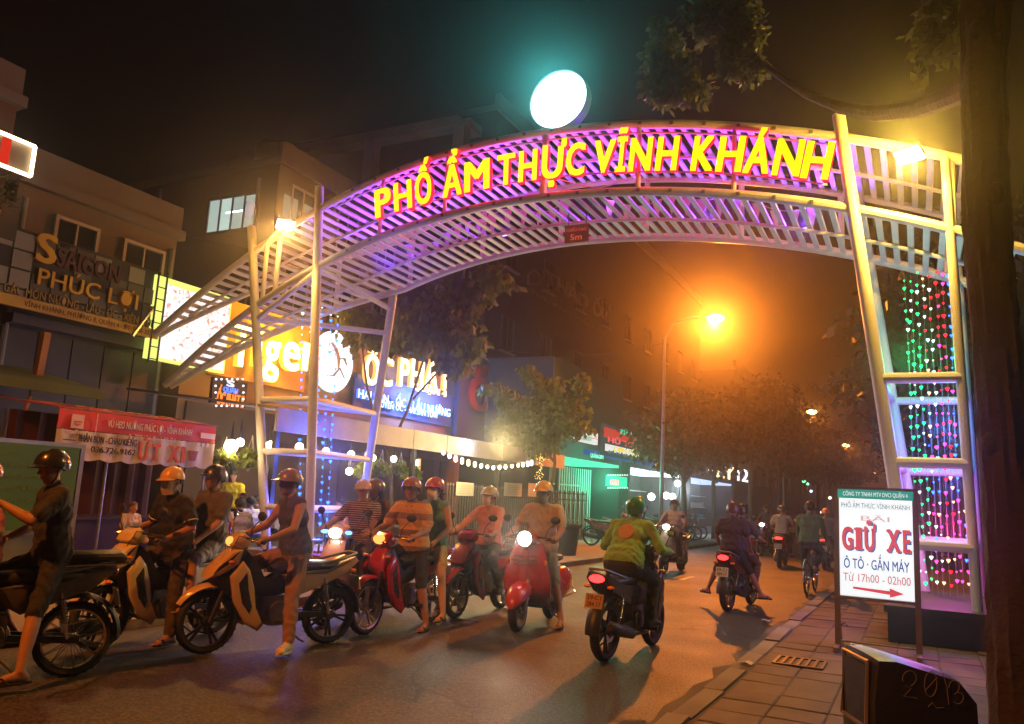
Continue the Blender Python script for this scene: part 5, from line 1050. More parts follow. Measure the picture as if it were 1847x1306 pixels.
        heel = an - A(0, 0, .05 * k) - toe * .045 * k; ball = an - A(0, 0, .057 * k) + toe * .13 * k; tg = 'shoe' if look.get('shoe') else 'skin'; b_ = 1.25 if tg == 'shoe' else 1
        seg(an, heel, .036 * b_, .03 * b_, tg); seg(heel, an - A(0, 0, .04 * k) + toe * .06 * k, .03 * b_, .034 * b_, tg); seg(an - A(0, 0, .035 * k) + toe * .05 * k, ball, .036 * b_, .03 * b_, tg); seg(ball - A(0, 0, .0) + np.cross(toe, A(0, 0, 1)) * .02 * k, ball - np.cross(toe, A(0, 0, 1)) * .02 * k + toe * .03 * k, .027 * b_, .024 * b_, tg)
    m = MB()
    for a, b, r0, r1, tg in S_: caps(m, a, b, r0, r1)
    m.ell(hp(0, 0, .03), A(.093, .076, .1) * k, 16, 12, 0, Hm); m.ell(hp(.018, 0, -.045), A(.07, .058, .07) * k, 14, 10, 0, Hm); m.ell(hp(.05, 0, -.092), A(.03, .03, .024) * k, 10, 8, 0, Hm)
    caps(m, hp(.082, 0, .02), hp(.105, 0, -.018), .010 * k, .016 * k, 8)
    for sd in (-1, 1): m.ell(hp(-.01, sd * .077, -.005), A(.02, .012, .032) * k, 10, 8, 0, Hm); m.ell(hp(.06, sd * .036, -.02), A(.03, .026, .026) * k, 10, 8, 0, Hm)
    src = m.mesh('source', skin_m, False); tmp = bpy.data.objects.new('source', src); COL.objects.link(tmp)
    rm = tmp.modifiers.new('r', 'REMESH'); rm.mode = 'VOXEL'; rm.voxel_size = vox; sm_ = tmp.modifiers.new('s', 'SMOOTH'); sm_.factor = .5; sm_.iterations = 4
    dg = bpy.context.evaluated_depsgraph_get(); me0 = bpy.data.meshes.new_from_object(tmp.evaluated_get(dg)); bpy.data.objects.remove(tmp)
    n = len(me0.vertices); V = np.empty(n * 3, np.float32); me0.vertices.foreach_get('co', V); V = V.reshape(-1, 3).astype(float)
    Fc = [tuple(p.vertices) for p in me0.polygons]; bpy.data.meshes.remove(me0)
    tags = ['skin', 'top', 'bot', 'shoe']; segs = S_ + [(hp(0, 0, .03), hp(.02, 0, -.04), .085 * k, .075 * k, 'skin')]
    a_ = np.array([s_[0] for s_ in segs]); b_ = np.array([s_[1] for s_ in segs]); r0 = np.array([s_[2] for s_ in segs]); r1 = np.array([s_[3] for s_ in segs]); ti = np.array([tags.index(s_[4]) for s_ in segs])
    def classify(P):
        d = b_ - a_; L2 = np.maximum((d * d).sum(1), 1e-9); tt = np.clip(((P[:, None] - a_) * d).sum(2) / L2, 0, 1)
        dist = np.linalg.norm(P[:, None] - (a_ + tt[..., None] * d), axis=2) - (r0 + (r1 - r0) * tt); return ti[dist.argmin(1)]
    vt = classify(V)
    # creases of the cloth: small folds along the body
    nz = np.sin(V[:, 2] * 38 + 5 * np.sin(V[:, 0] * 17 + V[:, 1] * 11)) * np.sin(V[:, 0] * 31 + V[:, 2] * 19 + 3 * np.sin(V[:, 1] * 23))
    fcent = np.array([V[list(f)].mean(0) for f in Fc]); fm = classify(fcent)
    N = np.zeros_like(V); F4 = np.array([f if len(f) == 4 else (*f, f[-1]) for f in Fc]); fn = np.cross(V[F4[:, 2]] - V[F4[:, 0]], V[F4[:, 3]] - V[F4[:, 1]])
    for j in range(4): np.add.at(N, F4[:, j], fn)
    N /= np.maximum(np.linalg.norm(N, axis=1, keepdims=True), 1e-9); V = V + N * ((nz * .0075) * np.isin(vt, (1, 2)))[:, None]
    b = MB(); b.add(V, Fc); b.m = fm.tolist()
    curl = pose.get('curl', 1.0)
    for sd, key in ((1, 'l'), (-1, 'r')):
        sh, el, wr, hd = arms[sd]; nrm_ = A(*pose.get('back' + key, (.3, 0, 1))); hand(b, wr + hd * .012, hd, nrm_, -sd if True else sd, pose.get('curl' + key, curl))
    for sd in (-1, 1):
        b.ell(hp(.083, sd * .031, .022), A(.013, .0145, .0085) * k, 10, 8, 4, Hm); b.ell(hp(.0935, sd * .031, .022), A(.005, .006, .0065) * k, 8, 6, 5, Hm); b.tube([hp(.087, sd * .015, .043), hp(.091, sd * .032, .048), hp(.078, sd * .05, .042)], [.003, .004, .002], 6, 7)
        if not look.get('shoe'):
            kn, an, toe = feet[sd]; sv = np.cross(toe, A(0, 0, 1)) * sd
            for q in range(5): b.ell(an - A(0, 0, .07 * k) + toe * (.185 - .012 * q) * k + sv * (-.03 + .015 * q) * -1 * k, A(.02, .009 + (.004 if q == 0 else 0), .009) * k, 8, 6, 0)
    b.tube([hp(.083, -.022, -.058), hp(.094, 0, -.055), hp(.083, .022, -.058)], [.003, .0065, .003], 6, 6)
    sk = look.get('skin', skin_m); mats = [sk, look['top'], look['bot'], look.get('shoe', sk), eye_w, eye_d, lip_m, brow_m]
    b.build('body', mats, t, True, 60)
    # headgear
    def dome(R3, front, back, side, th, nm, mt, off=(0, 0, .03)):
        g = []
        for i in range(9):
            row = []
            for j in range(25):
                ph = -math.pi + 2 * math.pi * j / 24; c = math.cos(ph); rim = front if c > .5 else (back if c < -.5 else side); rim = (front * max(0, c) + back * max(0, -c) + side * (1 - abs(c))); th_ = rim * i / 8 + .02
                row.append(hp(off[0] + R3[0] * math.sin(th_) * math.cos(ph), off[1] + R3[1] * math.sin(th_) * math.sin(ph), off[2] + R3[2] * math.cos(th_)))
            g.append(row)
        d = MB(); d.sheet(np.array(g), th); return d.build(nm, mt, t)
    def brim(x0, ln, w, z, drop, nm, mt, parent):
        g = [[hp(x0 * math.cos(a) * 1.0 + ln * s * math.cos(a) ** 1.5, w * math.sin(a) * (1 + .1 * s), z - drop * s - .012 * math.sin(a) ** 2) for a in np.linspace(-1.15, 1.15, 11)] for s in (0, .35, .7, 1)]
        d = MB(); d.sheet(np.array(g), .006); return d.build(nm, mt, parent)
    hat = look.get('hat')
    if hat:
        kind, hm = hat
        if kind == 'helmet':
            h_ = dome((.128, .112, .128), 1.32, 1.95, 1.75, .012, 'helmet', hm, (-.005, 0, .022)); brim(.118, .055, .1, .055, .015, 'visor', look.get('visor', hm), h_)
            s_ = MB()
            for sd in (-1, 1): s_.tube([hp(-.0, sd * .105, .0), hp(.02, sd * .08, -.07), hp(.04, sd * .03, -.118), hp(.042, 0, -.122)], .006, 6)
            s_.build('strap', black_plastic, h_); d = MB(); d.tube([hp(-.005 + .128 * math.sin(1.45) * math.cos(a), .113 * math.sin(a), .03 + .0 * a) for a in np.linspace(1.0, 5.28, 18)], .005, 6); d.build('rim_trim', black_plastic, h_)
        else:
            h_ = dome((.122, .104, .116), 1.36, 1.75, 1.62, .012, 'cap_helmet', hm, (-.005, 0, .028)); brim(.112, .085, .092, .05, .022, 'peak', hm, h_)
            if 'strap' in look:
                s_ = MB()
                for sd in (-1, 1): s_.tube([hp(.0, sd * .1, .0), hp(.02, sd * .08, -.07), hp(.042, 0, -.122)], .005, 6)
                s_.build('strap', black_plastic, h_)
        dome((.101, .086, .104), 1.2, 2.2, 1.7, .008, 'hair', look.get('hair', hair_m), (-.006, 0, .026))
    else: dome((.104, .089, .113), 1.05, 2.15, 1.62, .014, 'hair', look.get('hair', hair_m), (-.006, 0, .026))
    if look.get('longhair'):
        g = [[hp(-.075 - .03 * s + .03 * abs(y) / .07, y * (1 + .15 * s), .02 - .26 * s) for y in np.linspace(-.075, .075, 7)] for s in np.linspace(0, 1, 7)]; d = MB(); d.sheet(np.array(g), .03); d.build('long_hair', look.get('hair', hair_m), t)
    if look.get('mask'):
        g = [[hp(.018 + (.088 + .018 * math.sin(math.pi * i / 6)) * math.cos(a) * (1.0 if i < 5 else .93), .074 * math.sin(a) * (1 if i else .95), .012 - .125 * i / 6 + .012 * math.cos(a) * (1 - i / 3)) for a in np.linspace(-1.15, 1.15, 13)] for i in range(7)]
        d = MB(); d.sheet(np.array(g), .005); mo = d.build('face_mask', look['mask'], t)
        d = MB()
        for sd in (-1, 1): d.tube([hp(.05, sd * .07, -.005), hp(-.005, sd * .084, .012), hp(-.012, sd * .084, -.02), hp(.045, sd * .066, -.085)], .0025, 5)
        d.build('ear_loop', ink_w, mo)
    if look.get('collar'):
        d = MB(); d.tube([nk - u * .03 * k + (l * math.cos(a) * .07 + fwd * math.sin(a) * .07) * k + u * (.015 - .035 * max(0, math.sin(a))) * k for a in np.linspace(-math.pi * 1.38, math.pi * .38, 22)], .016, 6, 0, True, .6); d.build('collar', look['collar'], t)
    if look.get('trim'):
        d = MB()
        for sd in (1, -1):
            sh, el = arms[sd][:2]; ax = nrm(el - sh); e1 = nrm(np.cross(ax, A(0, 0, 1) if abs(ax[2]) < .9 else A(1, 0, 0))); e2 = np.cross(ax, e1); c = sh + (el - sh) * .73
            d.tube([c + (e1 * math.cos(a) + e2 * math.sin(a)) * .066 * k for a in np.linspace(0, 2 * math.pi, 18)], .006, 5)
        d.build('sleeve_trim', look['trim'], t)
    for sd in (1, -1):
        kn, an, toe = feet[sd]; c = an - A(0, 0, .083 * k) + toe * .055 * k; sv = np.cross(toe, A(0, 0, 1)); d = MB(); n_ = 16
        ol = [(.14 * math.cos(q) + .0, (.043 + .009 * math.cos(q)) * math.sin(q)) for q in np.linspace(0, 2 * math.pi, n_, False)]
        d.rings([np.array([c + toe * x * k + sv * y * k + A(0, 0, z) for x, y in ol]) for z in (-.002, .016)], 0); so = d.build('sole', look.get('sole', rubber), t)
        if not look.get('shoe'):
            d = MB(); d.tube([c + toe * .02 + sv * .042 * k + A(0, 0, .01), c + toe * .06 * k + sv * .024 * k + A(0, 0, .055), c + toe * .09 * k + sv * .004 + A(0, 0, .03)], .007, 6); d.tube([c + toe * .02 - sv * .042 * k + A(0, 0, .01), c + toe * .06 * k - sv * .024 * k + A(0, 0, .055), c + toe * .09 * k + sv * .004 + A(0, 0, .03)], .007, 6); d.build('sandal_strap', rubber, so)
        elif look.get('laces'):
            d = MB()
            for q in range(4): p = an + toe * (.055 + .026 * q) * k - A(0, 0, (.006 + .008 * q) * k); d.tube([p + sv * .024 * k, p + A(0, 0, .008), p - sv * .024 * k], .0035, 5)
            d.build('laces', look.get('laces'), so)
    return t
# ------------------------------------------------------------------ stall, cart, street furniture
ST = (-11.6, 9.0, 0); stall = thing('food_stall', 'food stall under a faded red printed awning with a white scalloped banner', 'stall', ST)
s0, s1 = on_x(106, 736, -11), on_x(388, 770, -11); ya, yb = s0[1], s1[1]; zt = (s0[2] + s1[2]) / 2
zb_ = on_x(385, 800, -11)[2]; zc = on_x(385, 842, -11)[2]
m = MB(); m.sheet(np.array([[(-11 - 1.3 * i / 4, ya - .1 * i / 4 + (yb - ya + .05) * j / 10, zt + .02 + .14 * i / 4 - .02 * math.sin(j * 1.7) * (i / 4)) for j in range(11)] for i in range(5)]), .02); rel(m.build('awning', mat('faded_red_canvas', (.42, .1, .08), .8, var=.25, sc=2, bump=.3, bsc=8, dirt=.35), stall), ST)
m = MB(); m.text('NOWFOOD', .6, (-11.15, (ya + yb) / 2, zt + .055), np.array([[0, -.994, .107], [1, 0, 0], [0, .107, .994]]), w=(yb - ya) * .75, depth=.012, bold=.02); rel(m.build('lettering', mat('faded_lettering', (.55, .25, .2), .8), stall, False), ST)
ban = mat('red_banner', (.62, .045, .04), .6, var=.1, dirt=.15)
m = MB(); G = [[(-10.99 + .015 * math.sin(j * 1.3 + i), ya + (yb - ya) * j / 24, zt + (zb_ - zt) * i / 3) for j in range(25)] for i in range(4)]; m.sheet(np.array(G), .012); rel(m.build('red_banner', ban, stall), ST)
m = MB(); L_ = yb - ya
m.text('VÚ HEO NƯỚNG PHÚC LỢI - VĨNH KHÁNH', .105, (-10.962, ya + L_ * .27, zt - .20), MX, w=L_ * .55, depth=.006, bold=.012, align='L')
m.text('207A Vĩnh Khánh P.8, Q.4', .075, (-10.962, ya + L_ * .44, zt - .345), MX, w=L_ * .27, depth=.006, align='L'); m.text('NowFood', .07, (-10.962, ya + L_ * .025, zt - .36), MX, w=L_ * .135, depth=.006, bold=.01, align='L')
m.tube([(-10.955, ya + L_ * .205, zt - .03), (-10.955, ya + L_ * .205, zt - .38)], .005, 5); m.ell((-10.955, ya + L_ * .41, zt - .31), (.006, .025, .035), 10, 8)
for k in range(3): m.box((-10.958, ya + L_ * (.875 + .035 * k), zt - .33), (.01, .06, .06))
rel(m.build('lettering', mat('banner_white', (.8, .7, .66), .7), stall, False), ST)
m = MB(); m.box((-10.962, ya + L_ * .1, zt - .17), (.012, .2, .2)); m.box((-10.96, ya + L_ * .94, zt - .17), (.012, L_ * .11, .09)); rel(m.build('logo_tile', mat('logo_pink', (.72, .5, .48), .6), stall, False), ST)
m = MB(); m.box((-10.952, ya + L_ * .1, zt - .17), (.01, .13, .012)); m.tube([(-10.952, ya + L_ * .1 - .05, zt - .2), (-10.952, ya + L_ * .1, zt - .225), (-10.952, ya + L_ * .1 + .05, zt - .2)], .007, 5); rel(m.build('logo_mark', ban, stall, False), ST)
m = MB(); G = [[(-10.98 + .02 * math.sin(j * 1.1), ya + L_ * j / 48, zb_ - .012 + (zc - zb_ - (.035 * abs(math.sin(j * math.pi / 6)) if i == 3 else 0)) * i / 3) for j in range(49)] for i in range(4)]; m.sheet(np.array(G), .01); rel(m.build('white_banner', mat('cream_banner', (.66, .56, .48), .7, var=.1, dirt=.2), stall), ST)
m = MB(); m.text('PHÂN BÓN - CHẬU KIỂNG', .10, (-10.95, ya + L_ * .115, zb_ - .17), MX, w=L_ * .34, depth=.006, bold=.014, align='L'); m.box((-10.95, ya + L_ * .07, zb_ - .16), (.006, .2, .012)); rel(m.build('lettering', mat('navy_print', (.04, .03, .12), .7), stall, False), ST)
m = MB(); m.text('036.726.9162', .085, (-10.95, ya + L_ * .19, zb_ - .31), MX, w=L_ * .265, depth=.006, bold=.012, align='L'); rel(m.build('lettering', ink, stall, False), ST)
def slab_serif(m, chars, h, y0, z0, X, w, mi=0, bold=.03):
    ws = [max(.3, glyphs(c, bold, 0, True)[0][:, 0].max() - glyphs(c, bold, 0, True)[0][:, 0].min()) if c != ' ' else .35 for c in chars]; g = .16; tot = sum(ws) + g * (len(ws) - 1); sc = w / tot; y = y0
    for c, q in zip(chars, ws):
        W_ = q * sc
        if c != ' ':
            m.text(c, h, (X, y + W_ / 2, z0), MX, w=W_, depth=.008, bold=bold, mi=mi); b = h * .09; sw = W_ * .34
            if c in 'XTIHKU' or c in 'ỨỮ':
                sp = {'X': (.12, .88), 'T': (), 'I': (.5,), 'H': (.14, .86), 'Ứ': (.14, .86), 'Ữ': (.14, .8), 'K': (.14, .86), 'U': (.14, .86)}.get(c, ())
                for s in sp:
                    m.box((X + .0045, y + W_ * s, z0 + h - b / 2), (.009, sw, b), mi)
                    if c not in 'ỨỮU': m.box((X + .0045, y + W_ * s, z0 + b / 2), (.009, sw, b), mi)
                if c == 'T': m.box((X + .0045, y + W_ * .5, z0 + b / 2), (.009, W_ * .6, b), mi)
        y += W_ + g * sc
m = MB(); slab_serif(m, 'ỨT XI', .26, ya + L_ * .475, zb_ - .37, -10.95, L_ * .31); rel(m.build('lettering', mat('orange_red_print', (.65, .09, .03), .7), stall, False), ST)
m = MB(); m.lathe([(.06, 0), (.1, .14), (.11, .14), (.11, .17), (0, .17)], 12, 0, None, (-10.955, ya + L_ * .845, zb_ - .33)); m.v[-1][:, 0] = -10.955 + (m.v[-1][:, 0] + 10.955) * .06; rel(m.build('pot_logo', mat('brown_print', (.35, .1, .06), .7), stall), ST)
for (x, y) in ((-11.02, ya + .9), (-11.02, yb - .12), (-12.4, ya + .1), (-12.4, yb - .1)): m = MB(); m.tube([(x, y, 0), (x, y, zt)], .022, 8); rel(m.build('post', grey_steel, stall), ST)
m = MB(); m.sheet(np.array([[(-12.3 + .05 * math.sin(j * 1.6), ya + .1 + (L_ - .2) * j / 30, .2 + (zt - .2) * i / 5) for j in range(31)] for i in range(6)]), .015); rel(m.build('curtain', mat('maroon_curtain', (.075, .018, .022), .9, var=.2), stall), ST)
m = MB(); wall_box(m, -12.1, -11.4, ya + .3, yb - .8, .1, .78); wall_box(m, -12.15, -11.35, ya + .25, yb - .75, .78, .82); rel(m.build('counter', mat('counter_dark', (.06, .035, .035), .7, dirt=.3), stall, False), ST)
# green menu cart
c1 = on_x(152, 802, -9.9); c0 = on_x(0, 792, -9.9); CT = (-10, (c0[1] + c1[1]) / 2, 0)
cart = thing('menu_cart', 'vendor cart with a tall green menu board in an aluminium frame', 'cart', CT); zt2 = c1[2]; zb2 = .75
m = MB(); wall_box(m, -9.96, -9.9, c0[1] - .6, c1[1] - .05, zb2, zt2 - .05); rel(m.build('menu_board', mat('green_board', (.05, .17, .07), .5, var=.2, sc=2, dirt=.2), cart, False), CT)
m = MB()
for s in (c1[1], (c0[1] - .6)): m.bar((-9.93, s, .1), (-9.93, s, zt2), .06, .06)
m.bar((-9.93, c0[1] - .57, zt2 - .03), (-9.93, c1[1] - .031, zt2 - .03), .055, .06); m.bar((-9.93, c0[1] - .57, zb2 - .03), (-9.93, c1[1] - .031, zb2 - .03), .055, .06); rel(m.build('frame', grey_steel, cart, False), CT)
m = MB(); yy = c0[1] - .1; W2 = c1[1] - yy - .25
for k, (s, w) in enumerate((('MENU', .3), ('VÚ HEO NƯỚNG', .8), ('LÒNG XÀO NGHỆ', .85), ('GÀ NƯỚNG', .6), ('BẠCH TUỘC', .7), ('NƯỚC MÍA', .6))): m.text(s, .045, (-9.897, yy + .1, zt2 - .2 - .14 * k), MX, w=W2 * w, depth=.004, align='L')
rel(m.build('lettering', mat('pale_yellow_print', (.14, .24, .1), .7), cart, False), CT)
m = MB(); wall_box(m, -10.8, -9.97, c0[1] - .5, c1[1] - .1, .35, .74); rel(m.build('box', grey_steel, cart, False), CT)
for y in (c0[1] - .2, c1[1] - .4): o = obj('wheel', wheel_meshes(.25, .05, 20, chrome)[0], cart, loc=(-9.85 - CT[0], y - CT[1], .25)); o.rotation_euler = (0, 0, math.pi / 2); obj('tyre', wheel_meshes(.25, .05, 20, chrome)[1], o)
# parking sign on the right pavement
q = on_y(1508, 880, 10); q2 = on_y(1650, 884, 10); q3 = on_y(1515, 1075, 10); SG = ((q[0] + q2[0]) / 2, 10, 0); pw_, ph_ = q2[0] - q[0], q[2] - q3[2]; z0 = q3[2]
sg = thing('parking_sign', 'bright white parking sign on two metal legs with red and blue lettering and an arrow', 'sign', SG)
m = MB(); m.box((0, 0, z0 + ph_ / 2), (pw_ - .03, .04, ph_ - .03)); m.build('panel', glow('sign_panel_glow', (.93, .95, .95), 1.35), sg, False)  # board and print glow, standing in for floodlight falling on them
m = MB()
for s in (-1, 1): m.bar((s * (pw_ / 2), -.005, .02), (s * (pw_ / 2), -.005, z0 + ph_ + .02), .035, .06)
m.bar((-pw_ / 2 + .018, -.005, z0 + ph_ + .005), (pw_ / 2 - .018, -.005, z0 + ph_ + .005), .06, .03, up=(0, 0, 1)); m.bar((-pw_ / 2 + .018, -.005, z0 - .005), (pw_ / 2 - .018, -.005, z0 - .005), .06, .03); m.build('frame', grey_steel, sg, False)
for s in (-1, 1):
    m = MB(); m.bar((s * pw_ / 2, -.3, .025), (s * pw_ / 2, .4, .025), .05, .05); m.tube([(s * (pw_ / 2 - .005), .04, z0 - .1), (s * (pw_ / 2 - .005), .38, .05)], .012, 6); m.build('foot', grey_steel, sg, False)
m = MB(); m.tube([(-pw_ / 2 + .02, 0, .25), (-pw_ / 2 + .08, -.1, .3), (-pw_ / 2 + .12, -.1, .26)], .008, 6); m.tube([(-pw_ / 2, .2, .06), (pw_ / 2, .2, .06)], .012, 6); m.build('tie_bar', grey_steel, sg)
m = MB(); m.box((0, -.022, z0 + ph_ - .06), (pw_ - .035, .006, .1)); m.build('teal_band', glow('teal_band', (.02, .45, .33), .8), sg, False)
def sgt(parts, mt):
    m = MB()
    for (s, x, z, h, w, b) in parts: m.text(s, h, (x * pw_, -.028, z0 + z * ph_), MY, w=w * pw_, depth=.004, bold=b)
    m.build('lettering', mt, sg, False)
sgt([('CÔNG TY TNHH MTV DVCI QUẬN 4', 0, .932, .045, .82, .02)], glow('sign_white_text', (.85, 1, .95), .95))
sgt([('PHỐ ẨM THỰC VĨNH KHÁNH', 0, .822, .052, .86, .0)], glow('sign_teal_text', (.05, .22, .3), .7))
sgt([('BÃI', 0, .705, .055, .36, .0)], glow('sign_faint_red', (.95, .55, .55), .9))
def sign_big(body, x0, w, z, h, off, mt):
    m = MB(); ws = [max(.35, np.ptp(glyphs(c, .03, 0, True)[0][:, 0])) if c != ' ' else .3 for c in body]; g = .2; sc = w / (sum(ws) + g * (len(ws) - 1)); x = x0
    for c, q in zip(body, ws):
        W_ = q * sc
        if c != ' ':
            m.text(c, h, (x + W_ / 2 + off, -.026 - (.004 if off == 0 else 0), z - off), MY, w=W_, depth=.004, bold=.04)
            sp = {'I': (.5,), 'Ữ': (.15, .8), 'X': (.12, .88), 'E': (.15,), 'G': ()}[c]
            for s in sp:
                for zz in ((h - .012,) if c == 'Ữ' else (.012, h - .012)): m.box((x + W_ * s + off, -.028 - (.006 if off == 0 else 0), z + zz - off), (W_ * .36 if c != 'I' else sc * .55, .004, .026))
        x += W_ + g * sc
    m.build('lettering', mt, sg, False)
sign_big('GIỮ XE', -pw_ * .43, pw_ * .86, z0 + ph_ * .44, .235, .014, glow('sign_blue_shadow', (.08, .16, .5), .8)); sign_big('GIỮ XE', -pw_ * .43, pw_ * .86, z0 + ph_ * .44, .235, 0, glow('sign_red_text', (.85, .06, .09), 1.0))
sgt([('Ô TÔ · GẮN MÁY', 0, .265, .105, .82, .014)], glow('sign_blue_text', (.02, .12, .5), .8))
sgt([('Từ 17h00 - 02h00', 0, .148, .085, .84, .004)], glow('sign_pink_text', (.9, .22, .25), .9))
m = MB(); zz = z0 + .07 * ph_; yq = -.026; m.add([(-.24, yq, zz + .035), (.13, yq, zz + .02), (.13, yq, zz + .05), (.27, yq, zz), (.13, yq, zz - .05), (.13, yq, zz - .02), (-.24, yq, zz + .012)], [(0, 1, 5, 6), (2, 3, 4), (1, 2, 4, 5)]); m.build('arrow', glow('sign_arrow', (.9, .07, .1), 1.0), sg, False)
lamp('board_glow', 'AREA', 9, (.95, 1, 1), (0, -.08, z0 + ph_ / 2), sg, .7, aim=(0, -3, z0 + ph_ / 2 - .6))  # area lamp carrying the board's painted-in glow forward
# litter bin
BN = (.0, 4.45, 0); bn = thing('litter_bin', 'black roofed litter bin with pale scratched graffiti on its flank', 'litter bin', BN, R_(24))
P = lambda u, v: (lambda w: (w[0] - BN[0], w[2]))(on_y(u, v, 4.3))
top = [P(1537, 1172), P(1572, 1176), P(1700, 1222), P(1738, 1268), P(1741, 1306), (P(1741, 1306)[0], .45), (P(1530, 1262)[0], .45), P(1528, 1250)]
m = MB(); m.puff(top, .2, .93); bin_m = mat('bin_plastic', (.02, .024, .022), .4, var=.3, sc=5, bump=.15, bsc=30, dirt=.25); m.build('hood', bin_m, bn, ang=50)
m = MB(); m.box((.03, 0, .24), (.5, .42, .46), 0, None, 1.08); m.box((.03, 0, .46), (.6, .46, .05)); m.build('container', bin_m, bn, False)
xl = P(1532, 1200)[0]; m = MB(); m.box((xl + .0, 0, .68), (.016, .26, .26)); m.build('opening', ink, bn, False)
m = MB(); fr_ = .15; m.tube([(xl - .012, -fr_, .54), (xl - .0, -fr_, .83), (xl, fr_, .83), (xl - .012, fr_, .54), (xl - .012, -fr_, .54)], .012, 6); m.build('opening_frame', mat('worn_grey', (.16, .15, .14), .5, dirt=.4), bn)
m = MB(); sc_ = lambda pts: m.tube([(P(u, v)[0], -.2155, P(u, v)[1]) for u, v in pts], .0015, 4)
th = lambda cx, cy, rx, ry, a, b, n=14: [(cx + rx * math.cos(R_(a + (b - a) * i / n)), cy + ry * math.sin(R_(a + (b - a) * i / n))) for i in range(n + 1)]
sc_(th(1597, 1210, 13, 13, -200, 80)); sc_([(1588, 1222), (1600, 1228), (1586, 1240), (1612, 1246)]); sc_(th(1637, 1223, 12, 22, 0, 360)); sc_([(1626, 1234), (1650, 1212)]); sc_([(1660, 1205), (1668, 1230), (1672, 1262)]); sc_(th(1682, 1232, 10, 12, -180, 90)); sc_(th(1690, 1252, 10, 10, -90, 150)); sc_([(1632, 1262), (1640, 1256), (1648, 1266), (1662, 1266)]); m.build('graffiti', mat('scratch_grey', (.2, .2, .2), .8), bn)
# drain grate in the gutter
g0 = on_ground(1443, 1196, 0); dr = thing('drain_grate', 'small iron drain grate set in the pavement by the kerb', 'drain grate', (g0[0], g0[1], .002)); m = MB(); w = .22
for s in (-1, 1): m.box((s * w, 0, .006), (.03, 2 * w + .03, .014)); m.box((0, s * w, .006), (2 * w - .03, .03, .014))
m.build('rim', dark_steel, dr, False)
m = MB(); m.box((0, 0, .0), (2 * w - .03, 2 * w - .03, .004)); m.build('pit', ink, dr, False)
for k in range(5): m = MB(); m.box((-w + 2 * w * (k + 1) / 6, 0, .008), (.03, 2 * w - .035, .012)); m.build('bar', dark_steel, dr, False)
for k, (u, v) in enumerate(((1345, 1197), (1380, 1120), (1545, 1165))):
    c = on_ground(u, v, 0 if k != 1 else RZ); m = MB(); m.sheet(np.array([[(.06 * (i - 1) + .02 * math.sin(j + k), .05 * (j - 1), .012 + .012 * math.sin(i * 2 + j * 3 + k)) for j in range(3)] for i in range(3)]), .002); tag(m.build('litter_scrap', paper, loc=tuple(c)), ['paper scrap on the kerb by the pavement corner', 'pale scrap of litter lying in the street gutter', 'small scrap of litter by the parking sign legs'][k], 'litter', 'scraps of litter')
# planter beside the fence
pt = on_ground(1010, 1000, 0); t = thing('street_planter', 'big dark round planter tub in front of the terrace fence', 'planter', tuple(pt)); m = MB(); m.lathe([(0, 0), (.42, 0), (.5, .7), (.54, .72), (.54, .8), (.46, .8), (.44, .7), (0, .68)], 22); m.build('tub', mat('tub_dark', (.05, .05, .05), .7, dirt=.3), t); m = MB(); m.box((-.1, -.46, .5), (.16, .01, .12)); m.build('sticker', paper, t, False)
# terrace fence, each picket a part
FXX = -10.15; fe = thing('terrace_fence', 'dark metal picket fence along the restaurant terrace', 'fence', (FXX, 21.5, 0)); pk = MB(); pk.box((0, 0, .85), (.025, .035, 1.5)); pk.lathe([(.018, 1.6), (.03, 1.63), (.0, 1.72)], 6); pkm = pk.mesh('picket', mat('fence_paint', (.16, .16, .17), .5, metal=.3, dirt=.3), False)
for k in range(72): obj('picket', pkm, fe, loc=(0, -4.6 + .13 * k, 0))
for z in (.2, 1.42): m = MB(); m.box((-.03, 0, z), (.03, 9.4, .05)); m.build('rail', dark_steel, fe, False)
for k, (u, v) in enumerate(((838, 882), (925, 883), (968, 884))):
    a, b = on_x(u - 15, v - 13, FXX + .03), on_x(u + 15, v + 13, FXX + .03); m = MB(); wall_box(m, FXX + .03, FXX + .04, a[1], b[1], b[2], a[2]); o = tag(m.build('notice_sheet', paper, smooth=False), ['grey notice sheet hung on the fence behind the woman in pink', 'grey notice sheet on the fence between the two red bikes\' riders', 'grey notice sheet on the fence behind the yellow cap helmet'][k], 'notice', 'notice sheets on the fence')
    m = MB()
    for q in range(6): m.box((FXX + .042, (a[1] + b[1]) / 2, b[2] + (a[2] - b[2]) * (.15 + .13 * q)), (.003, (b[1] - a[1]) * (.75 - .1 * (q % 3)), .012))
    m.build('print', mat('grey_print', (.35, .33, .32), .9), o, False)
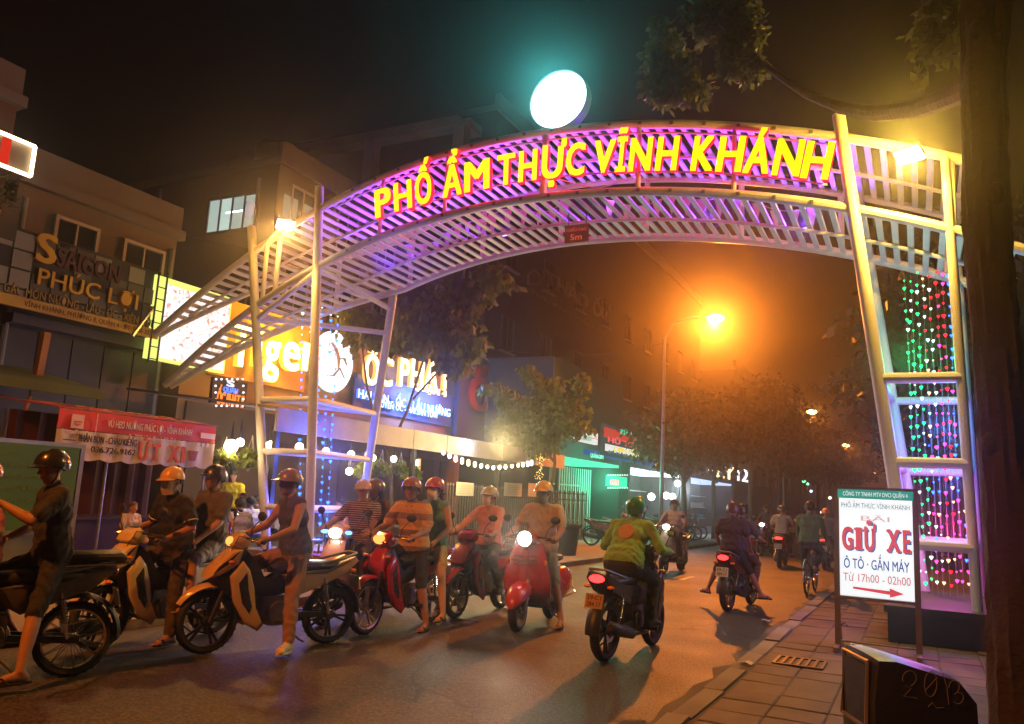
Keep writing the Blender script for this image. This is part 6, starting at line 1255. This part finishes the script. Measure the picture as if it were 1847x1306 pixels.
# globe bulbs, fairy string, hanging ferns of the terrace
gb = glow('globe_warm', (1, .8, .48), 22)
for k, (u, v) in enumerate(((417, 805), (433, 798), (488, 806), (540, 806), (570, 818), (588, 814), (633, 820), (672, 826), (710, 828), (630, 850))):
    c = on_x(u, v, -10.9 - .5 * (k % 3)); t = thing('globe_bulb', ['first glowing globe bulb, low by the leftmost fern', 'small globe bulb just above the leftmost fern', 'largest glaring globe bulb at the terrace edge', 'globe bulb right of the largest glaring one', 'lower globe bulb behind the blue fairy lights', 'globe bulb just right of the blue fairy lights', 'globe bulb midway along the terrace edge', 'globe bulb third from the right of the terrace row', 'rightmost globe bulb of the terrace row', 'small globe bulb hanging below the others'][k], 'light bulb', tuple(c), 0, 'globe bulbs along the terrace')
    r = .12 if k in (0, 2) else .08; m = MB(); m.ell((0, 0, 0), (r, r, r), 14, 10); m.build('globe', gb, t); m = MB(); m.tube([(0, 0, r), (0, 0, r + .06), (0, 0, .45)], [.03, .03, .005], 6); m.build('cord', black_plastic, t)
    if k in (0, 2, 4, 6, 8): lamp('bulb_light', 'POINT', 75, (1, .66, .3), (0, 0, -.12), t, .1)
for k, (u, v, s) in enumerate(((405, 828, 1.25), (452, 824, .8), (656, 846, .75), (688, 842, 1), (722, 846, .7), (745, 852, .8))):
    c = on_x(u, v, -11.0); t = thing('hanging_fern', ['largest hanging fern by the end of the stall banner', 'second hanging fern from the left', 'hanging fern in a white pot right of the blue lights', 'full hanging fern with triangle cords', 'small hanging fern third from the right', 'rightmost hanging fern beside the lit white strip'][k], 'hanging plant', tuple(c), 0, 'hanging ferns along the terrace')
    m = MB(); m.lathe([(0, -.16), (.07, -.16), (.1, -.02), (.09, -.02)], 12); m.build('pot', ink_w, t); m = MB()
    for a in (0, 2.1, 4.2): m.tube([(.09 * math.cos(a), .09 * math.sin(a), -.02), (0, 0, .4)], .004, 4)
    m.build('cord', ink_w, t); V, Q = leaf_cloud([((0, 0, 0), (.2 * s, .2 * s, .15 * s), 420)], .14, .7, 40 + k, .22); obj('foliage', fast_mesh('foliage', V, Q, fern_m), t)
sl_ = thing('string_lights', 'sagging double string of small warm bulbs under the roof edge before the slim tree', 'string lights', tuple(on_x(880, 835, -10.4)))
P = np.array(on_x(880, 835, -10.4)); pts = [(800, 812), (822, 822), (845, 829), (868, 836), (890, 841), (912, 840), (935, 836), (952, 832), (966, 828)]
for s in (0, 5):
    w3 = [on_x(u, v + s * (.3 + .7 * math.sin(i)), -10.4) - P for i, (u, v) in enumerate(pts)]; m = MB(); m.tube(w3, .006, 5); wo = m.build('wire', black_plastic, sl_); m = MB()
    for i in range(len(w3) - 1):
        for f in (0, .5): m.ell(w3[i] + (w3[i + 1] - w3[i]) * f - A(0, 0, .05), (.045, .045, .05), 8, 6)
    m.build('bulbs', glow('string_bulb', (1, .8, .5), 9), wo, kind='stuff')
lamp('tree_fill', 'POINT', 520, (1, .75, .3), tuple(on_x(905, 800, -8.8)), None, .3)  # added lamp in front of the slim tree, brightens its crown
t = thing('spot_bulb', 'small cold white floodlight glaring on the roof edge above the string lights', 'floodlight', tuple(on_x(845, 803, -10.4))); m = MB(); m.ell((0, 0, 0), (.07, .08, .08), 12, 8); m.build('lens', glow('cold_flood', (.8, .9, 1), 40), t); m = MB(); m.box((-.07, 0, .02), (.08, .2, .16)); m.build('housing', black_plastic, t, False); lamp('cold_beam', 'POINT', 24, (.45, .65, 1), (.15, 0, 0), t, .08)
t = thing('icicle_lights', 'short hanging bunch of tiny golden fairy lights beside the slim trunk', 'fairy lights', tuple(on_x(974, 840, -10.3))); b0 = on_x(974, 840, -10.3); m = MB()
for k in range(60): c = on_x(974 + rnd.gauss(0, 4), rnd.uniform(818, 866), -10.3) - b0; m.ell(c, (.014,) * 3, 6, 4)
wo = MB(); wo.tube([on_x(974, 806, -10.3) - b0, on_x(974, 868, -10.3) - b0], .006, 5); wo = wo.build('wire', black_plastic, t); m.build('bulbs', glow('gold_fairy', (1, .68, .2), 3), wo, kind='stuff')
t = thing('tube_sign', 'upright white lit strip at the right end of the hanging ferns', 'light', tuple(on_x(748, 858, -11.2))); m = MB(); m.box((0, 0, 0), (.06, .2, .8)); m.build('strip', glow('strip_white', (1, .93, .75), 3.5), t, False); m = MB(); m.box((0, .16, 0), (.05, .08, .86)); m.build('edge', glow('strip_gold', (1, .6, .15), 1.4), t, False)
for k, (u, v) in enumerate(((1222, 872), (1175, 896), (1202, 894), (1213, 896))):
    c = on_x(u, v, -10.8); m = MB(); m.ell((0, 0, 0), (.17,) * 3, 12, 8); t = thing('globe_lamp', ['white globe lamp high before the white shop', 'first of three white globe lamps at the green shop end', 'middle one of three white globe lamps', 'third of three white globe lamps, nearest the bare trunk'][k], 'lamp', tuple(c), 0, 'white globe lamps of the shops'); m.build('globe', glow('globe_white', (.9, 1, .95), 7), t); m = MB(); m.tube([(0, 0, .16), (0, 0, .6)], .01, 5); m.build('cord', black_plastic, t)
lamp('shop_glow_green', 'POINT', 330, (.1, 1, .55), (-10.4, 29, 2.2), None, .4); lamp('shop_glow_white', 'POINT', 380, (.7, .9, 1), (-10.4, 40, 2.2), None, .4)  # added point lamps without fittings, carry the shop glow outward
# overhead cables
for k, (a, b, sag) in enumerate((((-15, 3.5, 5.2), (-14.4, 30, 7.4), .5), ((-14.6, 2, 6.3), (-17.6, 18.5, 8.6), .4), ((-8.05, 28, 7.2), (-14.4, 24, 6.2), .3))):
    a, b = A(*a), A(*b); m = MB(); m.tube([a + (b - a) * s - A(0, 0, sag * 4 * s * (1 - s)) for s in np.linspace(0, 1, 18)], .012, 5); tag(m.build('overhead_cable', black_plastic), ['cable running along the shop fronts on the left', 'cable rising from the corner house to the brown house', 'cable from the lamp pole to the restaurant wall'][k], 'cable', 'overhead cables')
# terrace furniture
steel_tab = mat('steel_table', (.45, .45, .46), .35, metal=.6); stool_c = [mat('plastic_red', (.5, .04, .03), .45), mat('plastic_blue', (.04, .1, .4), .45)]
tabs = [(-9.6, 11.0), (-9.3, 12.9), (-11.6, 14.8), (-12.0, 17.6), (-12.0, 20.5)]
m = MB(); m.box((0, 0, .54), (.7, .7, .03)); tb_me = m.mesh('table_top', steel_tab, False); m = MB(); m.tube([(0, 0, 0), (0, 0, .53)], .018, 6); tl_me = m.mesh('leg', grey_steel)
m = MB(); m.lathe([(.15, .0), (.125, .3), (.13, .3), (.13, .33), (0, .33)], 12); stl = [m.mesh('low_stool', c) for c in stool_c]
for k, (x, y) in enumerate(tabs):
    t = thing('low_table', ['low steel table near the stall end with diners round it', 'low steel table by the left pier', 'first steel table under the terrace roof', 'second steel table under the terrace roof', 'third steel table deep under the terrace roof'][k], 'table', (x, y, 0), .2 * k, 'low tables of the restaurant'); obj('table_top', tb_me, t)
    for a in (-1, 1):
        for b in (-1, 1): obj('leg', tl_me, t, loc=(a * .3, b * .3, 0))
    for q, (a, b) in enumerate(((.6, 0), (-.6, .1), (0, .62))): tag(obj('low_stool', stl[(k + q) % 2], loc=(x + a, y + b, 0)), ['red' if (k + q) % 2 == 0 else 'blue'][0] + ' plastic stool ' + ['on the street side of', 'on the wall side of', 'at the far end of'][q] + ' ' + ['the table near the stall', 'the table by the left pier', 'the first terrace table', 'the second terrace table', 'the third terrace table'][k], 'stool', 'plastic stools of the restaurant')

# ------------------------------------------------------------------ traffic
def heading(u, v, left, toward):
    r = ray(u, v); f = nrm(A(r[0], r[1], 0)); l = A(-f[1], f[0], 0); h = nrm(l * left - f * toward); return h, math.atan2(h[1], h[0])
def spot(u, v, left, toward, off):
    h, a = heading(u, v, left, toward); c = on_ground(u, v, RZ + .01) + h * off; return (c[0], c[1], road_z(c[0]) if LK < c[0] < RK else 0.0), a
cw = paint('paint_cream_white', (.72, .6, .46)); cp = paint('paint_peach', (.7, .42, .32)); cr = paint('paint_red', (.5, .012, .018)); cr2 = paint('paint_deep_red', (.42, .012, .016)); cb = paint('paint_black', (.02, .02, .022)); cd = paint('paint_dark_grey', (.09, .085, .09)); cg = paint('paint_silver', (.4, .4, .4), metal=.6); cwine = paint('paint_wine', (.2, .015, .02))
rim_black = mat('rim_black', (.02, .02, .02), .35, metal=.3); rim_gold = mat('rim_gold', (.6, .5, .35), .3, metal=.8); rim_grey = mat('rim_grey', (.35, .35, .35), .3, metal=.8)
GR = 'motorbike riders waiting in the street'
riding = lambda **k: dict(dict(pelvis=(-.17, 0, .9), lean=9, hl=(.225, .315, 1.055), hr=(.225, -.315, 1.055), hdirl=(1, -.05, -.12), hdirr=(1, .05, -.12), fl=(.02, .36, 0), fr=(.05, -.2, .29), curl=1.05), **k)
# 1 dark step-through with two people at the left edge
(L1, a1) = spot(122, 1221, .985, .17, .62); underbone('dark step-through motorbike with chrome spokes and a rear rack at the left edge', L1, a1, cd, cd, chrome, 32, 'off', False, None, cub=True)
person('person in pink with orange cap helmet driving the dark step-through at left', L1, a1, riding(pelvis=(.06, 0, .9), lean=5, head=(10, 0), fr=(.1, -.2, .29), fl=(.12, .2, .29)), dict(top=cloth('pink', (.42, .12, .12)), bot=cloth('grey_mauve', (.2, .13, .14)), hat=('cap', paint('helmet_orange', (.75, .34, .1))), mask=cloth('mask_grey', (.3, .26, .27)), s=.93), GR)
person('passenger in black with black helmet on the dark step-through, bare shin down', L1, a1, dict(pelvis=(-.40, 0, .93), lean=6, head=(12, 14), twist=8, hl=(.0, .16, 1.32), hr=(-.1, -.2, 1.05), hdirl=(1, -.1, .25), elbow=(-.3, .6, -.8), fl=(-.22, .44, 0), fr=(-.2, -.25, .29), toel=(1, .12, 0), curl=.5), dict(top=cloth('black_top', (.022, .022, .027)), bot=cloth('black_shorts', (.02, .02, .022)), legs='short', hat=('helmet', paint('helmet_black', (.02, .02, .02))), s=1.02), GR)
# 2 white sporty bike, polo rider, passenger
(L2, a2) = spot(172, 1172, .84, .54, -.62); underbone('white motorbike with blue position lights between the dark step-through and the black-wheeled bike', L2, a2, cw, cb, rim_black, 5, 'off', False, sport=True)
m = MB()
polo = cloth('black_polo', (.018, .017, .019))
person('man in black polo, white mask and tan cap helmet on the white motorbike', L2, a2, riding(pelvis=(-.12, 0, .9), lean=12, head=(12, 8), fl=(.1, .33, 0), hl=(.16, .2, 1.0), hr=(.2, -.3, 1.05)), dict(collar=cloth('polo_collar', (.12, .11, .1)), trim=ink_w, top=polo, bot=cloth('brown_trousers', (.06, .045, .035)), hat=('cap', paint('helmet_tan', (.68, .42, .2))), mask=cloth('mask_white', (.55, .45, .42)), s=1.0), GR)
person('passenger with round black helmet and grey shorts behind the black polo', L2, a2, dict(pelvis=(-.52, 0, .94), lean=2, head=(-5, 0), hl=(-.22, .2, 1.0), hr=(-.22, -.2, 1.0), fl=(-.1, .3, .3), fr=(-.1, -.3, .3)), dict(top=cloth('olive_shirt', (.09, .085, .06)), bot=cloth('grey_shorts', (.22, .2, .2)), legs='short', hat=('helmet', paint('helmet_black_b', (.025, .025, .025))), s=.98), GR)
# 3 big black-wheeled sport underbone
(L3, a3) = spot(366, 1181, .93, .36, -.62); underbone('black and bronze sport motorbike with large black five-spoke wheels in front', L3, a3, paint('paint_bronze', (.62, .43, .26)), cb, rim_black, 5, 'dim', False, sport=True)
person('rider in dark sleeveless top, tan trousers and white trainers on the black-wheeled bike', L3, a3, riding(pelvis=(-.2, 0, .91), lean=10, head=(6, 0), fl=(-.02, .38, 0), toel=(.8, .6, 0)), dict(top=cloth('charcoal_top', (.06, .06, .07)), bot=cloth('tan_trousers', (.27, .16, .1)), sleeve='none', shoe=mat('trainer_white', (.68, .6, .5), .6), laces=ink, sole=ink_w, hat=('cap', paint('helmet_greybrown', (.2, .15, .13))), s=1.02), GR)
# 4 peach scooter with glaring headlight
(L4, a4) = spot(580, 1128, .5, .86, -.63); scooter('peach scooter with glaring headlight and blue light behind the black-wheeled bike', L4, a4, cp, 'on', True, False)
person('person in a narrow striped T-shirt and beige cap helmet on the peach scooter', L4, a4, riding(pelvis=(-.16, 0, .9), lean=3, head=(28, 0), fl=(.16, .16, .3), fr=(.16, -.16, .3), hl=(.25, .3, 1.07), hr=(.25, -.3, 1.07)), dict(top=bands('cloth_navy_stripe', (.05, .04, .06), (.42, .36, .34), 38, .62), bot=cloth('blue_grey_shorts', (.12, .12, .16)), legs='short', hat=('cap', paint('helmet_beige', (.45, .36, .32))), s=.96), GR)
person('passenger with a shiny dark helmet half hidden behind the striped T-shirt', L4, a4, dict(pelvis=(-.52, 0, .93), lean=6, head=(-24, 6), hl=(-.3, .2, 1.0), hr=(-.25, -.2, 1.0), fl=(-.1, .28, .28), fr=(-.1, -.28, .28)), dict(top=cloth('brown_top', (.13, .09, .07)), bot=cloth('dark_jeans', (.04, .04, .06)), hat=('helmet', paint('helmet_brown', (.12, .08, .07))), s=.95, fem=True, longhair=True), GR)
# 5 red underbone with two riders
(L5, a5) = spot(656, 1146, .62, .78, -.62); underbone('red step-through motorbike with amber lit headlight and pale-rimmed wheel', L5, a5, cr2, cb, rim_gold, 5, 'dim', False)
person('man in yellow polo with grey bands on the red step-through, sandal down', L5, a5, riding(pelvis=(-.2, 0, .9), lean=10, head=(24, -2), fl=(-.06, .34, 0)), dict(collar=cloth('grey_collar', (.2, .15, .11)), top=bands('cloth_yellow_bands', (.62, .38, .13), (.24, .17, .12), 5.2, .62, phase=.22), bot=cloth('black_shorts_b', (.02, .018, .018)), legs='short', hat=('helmet', paint('helmet_rose', (.3, .12, .11))), s=1.03), GR)
person('woman in teal sleeveless top, red helmet and white mask behind the yellow polo', L5, a5, dict(pelvis=(-.56, .03, .93), lean=2, head=(6, 4), hl=(-.35, .2, .98), hr=(-.35, -.2, .98), fl=(-.28, .42, .06), fr=(-.15, -.3, .28), kneel=(1, .5, .25)), dict(top=cloth('teal_top', (.12, .3, .28)), bot=cloth('sand_shorts', (.45, .36, .2)), legs='mini', sleeve='none', fem=True, skin=skin_f, hat=('helmet', paint('helmet_red', (.42, .04, .04))), mask=cloth('mask_white_b', (.7, .66, .62)), s=1.0, longhair=True), GR)
# 6 red sport bike with two white headlights, woman in pink
(L6, a6) = spot(820, 1116, .5, .86, -.62); underbone('bright red sport motorbike with two white slanting headlights beside the classic scooter', L6, a6, cr, cb, rim_grey, 5, 'on', False, sport=True)
person('woman in pink jacket, white mask and silver helmet on the bright red bike', L6, a6, riding(pelvis=(-.2, 0, .9), lean=4, head=(-12, 4), fl=(.0, .3, .28), fr=(.05, -.34, 0)), dict(top=cloth('pink_hoodie', (.66, .29, .25)), bot=cloth('grey_leggings', (.08, .075, .08)), sleeve='long', fem=True, skin=skin_f, shoe=mat('shoe_dark', (.05, .04, .04), .6), hat=('helmet', paint('helmet_silver', (.4, .39, .4))), visor=mat('visor_clear', (.6, .6, .62), .1), mask=cloth('mask_white_c', (.72, .66, .64)), s=.96), GR)
# 7 red classic scooter
(L7, a7) = spot(932, 1141, .33, .94, -.64); classic('red classic scooter with round white headlight and rounded front mudguard', L7, a7, cr)
p7 = person('man in beige T-shirt and yellow cap helmet on the red classic scooter', L7, a7, riding(pelvis=(-.2, 0, .92), lean=3, head=(-8, 3), hl=(.2, .31, 1.08), hr=(.2, -.31, 1.08), fl=(.06, .36, .0), fr=(.15, -.17, .3), kneel=(1, .5, .2)), dict(top=cloth('beige_tee', (.5, .4, .27)), bot=cloth('grey_shorts_b', (.25, .24, .22)), legs='short', hat=('cap', paint('helmet_yellow', (.72, .42, .06))), mask=cloth('mask_greygreen', (.16, .22, .2)), s=1.06), GR)
m = MB()
for k in range(9): a = k * .7; m.ell(A(-.08 + .04 * math.sin(a), .245 + .035 * math.cos(a * 1.7), 1.235 - .014 * k), (.014, .012, .016), 6, 5)
# 8 black motorbike leaving, rider in green
(L8, a8) = spot(1090, 1193, -.42, -.9, .62); underbone('black motorbike with tan plate ridden away by the person in green', L8, a8, cb, cb, rim_black, 5, 'off', True, plate_y)
g8 = person('person in a bulky green jacket with a round pale emblem on the back riding away', L8, a8, riding(pelvis=(-.24, 0, .92), lean=30, head=(0, -12), fl=(.02, .22, .29), fr=(.02, -.22, .29), hl=(.24, .33, 1.06), hr=(.24, -.33, 1.06)), dict(top=cloth('green_jacket', (.24, .5, .13)), bot=cloth('dark_trousers', (.025, .03, .025)), sleeve='long', fat=1.22, shoe=mat('shoe_black', (.02, .02, .02), .6), hat=('helmet', paint('helmet_green', (.03, .3, .2))), s=1.0, loose=1.1), 'riders moving along the street')
uu = A(math.sin(R_(30)), 0, math.cos(R_(30))); ff = np.cross(A(0, 1, 0), uu); cc = A(-.24, 0, .92) + uu * .33 - ff * .122
m = MB(); m.lathe([(0, .0), (.085, .0), (.09, -.01), (.0, -.012)], 24, 0, np.stack([A(0, 1, 0), uu, -ff], 1), cc); m.build('emblem', cloth('emblem_peach', (.62, .4, .2)), g8)
# 9.. farther traffic
MV = 'riders moving along the street'
def far_ride(label_b, label_p, u, v, lf, tw, off, body, head, tail, look, sc=False, pose=None):
    (L, a) = spot(u, v, lf, tw, off)
    b = scooter(label_b, L, a, body, head, False, tail) if sc else underbone(label_b, L, a, body, cb, rim_grey, 5, head, tail)
    person(label_p, L, a, pose or riding(fl=(.05, .2, .29), fr=(.05, -.2, .29)), look, MV, .018); return L, a
far_ride('oncoming scooter with bright headlight right of the green jacket', 'person in a pinkish-brown shirt on the oncoming scooter', 1197, 1036, .32, .95, -.62, paint('paint_olive_grey', (.3, .28, .22)), 'on', False, dict(top=cloth('pinkbrown', (.4, .24, .18)), bot=cloth('dark_b', (.04, .04, .04)), hat=('helmet', cb)), True)
L, a = far_ride('motorbike seen from behind with glowing red tail light in mid street', 'person in dark blue driving the mid-street motorbike away', 1312, 1103, -.3, -.95, .62, cwine, 'off', True, dict(top=cloth('navy', (.05, .05, .09)), bot=cloth('dark_red_cloth', (.1, .04, .04)), hat=('helmet', cb), s=.9), False, riding(pelvis=(-.02, 0, .9), fl=(.1, .2, .29), fr=(.1, -.2, .29)))
person('person in dark clothes and sandals riding pillion on the mid-street motorbike, feet out', L, a, dict(pelvis=(-.42, 0, .93), lean=2, head=(14, 0), hl=(-.25, .24, .96), hr=(-.25, -.24, .96), fl=(-.3, .42, .2), fr=(-.3, -.42, .2), toel=(.5, .9, 0), toer=(.5, -.9, 0), kneel=(1, .7, .3), kneer=(1, -.7, .3)), dict(top=cloth('dark_maroon', (.06, .035, .045)), bot=cloth('black_c', (.02, .02, .025)), legs='short', hat=('helmet', paint('helmet_brown_b', (.14, .06, .05))), s=.88), MV, .016)
far_ride('far oncoming motorbike with a dazzling warm headlight', 'dark rider on the far oncoming motorbike', 1372, 1003, .3, .95, -.6, cd, 'on', False, dict(top=cloth('dark_d', (.08, .07, .07)), bot=cloth('dark_e', (.04, .04, .04)), hat=('helmet', cb)))
far_ride('far motorbike with broad red tail light beside the cyclist', 'person in a pale shirt on the far motorbike beside the cyclist', 1406, 1025, -.12, -.99, .62, cwine, 'off', True, dict(top=cloth('pale_shirt', (.42, .4, .38)), bot=cloth('dark_f', (.05, .05, .05)), hat=('helmet', cd)), True)
far_ride('small far motorbike just left of the parking sign', 'person with an orange helmet on the small far motorbike', 1487, 1028, -.1, -.99, .62, cg, 'off', True, dict(top=cloth('grey_shirt', (.2, .2, .2)), bot=cloth('dark_g', (.05, .05, .05)), hat=('helmet', paint('helmet_orange_b', (.8, .3, .12)))), True)
(L, a) = spot(1455, 1074, -.15, -.99, .52); bicycle('old bicycle ridden away from the camera at the right of the street', L, a)
person('cyclist in a green jacket and dark trousers seen from behind', L, a, dict(pelvis=(-.2, 0, .98), lean=12, head=(0, 0), hl=(.24, .27, 1.02), hr=(.24, -.27, 1.02), fl=(.08, .1, .2), fr=(-.12, -.1, .44), curl=1), dict(top=cloth('green_jacket_b', (.09, .17, .08)), bot=cloth('dark_h', (.025, .025, .03)), sleeve='long', s=1.0), MV, .016)
# parked bikes on the left pavement
pr = None; PG = 'parked motorbikes before the shops'
for k, (x, y, rz, lb) in enumerate(((-8.9, 25.2, .2, 'first parked wine-red motorbike before the green shop'), (-8.8, 26.6, .35, 'second parked motorbike before the green shop'), (-8.9, 31.5, .1, 'parked motorbike right of the bare trunk'), (-8.9, 32.6, .25, 'second parked motorbike right of the bare trunk'), (-8.9, 33.8, .3, 'third parked motorbike right of the bare trunk'), (-9.0, 35.2, .2, 'parked motorbike farthest along the row'), (-9.7, 9.3, 2.2, 'motorbike parked behind the waiting riders near the stall'), (-8.7, 11.4, 1.9, 'motorbike parked at the foot of the left gate pier'))):
    if pr is None: pr = underbone(lb, (x, y, 0), rz, cwine, cb, rim_grey, 5, 'off', False, group=PG)
    else: dup(pr, (x, y, 0), rz, lb)
# diners and bystanders
sit = lambda **k: dict(dict(pelvis=(0, 0, .44), lean=12, hl=(.34, .14, .62), hr=(.34, -.14, .62), fl=(.38, .14, 0), fr=(.38, -.14, 0), kneel=(.6, .1, .9), kneer=(.6, -.1, .9), curl=.5), **k)
stand = lambda **k: dict(dict(pelvis=(0, 0, .92), lean=2, hl=(.12, .28, .82), hr=(.12, -.28, .82), fl=(0, .1, 0), fr=(.05, -.1, 0), kneel=(1, .05, 0), kneer=(1, -.05, 0), curl=.4), **k)
DG = 'diners of the restaurant'
c = on_y(413, 950, 12.6); person('person in a bright yellow T-shirt standing among the diners', (c[0], 12.6, 0), -1.2, stand(), dict(top=cloth('yellow_tee', (.85, .68, .02)), bot=cloth('dark_i', (.04, .04, .05)), s=.98), None, .018)
for k, (u, Y, rz, tp, lb) in enumerate(((392, 10.6, 2.2, (.62, .58, .54), 'diner in a white T-shirt seen from behind left of the yellow shirt'), (432, 10.9, 2.6, (.3, .28, .27), 'diner in grey beside the diner in white'), (378, 11.4, -.4, (.2, .14, .12), 'diner facing out beside the stall end'), (455, 12.4, 2.9, (.5, .48, .46), 'diner in a printed pale shirt right of the yellow shirt'), (470, 13.4, -2.2, (.12, .11, .12), 'diner in dark clothes by the left pier post'), (500, 14.4, 1.2, (.5, .45, .42), 'diner in pale clothes deep under the roof'), (620, 15.2, -2.0, (.4, .12, .1), 'diner in a red top right of the blue fairy lights'), (690, 16.6, -1.2, (.2, .25, .35), 'diner in blue behind the yellow polo'), (800, 18.8, -.6, (.35, .33, .3), 'diner in grey close to the picket fence'))):
    c = on_y(u, 950, Y); person(lb, (c[0], Y, 0), rz, sit(), dict(top=cloth('diner%d' % k, tp), bot=cloth('diner_b%d' % k, (.05, .05, .06)), s=.96, fem=k == 1), DG, .018)
c = on_y(228, 980, 8.6); person('small child with light brown hair in a pale shirt behind the white motorbike', (c[0], 8.6, 0), .1, dict(pelvis=(0, 0, .56), lean=4, hl=(.18, .14, .6), hr=(.18, -.14, .6), fl=(0, .07, 0), fr=(.03, -.07, 0), kneel=(1, .05, 0), kneer=(1, -.05, 0), curl=.5), dict(top=cloth('child_shirt', (.55, .42, .3)), bot=cloth('child_shorts', (.1, .1, .14)), legs='short', skin=skin_f, hair=hair_c, s=.66), None, .011)
for k, (u, Y, rz) in enumerate(((1330, 31, 2.), (1344, 33, 1.), (1420, 40, 3.), (1470, 44, .5))):
    c = on_y(u, 960, Y); c[0] = min(max(c[0], -9.4), 2.5)
    person(['bystander in dark clothes on the far left pavement', 'second bystander on the far left pavement', 'distant walker in the far street', 'most distant walker near the parking sign'][k], (c[0], Y, RZ if LK < c[0] < RK else 0), rz, stand(), dict(top=cloth('by%d' % k, (.1 + .06 * k, .1, .1)), bot=cloth('by_b%d' % k, (.04, .04, .05)), s=.98), 'far bystanders', .022)
# distant lights of the street
for k, (u, v, c, r) in enumerate(((1450, 868, (.2, 1, .5), .12), (1457, 873, (.2, 1, .5), .1), (1463, 886, (.6, .7, 1), .12), (1497, 898, (1, .8, .5), .14), (1378, 914, (.9, 1, 1), .15), (1402, 925, (.1, 1, .4), .18), (1320, 914, (.9, .95, 1), .15), (1478, 924, (.9, 1, 1), .2), (1495, 924, (1, 1, 1), .2), (1440, 922, (.8, .95, 1), .3))):
    Y = 70 + 6 * k; p = on_y(u, v, Y); t = thing('distant_lamp', ['tiny green light high in the far leaves', 'second tiny green light in the far leaves', 'tiny bluish light below the green ones', 'tiny warm light left of the parking sign top', 'white lamp over the far oncoming headlight', 'green lit signal beside the far pole', 'white lamp near the far bystanders', 'small white shop lamp left of the parking sign', 'bright small lamp touching the parking sign edge', 'wide pale shop lamp behind the cyclist'][k], 'lamp', tuple(p), 0, 'distant lights down the street')
    m = MB(); m.ell((0, 0, 0), (r, r, r), 10, 8); m.build('globe', glow('distant_glow', c, 7), t); m = MB(); m.tube([(0, 0, -r), (0, 0, -p[2])], .03, 5); m.build('pole', dark_steel, t)
# headlight beams
for nm, (L, a), z, e in (('headlight_beam', (L7, a7), 1.06, 60), ('headlight_beam', (L4, a4), 1.03, 50), ('headlight_beam', (L6, a6), .72, 45)):
    h = A(math.cos(a), math.sin(a), 0); p = A(*L) + h * .8 + A(0, 0, z); lamp(nm, 'SPOT', e, (1, .9, .7), tuple(p), None, .06, 70, tuple(p + h * 5 - A(0, 0, .8)))

# ------------------------------------------------------------------ the smoky night air
if HAZE_DENSITY > 0:
    m = MB(); m.box((0, 108, 9.7), (190, 310, 22)); hz = obj('haze', m.mesh('haze', [], False))
    tag(hz, kind='stuff'); hm = bpy.data.materials.new('night_haze'); hm.use_nodes = True; nt = hm.node_tree; nt.nodes.clear(); pv_ = nt.nodes.new('ShaderNodeVolumePrincipled'); o_ = nt.nodes.new('ShaderNodeOutputMaterial')
    pv_.inputs['Color'].default_value = (.9, .9, .9, 1); pv_.inputs['Density'].default_value = HAZE_DENSITY; pv_.inputs['Anisotropy'].default_value = .92; nt.links.new(pv_.outputs[0], o_.inputs['Volume']); hz.data.materials.append(hm)
